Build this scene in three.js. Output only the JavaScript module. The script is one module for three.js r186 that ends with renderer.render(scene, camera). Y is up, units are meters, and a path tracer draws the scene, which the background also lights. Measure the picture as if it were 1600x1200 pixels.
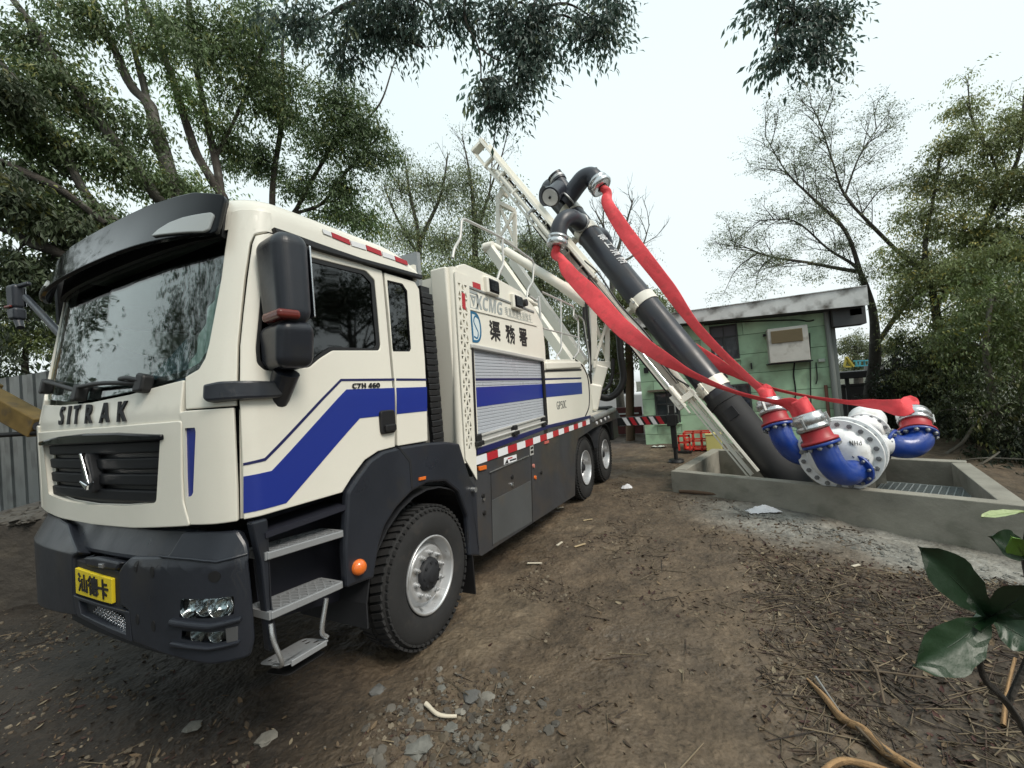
import * as THREE from 'three';
import { mergeGeometries, toCreasedNormals } from 'three/addons/utils/BufferGeometryUtils.js';
import { TessellateModifier } from 'three/addons/modifiers/TessellateModifier.js';
import { RoundedBoxGeometry } from 'three/addons/geometries/RoundedBoxGeometry.js';
import { TextGeometry } from 'three/addons/geometries/TextGeometry.js';
import { FontLoader } from 'three/addons/loaders/FontLoader.js';

// ---------------------------------------------------------------- camera, sky, sun, exposure
const scene = new THREE.Scene();
const renderer = new THREE.WebGLRenderer({ antialias: true });
renderer.toneMapping = THREE.LinearToneMapping;
renderer.toneMappingExposure = 2.12;
renderer.shadowMap.enabled = true;
const FOC = 658.64;                                   // focal length in pixels of a 1600 x 1200 picture
const camera = new THREE.PerspectiveCamera(2 * Math.atan(600 / FOC) * 180 / Math.PI, 4 / 3, 0.05, 400);
camera.rotation.set(0.0211, 0.45865, -0.08242, 'YXZ');
camera.position.set(2.2018, 1.9406, 2.7491);
camera.updateMatrixWorld(true);
scene.add(camera);

{ // overcast sky: pale, nearly even, a little brighter overhead
  const W = 256, H = 128, data = new Float32Array(W * H * 4);
  for (let j = 0; j < H; j++) for (let i = 0; i < W; i++) {
    const el = (j + 0.5) / H * Math.PI - Math.PI / 2, az = i / W * Math.PI * 2;
    const up = Math.max(0, Math.sin(el));
    const cl = 0.035 * Math.sin(az * 3 + 1.3 + 2 * up) + 0.015 * Math.sin(az * 7 + el * 9) + 0.012 * Math.sin(az * 2 - el * 15);
    const L = 0.505 * (0.94 + 0.1 * up + cl * 0.6);
    const k = (j * W + i) * 4;
    data[k] = L * (0.93 - 0.13 * up); data[k + 1] = L * (1.0 - 0.03 * up); data[k + 2] = L * 1.005; data[k + 3] = 1;
    if (el < -0.02) { data[k] *= 0.3; data[k + 1] *= 0.28; data[k + 2] *= 0.25; }
  }
  const sky = new THREE.DataTexture(data, W, H, THREE.RGBAFormat, THREE.FloatType);
  sky.mapping = THREE.EquirectangularReflectionMapping; sky.magFilter = THREE.LinearFilter; sky.needsUpdate = true;
  scene.background = sky; scene.environment = sky;
}
const sun = new THREE.DirectionalLight(0xfff6ea, 1.5);
sun.position.set(11, 13, 0.5); sun.target.position.set(0, 0, -3); sun.castShadow = true; sun.shadow.radius = 45;
sun.shadow.mapSize.set(2048, 2048); Object.assign(sun.shadow.camera, { left: -20, right: 20, top: 20, bottom: -20, near: 1, far: 60 });
scene.add(sun, sun.target);

// ---------------------------------------------------------------- helpers
let seed = 7;
const rnd = () => { seed = (seed + 0x6d2b79f5) | 0; let t = Math.imul(seed ^ (seed >>> 15), 1 | seed); t = (t + Math.imul(t ^ (t >>> 7), 61 | t)) ^ t; return ((t ^ (t >>> 14)) >>> 0) / 4294967296; };
const rr = (a, b) => a + (b - a) * rnd();
const V = (x, y, z) => new THREE.Vector3(x, y, z);
const ray = (px, py) => V((px - 800) / FOC, -(py - 600) / FOC, -1).applyQuaternion(camera.quaternion);
const at = (px, py, d) => ray(px, py).multiplyScalar(d).add(camera.position);
const onAxis = (px, py, ax, v) => { const r = ray(px, py), t = (v - camera.position[ax]) / r[ax]; return r.multiplyScalar(t).add(camera.position); };
const onX = (px, py, x = 0) => onAxis(px, py, 'x', x), onY = (px, py, y = 0) => onAxis(px, py, 'y', y), onZ = (px, py, z = 0) => onAxis(px, py, 'z', z);
const used = {};
const numbered = (n) => { used[n] = (used[n] || 0) + 1; return used[n] === 1 ? n : n + '_' + String(used[n] - 1).padStart(3, '0'); };
function tag(o, label, category, group, kind) { if (label) o.userData.label = label; if (category) o.userData.category = category; if (group) o.userData.group = group; if (kind) o.userData.kind = kind; return o; }
function thing(name, label, category, group, pos) { const o = new THREE.Group(); o.name = numbered(name); if (pos) o.position.copy(pos); scene.add(o); return tag(o, label, category, group); }
function boxUV(g) {
  const p = g.attributes.position, n = g.attributes.normal, uv = new Float32Array(p.count * 2);
  for (let i = 0; i < p.count; i++) {
    const ax = Math.abs(n.getX(i)), ay = Math.abs(n.getY(i)), az = Math.abs(n.getZ(i));
    let u, v; if (ax > ay && ax > az) { u = p.getZ(i); v = p.getY(i); } else if (ay > az) { u = p.getX(i); v = p.getZ(i); } else { u = p.getX(i); v = p.getY(i); }
    uv[i * 2] = u; uv[i * 2 + 1] = v;
  }
  g.setAttribute('uv', new THREE.BufferAttribute(uv, 2)); return g;
}
function merge(list) {
  const gs = list.flat(9).filter(Boolean).map((g) => { let q = g.index ? g.toNonIndexed() : g.clone(); for (const k of Object.keys(q.attributes)) if (!['position', 'normal', 'uv'].includes(k)) q.deleteAttribute(k);
    if (!q.attributes.normal) q.computeVertexNormals(); if (!q.attributes.uv) q.setAttribute('uv', new THREE.BufferAttribute(new Float32Array(q.attributes.position.count * 2), 2)); q.morphAttributes = {}; return q; });
  return gs.length === 1 ? gs[0] : mergeGeometries(gs);
}
// one named mesh under parent; geometry given in world coordinates unless the parent has its own axes
function part(name, geos, mat, parent, o = {}) {
  let g = Array.isArray(geos) ? merge(geos) : geos; if (!o.keepUV) boxUV(g);
  const m = new THREE.Mesh(g, mat); m.castShadow = m.receiveShadow = true;
  const top = !parent || parent === scene; m.name = top ? numbered(name) : name; (parent || scene).add(m);
  if (parent && parent !== scene && !o.local) { let q = parent; const off = V(0, 0, 0); while (q && q !== scene) { off.add(q.position); q = q.parent; } m.geometry.translate(-off.x, -off.y, -off.z); }
  if (o.label) m.userData.label = o.label; if (o.kind) m.userData.kind = o.kind;
  return m;
}
const box = (w, h, d, x = 0, y = 0, z = 0, r = 0) => (r ? new RoundedBoxGeometry(w, h, d, 2, r) : new THREE.BoxGeometry(w, h, d)).translate(x, y, z);
function boxTo(a, b, w, h, r = 0, upv = V(0, 1, 0)) { // a bar from a to b, w wide across, h high
  const d = b.clone().sub(a), L = d.length(), z = d.normalize(), x = V(0, 0, 0).crossVectors(upv, z).normalize(), y = V(0, 0, 0).crossVectors(z, x);
  const g = r ? new RoundedBoxGeometry(w, h, L, 2, r) : new THREE.BoxGeometry(w, h, L);
  return g.applyMatrix4(new THREE.Matrix4().makeBasis(x, y, z).setPosition(a.clone().add(b).multiplyScalar(0.5)));
}
function cylTo(a, b, r0, r1 = r0, n = 16, open = false) {
  const d = b.clone().sub(a), L = d.length(); const g = new THREE.CylinderGeometry(r1, r0, L, n, 1, open);
  return g.applyQuaternion(new THREE.Quaternion().setFromUnitVectors(V(0, 1, 0), d.normalize())).translate((a.x + b.x) / 2, (a.y + b.y) / 2, (a.z + b.z) / 2);
}
function tube(pts, r, n = 8, seg, tension = 0.5) { const c = new THREE.CatmullRomCurve3(pts, false, 'catmullrom', tension); return new THREE.TubeGeometry(c, seg || pts.length * 6, r, n, false); }
function taper(pts, radii, n = 7, seg = 4) { // limb whose radius runs through radii
  const c = new THREE.CatmullRomCurve3(pts), N = (pts.length - 1) * seg, pos = [], idx = []; const fr = c.computeFrenetFrames(N, false);
  for (let i = 0; i <= N; i++) { const t = i / N, p = c.getPoint(t), k = t * (radii.length - 1), k0 = Math.min(Math.floor(k), radii.length - 2), R = radii[k0] + (radii[k0 + 1] - radii[k0]) * (k - k0);
    for (let j = 0; j < n; j++) { const a = j / n * Math.PI * 2, rj = R * (1 + 0.08 * Math.sin(3 * a + i)); const q = p.clone().addScaledVector(fr.normals[i], Math.cos(a) * rj).addScaledVector(fr.binormals[i], Math.sin(a) * rj); pos.push(q.x, q.y, q.z); } }
  for (let i = 0; i < N; i++) for (let j = 0; j < n; j++) { const a = i * n + j, b = i * n + (j + 1) % n; idx.push(a, b, a + n, b, b + n, a + n); }
  const g = new THREE.BufferGeometry(); g.setAttribute('position', new THREE.Float32BufferAttribute(pos, 3)); g.setIndex(idx); g.computeVertexNormals(); return g;
}
const lathe = (pts, n = 40) => new THREE.LatheGeometry(pts.map((p) => new THREE.Vector2(p[0], p[1])), n);
function along(g, p, dir) { return g.applyQuaternion(new THREE.Quaternion().setFromUnitVectors(V(0, 1, 0), dir.clone().normalize())).translate(p.x, p.y, p.z); } // a y-axis geometry turned to dir at p
// outline (2D points) with its corners rounded by r
function outline(pts, r = 0, T = THREE.Shape) {
  const s = new T(), n = pts.length;
  if (!r) { pts.forEach((p, i) => (i ? s.lineTo(p[0], p[1]) : s.moveTo(p[0], p[1]))); s.closePath(); return s; }
  for (let i = 0; i < n; i++) { const a = pts[(i + n - 1) % n], b = pts[i], c = pts[(i + 1) % n], R = b[2] ?? r;
    const la = Math.hypot(a[0] - b[0], a[1] - b[1]), lc = Math.hypot(c[0] - b[0], c[1] - b[1]), k = Math.min(R, la * 0.45, lc * 0.45);
    const p = [b[0] + (a[0] - b[0]) / la * k, b[1] + (a[1] - b[1]) / la * k], q = [b[0] + (c[0] - b[0]) / lc * k, b[1] + (c[1] - b[1]) / lc * k];
    i ? s.lineTo(p[0], p[1]) : s.moveTo(p[0], p[1]); s.quadraticCurveTo(b[0], b[1], q[0], q[1]); }
  s.closePath(); return s;
}
const extr = (shape, depth, bevel = 0, seg = 6) => new THREE.ExtrudeGeometry(shape, { depth: Math.max(1e-4, depth - bevel), bevelEnabled: bevel > 0, bevelSize: bevel, bevelThickness: bevel, bevelOffset: -bevel, bevelSegments: 2, curveSegments: seg });
// a plate on the plane x = x0 growing to x0 + thick; outline given in picture points (or metres [z, y] when m is set)
const sideShape = (px, x0, r, T) => outline(px.map((p) => { const w = onX(p[0], p[1], x0); return p.length > 2 ? [-w.z, w.y, p[2]] : [-w.z, w.y]; }), r, T);
function side(px, x0, thick, { r = 0, bevel = 0, holes = [], holeR } = {}) {
  const s = sideShape(px, x0, r); for (const h of holes) s.holes.push(sideShape(h, x0, holeR ?? r, THREE.Path));
  return extr(s, thick, bevel).rotateY(Math.PI / 2).translate(x0, 0, 0);
}
function sideM(zy, x0, thick, { r = 0, bevel = 0 } = {}) { return extr(outline(zy.map((p) => [-p[0], p[1]]), r), thick, bevel).rotateY(Math.PI / 2).translate(x0, 0, 0); }

// periodic value noise and computed textures
const hash = (x, y, s) => { let h = Math.imul(x, 374761393) ^ Math.imul(y, 668265263) ^ Math.imul(s, 2147483647 ^ 1274126177); h = Math.imul(h ^ (h >>> 13), 1274126177); return ((h ^ (h >>> 16)) >>> 0) / 4294967296; };
function vn(x, y, per, s) { const xi = Math.floor(x), yi = Math.floor(y), fx = x - xi, fy = y - yi, u = fx * fx * (3 - 2 * fx), v = fy * fy * (3 - 2 * fy), m = (a) => ((a % per) + per) % per;
  const a = hash(m(xi), m(yi), s), b = hash(m(xi + 1), m(yi), s), c = hash(m(xi), m(yi + 1), s), d = hash(m(xi + 1), m(yi + 1), s); return a + (b - a) * u + (c - a) * v + (a - b - c + d) * u * v; }
function fbm(u, v, base, oct, s) { let f = 0, a = 0.5, per = base, t = 0; for (let o = 0; o < oct; o++) { f += a * vn(u * per, v * per, per, s + o * 17); t += a; a *= 0.55; per *= 2; } return f / t; }
function dataTex(N, fn, srgb = false, rep = 1) {
  const d = new Uint8Array(N * N * 4);
  for (let j = 0; j < N; j++) for (let i = 0; i < N; i++) { const c = fn(i / N, j / N), k = (j * N + i) * 4; for (let q = 0; q < 3; q++) { let x = Math.max(0, Math.min(1, c[q])); if (srgb) x = x <= 0.0031308 ? x * 12.92 : 1.055 * Math.pow(x, 1 / 2.4) - 0.055; d[k + q] = Math.round(x * 255); } d[k + 3] = 255; }
  const t = new THREE.DataTexture(d, N, N); t.wrapS = t.wrapT = THREE.RepeatWrapping; t.magFilter = THREE.LinearFilter; t.minFilter = THREE.LinearMipmapLinearFilter; if (srgb) t.colorSpace = THREE.SRGBColorSpace; t.repeat.set(rep, rep); t.needsUpdate = true; return t;
}
const grey = (f) => [f, f, f];
const std = (c, rough = 0.6, o = {}) => new THREE.MeshPhysicalMaterial({ color: o.map ? new THREE.Color(1, 1, 1) : new THREE.Color().setRGB(...c), roughness: rough, ...o });
// grain: tint a base colour by patches and specks. amp is relative.
function grain(c, amp, rep, s, o = {}) { const t = dataTex(256, (u, v) => { const f = (fbm(u, v, 4, 5, s) - 0.5) * 2 * amp + (hash(Math.floor(u * 256), Math.floor(v * 256), s) - 0.5) * amp * 0.5, e = o.patch ? Math.max(0, fbm(u, v, 3, 4, s + 5) - 0.55) * 3 : 0; return c.map((x, i) => x * (1 + f) * (1 - e) + (o.patch ? o.patch[i] * e : 0)); }, true, rep); return t; }
const bumpT = dataTex(256, (u, v) => grey(fbm(u, v, 6, 6, 91)));
const bump = (rep) => { const t = bumpT.clone(); t.repeat.set(rep, rep); t.needsUpdate = true; return t; };
const roughT = dataTex(256, (u, v) => grey(0.55 + 0.75 * (fbm(u, v, 3, 6, 33) - 0.35)));
const rough = (rep) => { const t = roughT.clone(); t.repeat.set(rep, rep); t.needsUpdate = true; return t; };

const M = {
  cream: std([0.7, 0.665, 0.55], 0.75, { map: grain([0.755, 0.73, 0.645], 0.035, 0.7, 3), roughnessMap: rough(0.9), clearcoat: 0.45, clearcoatRoughness: 0.18 }),
  blue: std([0.009, 0.026, 0.24], 0.4, { clearcoat: 0.4, clearcoatRoughness: 0.2 }),
  navy: std([0.008, 0.01, 0.085], 0.45, { clearcoat: 0.3, clearcoatRoughness: 0.3 }),
  plastic: std([0.02, 0.022, 0.028], 0.58, { roughnessMap: rough(1.3), bumpMap: bump(7), bumpScale: 0.0006, map: grain([0.0185, 0.0215, 0.029], 0.2, 1.1, 11, { patch: [0.035, 0.033, 0.03] }) }),
  dark: std([0.012, 0.013, 0.016], 0.7),
  skirt: std([0.036, 0.037, 0.041], 0.8, { roughnessMap: rough(0.8), map: grain([0.038, 0.039, 0.043], 0.12, 0.8, 12, { patch: [0.06, 0.05, 0.04] }) }),
  skirt2: std([0.06, 0.064, 0.066], 0.8, { roughnessMap: rough(0.8), map: grain([0.066, 0.07, 0.072], 0.1, 0.8, 13, { patch: [0.08, 0.07, 0.055] }) }),
  gloss: std([0.005, 0.006, 0.008], 0.07, { specularIntensity: 0.3 }),
  black: std([0.01, 0.01, 0.011], 0.5),
  rubber: std([0.013, 0.013, 0.014], 0.85, { bumpMap: bump(6), bumpScale: 0.001, map: grain([0.016, 0.016, 0.0165], 0.3, 2.1, 21, { patch: [0.05, 0.042, 0.034] }) }),
  alu: std([0.56, 0.57, 0.58], 0.45, { metalness: 0.85, roughnessMap: rough(2) }),
  rim: std([0.5, 0.51, 0.52], 0.6, { metalness: 0.55, roughnessMap: rough(3), map: grain([0.52, 0.53, 0.54], 0.08, 3, 31, { patch: [0.2, 0.18, 0.15] }) }),
  chrome: std([0.75, 0.76, 0.78], 0.12, { metalness: 1 }),
  steel: std([0.32, 0.33, 0.33], 0.5, { metalness: 0.7, map: grain([0.36, 0.37, 0.37], 0.2, 2, 41) }),
  shutter: std([0.47, 0.5, 0.55], 0.5, { metalness: 0.15, roughnessMap: rough(1) }), tread: std([0.3, 0.31, 0.32], 0.5, { metalness: 0.3 }), rail: std([0.5, 0.5, 0.48], 0.4, { metalness: 0.2 }),
  red: std([0.42, 0.02, 0.03], 0.35), white: std([0.74, 0.75, 0.77], 0.4), amber: std([0.75, 0.16, 0.02], 0.25, { clearcoat: 1 }),
  yellow: std([0.72, 0.55, 0.02], 0.5), ink: std([0.01, 0.009, 0.009], 0.6), greyInk: std([0.33, 0.36, 0.36], 0.5),
  lens: std([0.85, 0.88, 0.88], 0.05, { transmission: 1, thickness: 0, ior: 1.5 }),
  glass: std([0.72, 0.8, 0.78], 0.02, { transmission: 1, thickness: 0, ior: 2.0 }),
  sideGlass: std([0.2, 0.25, 0.27], 0.03, { transmission: 1, thickness: 0, ior: 1.7 }),
};
const font = await new FontLoader().loadAsync('fonts/droid/droid_sans_bold.typeface.json');
const fontR = await new FontLoader().loadAsync('fonts/droid/droid_sans_regular.typeface.json');
function text(str, size, depth, f = font, bevel = 0) { const g = new TextGeometry(str, { font: f, size, depth, curveSegments: 4, bevelEnabled: bevel > 0, bevelSize: bevel, bevelThickness: bevel, bevelSegments: 1 }); g.computeBoundingBox(); const b = g.boundingBox; return g.translate(-(b.min.x + b.max.x) / 2, -(b.min.y + b.max.y) / 2, 0); }
// Chinese characters from strokes on a 10 x 10 grid (y down); each stroke a run of points
const K = {
  san: [[.8, .6, 1.9, 1.5], [.4, 2.5, 1.5, 3.3], [.5, 6.2, 2.1, 4.2]], san2: [[.8, .6, 1.9, 1.7], [.4, 3.4, 1.5, 4.4], [.5, 9.4, 2.2, 6.2]],
  chi: [[2.4, .4, .4, 2.6], [2.8, 2.8, .4, 5.2], [1.8, 4.2, 1.8, 9.8]],
  qu: ['san', [3.4, .6, 9.4, .6], [3.6, .6, 3.6, 5], [3.6, 2, 8.6, 2, 8.6, 3.6, 3.6, 3.6], [3.4, 5, 9.6, 5], [.5, 6.7, 9.5, 6.7], [5, 5.4, 5, 10], [4.8, 6.8, 1, 9.4], [5.2, 6.8, 9, 9.4]],
  wu: [[.6, .9, 4, .9, 2.6, 2.4], [1.4, 1.8, 2.8, 2.8], [.4, 3.3, 4.4, 3.3, 3.6, 4.4], [2.5, 3.2, 2.5, 9.4, 1.6, 8.8], [2.3, 4.2, .4, 7.2], [6.4, .2, 5, 2.6], [5.6, 1.8, 9.4, 1.8], [8.2, 1.8, 5, 5], [6, 2.2, 9.6, 5], [5, 6.3, 9, 6.3, 8.4, 9.6, 7.6, 9.2], [7, 5, 6.8, 7, 4.6, 9.8]],
  shu: [[1.2, .5, 8.8, .5, 8.8, 2.6, 1.2, 2.6, 1.2, .5], [3.7, .5, 3.7, 2.6], [6.3, .5, 6.3, 2.6], [1.6, 4, 7.6, 4], [4.6, 2.8, 4.6, 5.4], [.4, 5.4, 9.6, 5.4], [8.6, 3.2, .8, 7.4], [3, 6.5, 8, 6.5, 8, 9.8, 3, 9.8, 3, 6.5], [3, 8.1, 8, 8.1]],
  shan: ['san2', [6.4, .8, 6.4, 9], [3.8, 3.4, 3.8, 9, 9, 9], [9, 3.4, 9, 9.4]],
  de: ['chi', [3.8, 1.4, 9.4, 1.4], [6.6, .2, 6.6, 2.6], [4.2, 2.6, 9.2, 2.6, 9.2, 4.4, 4.2, 4.4, 4.2, 2.6], [5.8, 2.6, 5.8, 4.4], [7.5, 2.6, 7.5, 4.4], [3.8, 5.6, 9.6, 5.6], [4, 7, 3.6, 9], [5.2, 6.6, 5.4, 9.4, 8.2, 9.4, 8.4, 8.4], [6.6, 6.4, 7.2, 7.6], [8.6, 6.8, 9.6, 8.6]],
  ka: [[5, .2, 5, 4.8], [5, 2.4, 8.4, 2.4], [.6, 4.8, 9.4, 4.8], [5, 4.8, 5, 9.8], [5.2, 6.4, 7.8, 7.8]],
  xu: ['chi', [6.6, .3, 3.4, 3.6], [6.6, .3, 9.8, 3.4], [4.8, 3.6, 8.4, 3.6], [3.8, 5.4, 9.4, 5.4], [6.6, 3.6, 6.6, 9.6, 5.8, 9], [4.8, 6.6, 3.8, 8.6], [8.2, 6.6, 9.4, 8.6]],
  gong: [[1, 1.2, 9, 1.2], [5, 1.2, 5, 8.8], [.5, 8.8, 9.5, 8.8]],
  xiao: ['san2', [6.5, .3, 6.5, 3.2], [4.4, .8, 5.2, 2.6], [8.8, .8, 7.8, 2.6], [4.4, 9.6, 4.4, 3.6, 8.8, 3.6, 8.8, 9.6], [4.4, 5.4, 8.8, 5.4], [4.4, 7.2, 8.8, 7.2]],
  fang: [[1, .6, 1, 9.8], [1, .8, 3.6, .8, 2.4, 3.6, 3.6, 5.2, 2, 6.4], [6.6, .2, 7, 1.6], [4, 2.2, 9.6, 2.2], [6.2, 2.2, 6, 5, 4, 9.6], [6.2, 4.6, 9, 4.6, 8.6, 9.2, 7.2, 9]],
  chui: [[7.6, .4, 2.4, 1.2], [1, 2.6, 9, 2.6], [.5, 4.8, 9.5, 4.8], [1, 7, 9, 7], [3.2, 2.6, 3.2, 7], [6.8, 2.6, 6.8, 7], [5, 1, 5, 9.4], [2, 9.4, 8, 9.4]],
  zhi: [[1, 1.6, 9, 1.6], [5, .2, 5, 2.6], [2.4, 2.8, 7.8, 2.8, 7.8, 8.2, 2.4, 8.2, 2.4, 2.8], [2.4, 4.5, 7.8, 4.5], [2.4, 6.4, 7.8, 6.4], [.6, 9.6, 9.4, 9.6]],
  gongs: [[2.6, .4, .6, 4.4], [1.8, 3, 1.8, 9.8], [3.6, 2.6, 9.4, 2.6], [5, .4, 5, 6], [8, .4, 8, 6], [3.2, 6, 9.8, 6], [5.2, 7, 3.6, 9.6], [7.6, 7, 9.4, 9.6]],
  pai: [[.4, 2.6, 3.4, 2.6], [2, .4, 2, 9.6, 1, 9], [.4, 6.4, 3.4, 5.4], [5.6, .4, 5.6, 9.8], [7.6, .4, 7.6, 9.8], [3.8, 2.4, 5.6, 2.4], [3.8, 4.8, 5.6, 4.8], [3.6, 7.2, 5.6, 7.2], [7.6, 2.4, 9.6, 2.4], [7.6, 4.8, 9.6, 4.8], [7.6, 7.2, 9.8, 7.2]],
  shui: [[5, .4, 5, 9.6, 4, 9], [.8, 3, 3.8, 3, .6, 8.4], [8.6, 2, 5.6, 4.4], [5.4, 4.2, 9.6, 8.8]],
  qiang: [[.4, 2.6, 3.4, 2.6], [2, .4, 2, 9.6, 1, 9], [.4, 6.4, 3.4, 5.4], [6.8, .4, 3.8, 4.4], [6.8, .4, 9.8, 4.2], [5, 4.6, 5, 9.4, 9.4, 9.4, 9.4, 8], [5, 4.8, 8.4, 4.8, 8.4, 7, 7.2, 7]],
  xian: [[1, .6, 1, 9.8], [1, .8, 3.6, .8, 2.4, 3.6, 3.6, 5.2, 2, 6.4], [6.8, .4, 4, 3.8], [6.8, .4, 9.8, 3.6], [5.2, 4, 8.4, 4], [4.8, 5.6, 5.6, 8], [6.6, 5.4, 7.2, 7.8], [9.2, 5.2, 7.8, 8.8], [4, 9.4, 9.8, 9.4]],
  che: [[1.2, 1.6, 9, 1.6], [4.6, .2, 2.4, 4.6, 8.6, 4.6], [.4, 7, 9.6, 7], [5.4, 3, 5.4, 9.9]],
};
function strokes(key) { return (K[key] || []).flatMap((s) => (typeof s === 'string' ? K[s] : [s])); }
function glyph(key, w, h, sw, depth) { // centred, lying in the xy plane, standing depth proud
  const out = []; let k = 0;
  for (const s of strokes(key)) for (let i = 0; i + 3 < s.length; i += 2) {
    const ax = (s[i] / 10 - .5) * w, ay = (.5 - s[i + 1] / 10) * h, bx = (s[i + 2] / 10 - .5) * w, by = (.5 - s[i + 3] / 10) * h, L = Math.hypot(bx - ax, by - ay);
    out.push(new THREE.BoxGeometry(L + sw * 0.8, sw, depth + (k++) * depth * 0.004).rotateZ(Math.atan2(by - ay, bx - ax)).translate((ax + bx) / 2, (ay + by) / 2, depth / 2)); }
  return merge(out);
}
// puts an xy-plane geometry on the plane x = x0, reading from front to rear, at picture point (px, py)
const onSide = (g, px, py, x0) => { const c = onX(px, py, x0); return g.rotateY(Math.PI / 2).translate(x0, c.y, c.z); };
// ---------------------------------------------------------------- ground
const smooth = (a, b, x) => { const t = Math.max(0, Math.min(1, (x - a) / (b - a))); return t * t * (3 - 2 * t); };
const nz = (x, z, f, s, o = 4) => fbm(x * f / 64 + 0.37, z * f / 64 + 0.61, 64, o, s) * 2 - 1;
// pit: corners on top of its walls
const PIT = { A: [1.29, -5.03], C: [4.92, -3.38], F: [5.42, -5.98], L: [1.9, -7.5] };
const inPit = (x, z, m) => { const q = [PIT.A, PIT.C, PIT.F, PIT.L]; let d = 1e9; for (let i = 0; i < 4; i++) { const a = q[i], b = q[(i + 1) % 4], ex = b[0] - a[0], ez = b[1] - a[1], l = Math.hypot(ex, ez); d = Math.min(d, -((x - a[0]) * -ez + (z - a[1]) * ex) / l - m); } return d; };
function groundY(x, z) {
  let y = 0.0 - 0.2 * smooth(2.2, 5.2, x + (z + 4) * 0.25) * smooth(-6.5, -3.2, z) + 0.12 * smooth(-7.5, -10, z);
  y -= 0.5 * smooth(5.0, 8, x) * smooth(-9, -5, z);
  y += 0.05 * nz(x, z, 0.7, 3, 3) + 0.028 * nz(x, z, 2.2, 9, 3) + 0.016 * nz(x, z, 8, 5, 3) * (1 - 0.6 * smooth(-8, -12, z));
  const rut = Math.exp(-(((x - 0.75) + 0.08 * (z + 1)) ** 2) / 0.03); y -= 0.035 * rut * smooth(-6, -3, z);
  y -= 0.07 * smooth(0.25, 0.0, Math.abs(x + 0.2)) * smooth(0.9, 0.2, Math.abs(z)) * 0.6;
  y += 0.10 * smooth(0.2, 1.2, (x - 2.55) - 0.25 * (z + 1)) * smooth(-2.6, -1.2, z) * smooth(3, 0.5, z);            // trodden bank at the right
  y += 0.12 * Math.exp(-((x - 4.35) ** 2 / 0.35 + (z + 2.2) ** 2 / 0.12));
  const far = Math.max(0, Math.hypot(x, z + 4) - 14); y += 0.02 * far;
  const p = inPit(x, z, 0.09); if (p > 0) y = Math.min(y, -0.75 - 0.05 * nz(x, z, 2, 4));
  return y;
}
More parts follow.
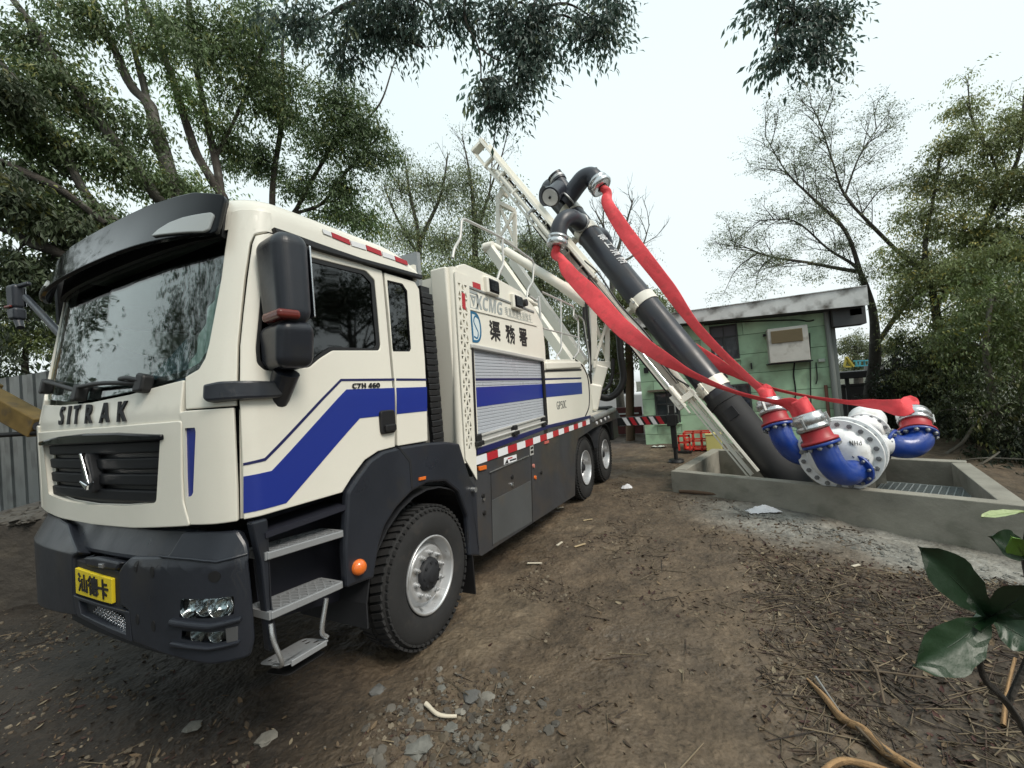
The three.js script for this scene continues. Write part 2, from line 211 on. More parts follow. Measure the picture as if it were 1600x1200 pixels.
{
  const line = (a, b, s) => { const r = []; for (let v = a; v < b - 1e-6; v += s) r.push(v); return r; };
  const xs = [...line(-90, -16, 9), ...line(-16, -6, 0.7), ...line(-6, -2.6, 0.15), ...line(-2.6, 4.2, 0.035), ...line(4.2, 8, 0.09), ...line(8, 16, 0.7), ...line(16, 91, 9)];
  const zs = [...line(-120, -24, 10), ...line(-24, -11, 0.8), ...line(-11, -5.2, 0.09), ...line(-5.2, 2.2, 0.037), ...line(2.2, 6, 0.3), ...line(6, 60, 6)];
  const nx = xs.length, nzc = zs.length, pos = new Float32Array(nx * nzc * 3), col = new Float32Array(nx * nzc * 3), uv = new Float32Array(nx * nzc * 2), idx = [];
  for (let j = 0; j < nzc; j++) for (let i = 0; i < nx; i++) {
    const x = xs[i], z = zs[j], k = j * nx + i, y = groundY(x, z); pos.set([x, y, z], k * 3); uv.set([x, z], k * 2);
    // matter: brown mud, grey silt by the pit, dark leaf mould at the lower right, sandy patches by the wheels; plus shade painted at the left
    const silt = smooth(1.0, 0.1, Math.abs((x - 3.1) * 0.42 - (z + 3.6)) - 0.15 + 0.45 * nz(x, z, 1.6, 21, 4)) * smooth(1.2, 2.6, x);
    const paintedShade = smooth(0.75, -0.5, x - 0.2 * (z - 1) + 0.55 * nz(x, z, 1.1, 31, 5)) * smooth(0.0, 0.9, z + 0.45 * nz(x, z, 1.5, 33, 5)); const leaf = Math.max(0, smooth(2.45, 2.9, x - 0.28 * (z + 1) + 0.18 * nz(x, z, 3, 35, 4)) * smooth(-2.6, -1.4, z + 0.3 * nz(x, z, 2, 37)));
    const sand = smooth(0.0, 0.35, nz(x, z, 1.3, 41, 4)) * smooth(1.3, 0.3, Math.abs(x - 0.3));
    const m = nz(x, z, 5, 51, 5), f = 1 + 0.3 * m;
    const c = [0.084, 0.061, 0.039], mixIn = (t, d) => { for (let q = 0; q < 3; q++) c[q] += (d[q] - c[q]) * t; };
    mixIn(sand * 0.6, [0.13, 0.1, 0.066]); mixIn(silt * 0.9, [0.2, 0.195, 0.175]); mixIn(leaf * 0.85, [0.042, 0.031, 0.021]); mixIn(paintedShade * 0.92, [0.0165, 0.0125, 0.009]);  // last mix puts the shade before the truck into the soil colour
    mixIn(smooth(-9, -10, z) * 0.6, [0.09, 0.065, 0.05]); mixIn(smooth(12, 18, Math.hypot(x, z + 4)) * 0.9, [0.04, 0.045, 0.022]);
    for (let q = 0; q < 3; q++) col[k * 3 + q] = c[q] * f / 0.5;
  }
  for (let j = 0; j < nzc - 1; j++) for (let i = 0; i < nx - 1; i++) { const a = j * nx + i; idx.push(a, a + nx, a + 1, a + 1, a + nx, a + nx + 1); }
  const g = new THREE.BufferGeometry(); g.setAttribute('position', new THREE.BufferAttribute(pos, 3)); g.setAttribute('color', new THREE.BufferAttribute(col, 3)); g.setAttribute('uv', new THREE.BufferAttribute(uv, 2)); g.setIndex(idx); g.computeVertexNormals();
  const clod = (u, v) => { const a = fbm(u, v, 12, 5, 71), b = fbm(u, v, 40, 3, 72); return a * 0.6 + b * 0.4; };
  const t = dataTex(1024, (u, v) => { const h = clod(u, v), s = hash(Math.floor(u * 1024), Math.floor(v * 1024), 5), l = fbm(u, v, 60, 2, 75); const f = 0.13 + 0.8 * h + (s - 0.5) * 0.26 + Math.max(0, l - 0.72) * 1.4 - Math.max(0, 0.33 - l) * 0.9; return [f * 0.5 / 0.53, f * 0.5 / 0.53 * (0.98 + 0.04 * l), f * 0.5 / 0.53 * (0.94 + 0.1 * l)]; }, true, 1 / 2.3);
  const b = dataTex(1024, (u, v) => grey(clod(u, v) * 0.8 + 0.2 * fbm(u, v, 90, 2, 77)), false, 1 / 2.3);
  const r = dataTex(256, (u, v) => grey(0.62 + 0.6 * (fbm(u, v, 5, 5, 79) - 0.3)), false, 1 / 3.1);
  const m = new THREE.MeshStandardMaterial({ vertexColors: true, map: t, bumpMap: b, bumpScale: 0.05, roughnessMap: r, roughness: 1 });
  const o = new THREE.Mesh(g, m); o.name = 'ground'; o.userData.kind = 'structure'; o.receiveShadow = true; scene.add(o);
}
// ---------------------------------------------------------------- loose things on the ground
function rock(r, flat = 0.6) { const g = new THREE.IcosahedronGeometry(r, 1), p = g.attributes.position, s = Math.floor(rnd() * 999); for (let i = 0; i < p.count; i++) { const x = p.getX(i), y = p.getY(i), z = p.getZ(i), k = 0.7 + 0.6 * hash(Math.round(x / r * 9), Math.round(y / r * 9) * 7 + Math.round(z / r * 9), s); p.setXYZ(i, x * k, y * k * flat, z * k); } g.computeVertexNormals(); return toCreasedNormals(g, 0.5); }
const scatterCol = new THREE.Color();
function scatter(name, label, category, geo, mat, n, place, cols) { // what nobody could count: one instanced object
  const im = new THREE.InstancedMesh(geo, mat, n), d = new THREE.Object3D();
  for (let i = 0; i < n; i++) { const q = place(i); d.position.set(q.x, (q.y ?? groundY(q.x, q.z)) + (q.dy || 0), q.z); d.rotation.set(q.rx ?? rr(-0.3, 0.3), rr(0, 6.3), q.rz ?? rr(-0.3, 0.3)); const s = q.s; Array.isArray(s) ? d.scale.set(...s) : d.scale.setScalar(s); d.updateMatrix(); im.setMatrixAt(i, d.matrix); const c = cols[Math.floor(rnd() * cols.length)], f = rr(0.7, 1.25); im.setColorAt(i, scatterCol.setRGB(c[0] * f, c[1] * f, c[2] * f)); }
  im.name = numbered(name); im.castShadow = im.receiveShadow = true; tag(im, label, category, null, 'stuff'); scene.add(im); return im;
}
const leafGeo = (() => { const g = new THREE.PlaneGeometry(1, 0.42, 4, 2), p = g.attributes.position; for (let i = 0; i < p.count; i++) { const x = p.getX(i), y = p.getY(i); p.setY(i, y * Math.max(0.05, 1 - Math.pow(Math.abs(x) * 2, 2.2))); p.setZ(i, 0.18 * x * x + 0.35 * Math.abs(y) + 0.04); } g.rotateX(-Math.PI / 2); g.computeVertexNormals(); return g; })();
{
  const white = new THREE.MeshStandardMaterial({ color: 0xffffff, roughness: 0.9, side: THREE.DoubleSide });
  const clear = (x, z) => !(x < 0.15 && x > -2.45 && z < 1.2) && inPit(x, z, -0.1) < 0;
  const near = (d0, d1, spread, cl = 1) => { for (;;) { const a = rr(-0.95, 0.75) - 0.05, d = d0 + (d1 - d0) * Math.pow(rnd(), spread), f = 0.45865 + 0; const x = 2.2 - Math.sin(f - a) * d, z = 2.75 - Math.cos(f - a) * d; if (clear(x, z) && (!cl || nz(x, z, 1.7, 13, 3) + 0.25 * nz(x, z, 9, 14, 2) > rr(-0.25, 0.5))) return { x, z }; } };
  scatter('soil_crumbs', 'small crumbs of brown soil and grit all over the muddy ground', 'soil', rock(1, 0.7), new THREE.MeshStandardMaterial({ color: 0xffffff, roughness: 0.95 }), 9000, () => { let q = near(1.3, 10, 1.2); for (let k = 0; k < 2 && Math.abs(q.x - 1.5 + 0.12 * q.z) < 0.75; k++) q = near(1.3, 10, 1.2); return { ...q, s: 0.004 + 0.016 * Math.pow(rnd(), 3), dy: 0.001 }; }, [[0.075, 0.055, 0.037], [0.11, 0.085, 0.058], [0.055, 0.042, 0.03], [0.15, 0.125, 0.09]]);
  scatter('leaf_litter', 'dry brown leaves and flakes of bark strewn over the mud', 'leaf litter', leafGeo, white, 12000, (i) => { let q; const zone = rnd(); if (zone < 0.6) q = { x: 2.2 + 2.6 * Math.pow(rnd(), 0.8), z: rr(-2.8, 1.6) }; else if (zone < 0.68) q = { x: rr(-2.8, 0.8), z: rr(1.0, 2.6) }; else q = near(1.5, 11, 1); return { ...q, s: 0.015 + 0.05 * Math.pow(rnd(), 1.8), dy: 0.003, rx: rr(-0.7, 0.7), rz: rr(-0.7, 0.7) }; }, [[0.085, 0.056, 0.032], [0.05, 0.034, 0.022], [0.12, 0.085, 0.05], [0.04, 0.022, 0.017], [0.06, 0.045, 0.03], [0.055, 0.024, 0.02], [0.045, 0.032, 0.022], [0.2, 0.165, 0.11]]);
  const st = new THREE.CylinderGeometry(0.5, 0.35, 1, 6).rotateZ(Math.PI / 2 - 0.02);
  scatter('twigs', 'thin broken twigs lying among the leaf litter', 'twigs', st, white, 2600, () => { let q; if (rnd() < 0.8) q = { x: 2.3 + 2.5 * rnd(), z: rr(-2.6, 1.4) }; else q = near(1.5, 10, 1); const L = rr(0.06, 0.35); return { ...q, s: [L, 0.004 + 0.006 * rnd(), 0.004 + 0.006 * rnd()], dy: 0.008, rx: 0, rz: rr(-0.12, 0.12) }; }, [[0.06, 0.042, 0.03], [0.035, 0.026, 0.02], [0.09, 0.07, 0.045], [0.16, 0.125, 0.08]]);
  scatter('gravel', 'grey chips of broken stone in the mud before the truck', 'gravel', rock(1, 0.45), white, 430, () => { const gs = () => rnd() + rnd() + rnd() - 1.5, u = gs() * 0.6, v = gs() * 0.4; return { x: 0.62 + u * 0.9 + v * 0.44, z: 0.62 - u * 0.44 + v * 0.9, s: 0.005 + 0.028 * Math.pow(rnd(), 3), dy: 0.002, rx: rr(-0.6, 0.6), rz: rr(-0.6, 0.6) }; }, [[0.1, 0.092, 0.078], [0.075, 0.066, 0.054], [0.14, 0.13, 0.11], [0.085, 0.07, 0.05]]);
  scatter('silt_lumps', 'grey lumps of dried silt heaped along the concrete pit wall', 'silt', rock(1, 0.6), white, 800, () => { const t = rr(0.2, 1.05), x = 1.5 + 3.4 * t + rr(-0.1, 0.3), z = -4.6 + 1.75 * t + 0.1 + 0.9 * Math.pow(rnd(), 1.5) * t; return { x, z, s: 0.006 + 0.035 * Math.pow(rnd(), 3.5), dy: 0.0 }; }, [[0.16, 0.158, 0.142], [0.12, 0.118, 0.105], [0.2, 0.195, 0.175]]);
  // stones one can tell apart
  const stoneM = [[0.14, 0.14, 0.125], [0.1, 0.1, 0.095], [0.19, 0.18, 0.155]].map((c) => std(c, 0.9, { map: grain(c, 0.35, 4, 60), bumpMap: bump(9), bumpScale: 0.003 }));
  const S = [[655, 1160, 0.075, 'flat grey stone at the bottom edge left of the middle'], [590, 1075, 0.05, 'rough grey stone in front of the folding step'], [762, 1082, 0.045, 'angular grey stone at the right of the broken stones'], [705, 1125, 0.04, 'small grey stone beside the pale bone-like stick'], [735, 1085, 0.06, 'largest grey slab among the broken stones'], [720, 1105, 0.035, 'dark chip below the largest grey slab'], [690, 1075, 0.03, 'tilted slate chip at the top of the broken stones'], [800, 1105, 0.03, 'lone chip at the right end of the broken stones'], [415, 1150, 0.06, 'dark stone in the shade under the bumper'], [300, 1130, 0.05, 'round stone in the dark soil below the headlight']];
  S.forEach(([x, y, r, l], i) => { const c = onY(x, y, 0.0); const m = part('stone', rock(r, 0.38).translate(c.x, groundY(c.x, c.z) + r * 0.12, c.z), stoneM[i % 3], null); tag(m, l, 'stone', 'stones lying in the mud'); });
  const woodM = std([0.42, 0.33, 0.2], 0.85, { map: grain([0.42, 0.33, 0.2], 0.25, 3, 61) }), paleM = std([0.55, 0.5, 0.4], 0.85, { map: grain([0.55, 0.5, 0.4], 0.2, 3, 62) });
  const W = [[835, 883, 0.17, -0.3, paleM, 'pale split of wood nearest the truck skirt'], [874, 853, 0.13, 0.9, paleM, 'short pale wood chip between two longer ones'], [906, 856, 0.16, 0.4, woodM, 'yellowish sliver of wood right of the pale chips'], [875, 795, 0.12, 0.1, paleM, 'white chip on the mud below the rear wheels'], [918, 812, 0.14, 0.1, woodM, 'brown stick on the mud behind the wood chips'], [1335, 868, 0.1, 0.2, paleM, 'white scrap on the mud left of the big leaves']];
  W.forEach(([x, y, L, a, m, l]) => { const c = onY(x, y, 0.0), h = groundY(c.x, c.z) + 0.014; const dir = V(Math.cos(a + 0.46), 0.04, -Math.sin(a + 0.46)); const g = boxTo(V(c.x, h, c.z).addScaledVector(dir, -L / 2), V(c.x, h, c.z).addScaledVector(dir, L / 2), 0.028, 0.013, 0.005); const p = g.attributes.position; for (let i = 0; i < p.count; i++) { const k = hash(i >> 3, 3, 5) * 0.008; p.setX(i, p.getX(i) + k); p.setY(i, p.getY(i) + k * 0.4); } tag(part('wood_chip', g, m, null), l, 'wood chip', 'scraps of wood on the mud'); });
  const stick = (n, l, pts, r0, r1, m, cat = 'stick') => tag(part(n, taper(pts, [r0, (r0 + r1) / 2, r1], 8, 6), m, null), l, cat);
  const bark = std([0.1, 0.075, 0.05], 0.95, { map: grain([0.1, 0.075, 0.05], 0.4, 5, 63) }), tan = std([0.34, 0.24, 0.13], 0.9, { map: grain([0.27, 0.165, 0.078], 0.45, 4, 64, { patch: [0.16, 0.1, 0.05] }), bumpMap: bump(7), bumpScale: 0.006 });
  const g0 = (x, y, dy = 0.02) => { const c = onY(x, y, 0.06); return V(c.x, groundY(c.x, c.z) + dy, c.z); };
  stick('stick', 'pale curved stick lying beside the broken stones', [g0(664, 1088, 0.03), g0(685, 1100, 0.035), g0(712, 1098, 0.02)], 0.014, 0.01, paleM);
  { const run = [[1258, 1030, 0.02], [1285, 1058, 0.035], [1315, 1090, 0.03], [1345, 1108, 0.05], [1380, 1135, 0.04], [1430, 1165, 0.05], [1490, 1200, 0.04]].map((q) => g0(...q)); const jit = (s) => run.map((v) => v.clone().add(V(rr(-s, s), rr(0, s * 0.6), rr(-s, s))));
    const b = thing('branch', 'peeled orange brown branch slanting to the bottom right corner', 'branch', null, run[3].clone()); part('wood', taper(run, [0.006, 0.018, 0.024, 0.02, 0.027, 0.022, 0.028], 9, 6), tan, b); for (let k = 0; k < 6; k++) { const a = Math.floor(rr(0, 4)), w = jit(0.02).slice(a, a + 3); part('splinter', taper(w, [0.002, 0.007, 0.002], 5, 5), k % 2 ? paleM : tan, b); } for (let k = 0; k < 5; k++) { const w = jit(0.035).slice(2 + (k % 3), 5 + (k % 3)); part('bark', taper(w, [0.003, 0.01, 0.004], 5, 4).scale(1, 1, 1), bark, b); } }
  stick('branch', 'gnarled tan branch along the bottom edge near the corner', [g0(1260, 1199, 0.04), g0(1310, 1160, 0.06), g0(1360, 1158, 0.05), g0(1420, 1175, 0.03)], 0.02, 0.013, tan, 'branch');
  stick('stick', 'straight dark stick standing slantwise in the litter', [g0(1350, 990, 0.0), g0(1368, 1025, 0.06), g0(1378, 1060, 0.02)], 0.008, 0.007, bark);
  stick('stick', 'long dark twig lying below the big leaf', [g0(1290, 1012), g0(1370, 1018, 0.03), g0(1450, 1025)], 0.006, 0.007, bark);
  stick('stick', 'grey rod beside the peeled branch', [g0(1272, 1030, 0.04), g0(1310, 1078, 0.03)], 0.007, 0.007, std([0.2, 0.2, 0.19], 0.6));
  stick('stick', 'forked pale twig at the right edge under the leaves', [g0(1585, 1020, 0.08), g0(1570, 1060, 0.06), g0(1563, 1090, 0.02)], 0.008, 0.012, tan);
  stick('plank', 'brown plank lying along the foot of the pit wall', [g0(1062, 764, 0.03), g0(1100, 769, 0.03), g0(1138, 773, 0.03)], 0.035, 0.035, std([0.11, 0.07, 0.045], 0.9), 'plank');
  // crumpled white sack
  const sackAt = (x, y, w, l, nm) => { const c = onY(x, y, 0.0), g = new THREE.PlaneGeometry(w, w * 0.5, 26, 14).rotateX(-Math.PI / 2), p = g.attributes.position; for (let i = 0; i < p.count; i++) { const X = p.getX(i), Z = p.getZ(i), e = (1 - (2 * X / w) ** 2) * (1 - (4 * Z / w) ** 2); p.setXYZ(i, X + 0.03 * nz(X * 9, Z * 9, 1, 4), 0.015 + Math.max(0, e) * (0.06 + 0.05 * nz(X, Z, 14, 8)) + 0.015 * nz(X, Z, 40, 6), Z); } g.computeVertexNormals(); g.rotateY(0.4).translate(c.x, groundY(c.x, c.z), c.z); tag(part(nm, g, std([0.6, 0.6, 0.62], 0.8, { side: THREE.DoubleSide }), null), l, 'bag'); };
  sackAt(1192, 799, 0.42, 'crumpled white sack lying in front of the pit wall', 'plastic_sack'); sackAt(980, 763, 0.2, 'small white scrap of plastic on the mud right of the rear wheels', 'plastic_scrap');
}
// ---------------------------------------------------------------- concrete pit, grating
const concM = std([0.24, 0.235, 0.205], 0.9, { map: grain([0.25, 0.238, 0.2], 0.3, 0.9, 70, { patch: [0.1, 0.105, 0.075] }), bumpMap: bump(2.5), bumpScale: 0.006 });
{
  const pit = thing('concrete_pit', 'low grey concrete pit walls holding the pump and the flanged pipes', 'pit wall', null, V(3.2, 0, -5.4));
  const wall = (a, b, t, y0, y1, ext = 0) => { const d = V(b[0] - a[0], 0, b[1] - a[1]), L = d.length(); d.normalize(); const n = V(-d.z, 0, d.x); const q = new RoundedBoxGeometry(L + ext, y1 - y0, Math.abs(t), 3, 0.012); return q.rotateY(-Math.atan2(d.z, d.x)).translate((a[0] + b[0]) / 2 + n.x * -t / 2, (y0 + y1) / 2, (a[1] + b[1]) / 2 + n.z * -t / 2); };
  const { A, C, F, L } = PIT; const inset = (p, q, t) => { const d = Math.hypot(q[0] - p[0], q[1] - p[1]); return [p[0] + (q[0] - p[0]) * t / d, p[1] + (q[1] - p[1]) * t / d]; };
  part('wall', wall(C, A, -0.17, -1.0, 0.36), concM, pit);
  part('wall', wall(inset(A, L, 0.205), L, -0.2, -1.0, 0.355), concM, pit);
  part('wall', wall(inset(L, F, 0.205), F, -0.2, -1.0, 0.362), concM, pit);
  part('wall', wall(inset(F, C, 0.205), inset(C, F, 0.205), -0.2, -1.0, 0.357), concM, pit);
  const gc = at(1461, 762, 5.75), gy = gc.y; const gm = std([0.34, 0.37, 0.37], 0.5, { metalness: 0.6 });
  const G = thing('steel_grating', 'pale galvanised steel grating lying inside the concrete pit', 'grating', null, V(gc.x, 0.0, gc.z)); const ang = -Math.atan2(F[1] - L[1], F[0] - L[0]);
  const mk = (g) => g.rotateY(ang).translate(gc.x, 0.1, gc.z);
  part('bearing_bars', mk(merge(Array.from({ length: 26 }, (_, i) => box(1.15, 0.03, 0.006, 0, 0, -0.4 + i * 0.032)))), gm, G, { kind: 'stuff' });
  part('cross_bars', mk(merge(Array.from({ length: 16 }, (_, i) => box(0.012, 0.01, 0.82, -0.55 + i * 0.073, 0.012, 0)))), gm, G, { kind: 'stuff' });
  part('frame', mk(merge([box(1.2, 0.04, 0.02, 0, 0, -0.42), box(1.2, 0.04, 0.02, 0, 0, 0.42), box(0.02, 0.04, 0.82, -0.59, 0, 0), box(0.02, 0.04, 0.82, 0.59, 0, 0)])), gm, G);
  for (const [sx, sz] of [[-0.5, 0.3], [0.5, 0.3], [-0.5, -0.3], [0.5, -0.3]]) part('support', mk(box(0.08, 0.9, 0.08, sx, -0.48, sz)), gm, G);
}
// ---------------------------------------------------------------- green hut
{
  const ZB = -9.9, B = (x, y) => { const p = onZ(x, y, ZB); return [p.x, p.y]; };
  const hut = thing('green_hut', 'small green painted hut with a shallow white metal roof behind the pit', 'hut', null, V(2.6, 0.1, -11.5));
  const x0 = B(1001, 600)[0], x1 = B(1298, 560)[0], yb = -0.1, y1 = 3.5;
  const wins = [[[1108, 511], [1156, 560]], [[1022, 614], [1064, 660]], [[1133, 602], [1178, 662]]].map(([a, b]) => { const p = B(...a), q = B(...b); return [p[0], q[0], q[1], p[1]]; });
  const tone = [[0.42, 0.62, 0.42], [0.44, 0.64, 0.44], [0.39, 0.58, 0.395]], gm = tone.map((c, i) => std(c, 0.75, { map: grain(c, 0.16, 0.8, 80 + i, { patch: [0.23, 0.31, 0.21] }), bumpMap: bump(3), bumpScale: 0.003 }));
  part('wall', [box(x1 - x0, y1 - yb, 0.16, (x0 + x1) / 2, (y1 + yb) / 2, ZB - 0.14 - 0.0), box(0.16, y1 - yb, 3.4, x0 + 0.081, (y1 + yb) / 2, ZB - 1.93), box(0.16, y1 - yb, 3.4, x1 - 0.081, (y1 + yb) / 2, ZB - 1.93)], std([0.06, 0.11, 0.07], 0.9), hut);
  // painted boards, cut out round the windows
  const cut = (rs, w) => rs.flatMap(([a, b, c, d]) => { if (w[0] >= b || w[1] <= a || w[2] >= d || w[3] <= c) return [[a, b, c, d]]; const o = []; if (w[0] > a) o.push([a, w[0], c, d]); if (w[1] < b) o.push([w[1], b, c, d]); const l = Math.max(a, w[0]), r = Math.min(b, w[1]); if (w[2] > c) o.push([l, r, c, w[2]]); if (w[3] < d) o.push([l, r, w[3], d]); return o; });
  const H = 0.51, n = Math.ceil((y1 - yb) / H), cols = [0, 0.5, 1]; for (let r = 0; r < n; r++) for (let k = 0; k < 2; k++) { const w = x1 - x0, sh = [0.04, -0.13, 0.1, -0.02][r % 4]; let rs = [[x0 + w * (k ? cols[k] + sh : 0), x0 + w * (k < 1 ? cols[k + 1] + sh : 1), yb + r * H, Math.min(y1, yb + (r + 1) * H)]]; for (const q of wins) rs = cut(rs, q);
    for (const [a, b, c, d] of rs) if (b - a > 0.03 && d - c > 0.03) part('wall_panel', box(b - a - 0.008, d - c - 0.011, 0.05, (a + b) / 2, (c + d) / 2, ZB - 0.03 + rr(-0.003, 0.003), 0.004), gm[Math.floor(rnd() * 3)], hut); }
  const fm = std([0.05, 0.055, 0.055], 0.6), pane = std([0.05, 0.06, 0.065], 0.08, { clearcoat: 1 });
  wins.forEach(([a, b, c, d], i) => { const W = part('window', [box(b - a, 0.04, 0.1, (a + b) / 2, c + 0.02, ZB - 0.03), box(b - a, 0.04, 0.1, (a + b) / 2, d - 0.02, ZB - 0.03), box(0.04, d - c - 0.08, 0.1, a + 0.02, (c + d) / 2, ZB - 0.03), box(0.04, d - c - 0.08, 0.1, b - 0.02, (c + d) / 2, ZB - 0.03), box(0.03, d - c - 0.08, 0.06, (a + b) / 2, (c + d) / 2, ZB - 0.03), box(b - a - 0.08, 0.03, 0.05, (a + b) / 2, c + (d - c) * (i ? 0.62 : 0.66), ZB - 0.03)], fm, hut);
    part('pane', box(b - a - 0.06, d - c - 0.06, 0.01, (a + b) / 2, (c + d) / 2, ZB - 0.055), i === 0 ? std([0.07, 0.075, 0.085], 0.15, { clearcoat: 0.6 }) : pane, W);
    if (i === 0) part('shade', box(b - a - 0.08, (d - c) * 0.3, 0.02, (a + b) / 2, d - (d - c) * 0.2, ZB - 0.035), std([0.11, 0.115, 0.13], 0.7), W);
    if (i < 2) part('notice', box((b - a) * 0.32, 0.22, 0.006, a + (b - a) * (i ? 0.68 : 0.28), c + (d - c) * (i ? 0.45 : 0.28), ZB - 0.022), std([0.45, 0.46, 0.46], 0.7), W);
    if (i === 1) part('hood', box(b - a + 0.2, 0.05, 0.25, (a + b) / 2 - 0.05, d + 0.06, ZB + 0.08), std([0.14, 0.12, 0.09], 0.8), W);
    part('sill', box(b - a + 0.06, 0.04, 0.13, (a + b) / 2, c - 0.022, ZB + 0.005), gm[1], W); });
  // roof: sheet on a slope, deep fascia, boxed eaves
  const e0 = onZ(1040, 507, ZB + 0.55), e1 = onZ(1357, 475, ZB + 0.55), rz = -13.6, sl = 0.04; const dir = e1.clone().sub(e0).normalize(); const a = e0.clone().addScaledVector(dir, -1.2), b = e1;
  const fas = std([0.42, 0.43, 0.42], 0.6, { metalness: 0.3, map: grain([0.6, 0.61, 0.6], 0.22, 1.1, 88, { patch: [0.09, 0.08, 0.065] }) });
  const roofH = 0.2; { const fp = new Float32Array(24 * 3), g = new THREE.BoxGeometry(1, 1, 0.05), q = g.attributes.position; for (let i = 0; i < q.count; i++) { const t = q.getX(i) + 0.5, h = 0.24 + 0.18 * t, base = a.clone().lerp(b, t); q.setXYZ(i, base.x, base.y - 0.02 + (q.getY(i) + 0.5) * h, base.z + q.getZ(i)); } g.computeVertexNormals(); part('fascia', g, fas, hut); }
  const sheet = []; for (let k = 0; k < 24; k++) { const t0 = k / 24, t1 = (k + 1) / 24, p = a.clone().lerp(b, t0), q = a.clone().lerp(b, t1); const m0 = p.clone().lerp(q, 0.5).add(V(0, 0.235 + 0.18 * (t0 + t1) / 2, 0)); sheet.push(boxTo(m0.clone().add(V(0, 0.0, 0.05)), m0.clone().add(V(0, sl * 4 + 0.25, rz - ZB)), p.distanceTo(q) * 0.96, 0.02)); }
  const roof = part('roof', [boxTo(a.clone().lerp(b, 0.5).add(V(0, roofH - 0.02, -0.06)), a.clone().lerp(b, 0.5).add(V(0, roofH + 0.3, rz - ZB)), a.distanceTo(b) - 0.05, 0.03)], fas, hut);
  sheet.forEach((g) => part('roof_sheet', g, fas, roof));
  const dk = std([0.03, 0.032, 0.034], 0.8); part('eaves', [boxTo(a.clone().add(V(0, -0.02, -0.32)), b.clone().add(V(-0.08, -0.02, -0.32)), 0.56, 0.03), boxTo(b.clone().add(V(-0.3, -0.12, -0.4)), b.clone().add(V(-0.08, -0.12, -0.4)), 0.4, 0.14)], dk, hut);
  part('bracket_box', [box(0.62, 0.42, 0.5, x1 + 0.36, e1.y - 0.2, ZB + 0.1, 0.01)], std([0.07, 0.075, 0.078], 0.8), hut);
  const corner = std([0.15, 0.17, 0.16], 0.7); part('corner_post', [box(0.12, 3.6, 0.12, x1 + 0.07, 1.6, ZB + 0.02, 0.01)], corner, hut);
  part('downpipe', [cylTo(V(x1 - 0.02, 3.35, ZB + 0.1), V(x1 + 0.01, -0.2, ZB + 0.1), 0.06, 0.06, 14), box(0.2, 0.2, 0.18, x1 - 0.03, 3.38, ZB + 0.1, 0.02)], std([0.2, 0.22, 0.21], 0.5), hut);
  part('rust_pipe', cylTo(V(x1 - 0.16, 1.5, ZB + 0.04), V(x1 - 0.15, -0.2, ZB + 0.04), 0.035, 0.035, 10), std([0.16, 0.07, 0.05], 0.7), hut);
  for (const [q, r] of [[[[1242, 563], [1240, 585], [1243, 610], [1241, 640]], 0.018], [[[1265, 520], [1266, 560], [1267, 640]], 0.014], [[[1272, 500], [1262, 502], [1240, 500], [1160, 503], [1100, 508]], 0.016], [[[1275, 566], [1277, 590], [1275, 600]], 0.012]]) part('cable', tube(q.map(([x, y]) => onZ(x, y, ZB + 0.02)), r, 6, 30), M.dark, hut);
  part('meter_box', box(0.14, 0.08, 0.08, B(1283, 563)[0], B(1283, 563)[1], ZB + 0.04, 0.01), std([0.35, 0.4, 0.36], 0.7), hut); part('wall_bracket', box(0.03, 0.16, 0.06, B(1174, 572)[0], B(1174, 572)[1], ZB + 0.03), M.dark, hut); part('vent', [box(0.12, 0.16, 0.05, B(1007, 579)[0] + 0.05, B(1007, 579)[1], ZB + 0.02)], M.dark, hut);
  // air conditioner box on the wall
  const p = B(1196, 517), q = B(1262, 563); const ac = thing('air_conditioner', 'boxy off-white window air conditioner on the green wall', 'air conditioner', null, V((p[0] + q[0]) / 2, q[1], ZB));
  const cx = (p[0] + q[0]) / 2, cy = (p[1] + q[1]) / 2, w = (q[0] - p[0]), h = p[1] - q[1], am = std([0.48, 0.47, 0.43], 0.6, { map: grain([0.5, 0.49, 0.45], 0.1, 1.5, 89, { patch: [0.25, 0.22, 0.18] }) });
  part('casing', box(w, h, 0.42, cx, cy, ZB + 0.21, 0.015), am, ac); part('grille', box(w * 0.78, h * 0.36, 0.02, cx - w * 0.03, cy + h * 0.24, ZB + 0.425), std([0.24, 0.19, 0.11], 0.8), ac);
  for (let k = 0; k < 8; k++) part('louvre', box(w * 0.77, 0.008, 0.025, cx - w * 0.03, cy + h * (0.085 + k * 0.044), ZB + 0.434), std([0.2, 0.165, 0.1], 0.8), ac); part('bracket', [box(w + 0.1, 0.03, 0.4, cx, cy - h / 2 - 0.02, ZB + 0.18), box(0.06, 0.06, 0.1, cx - w / 2 - 0.04, cy + h * 0.36, ZB + 0.1)], M.dark, ac);
}
// ---------------------------------------------------------------- the pump truck
const truck = thing('pump_truck', 'cream and blue drainage pump truck with its slanted mast raised, parked on mud', 'truck', null, V(-1.25, 0, -2.5));
const tess = (g, e) => new TessellateModifier(e, 10).modify(g.index ? g.toNonIndexed() : g);
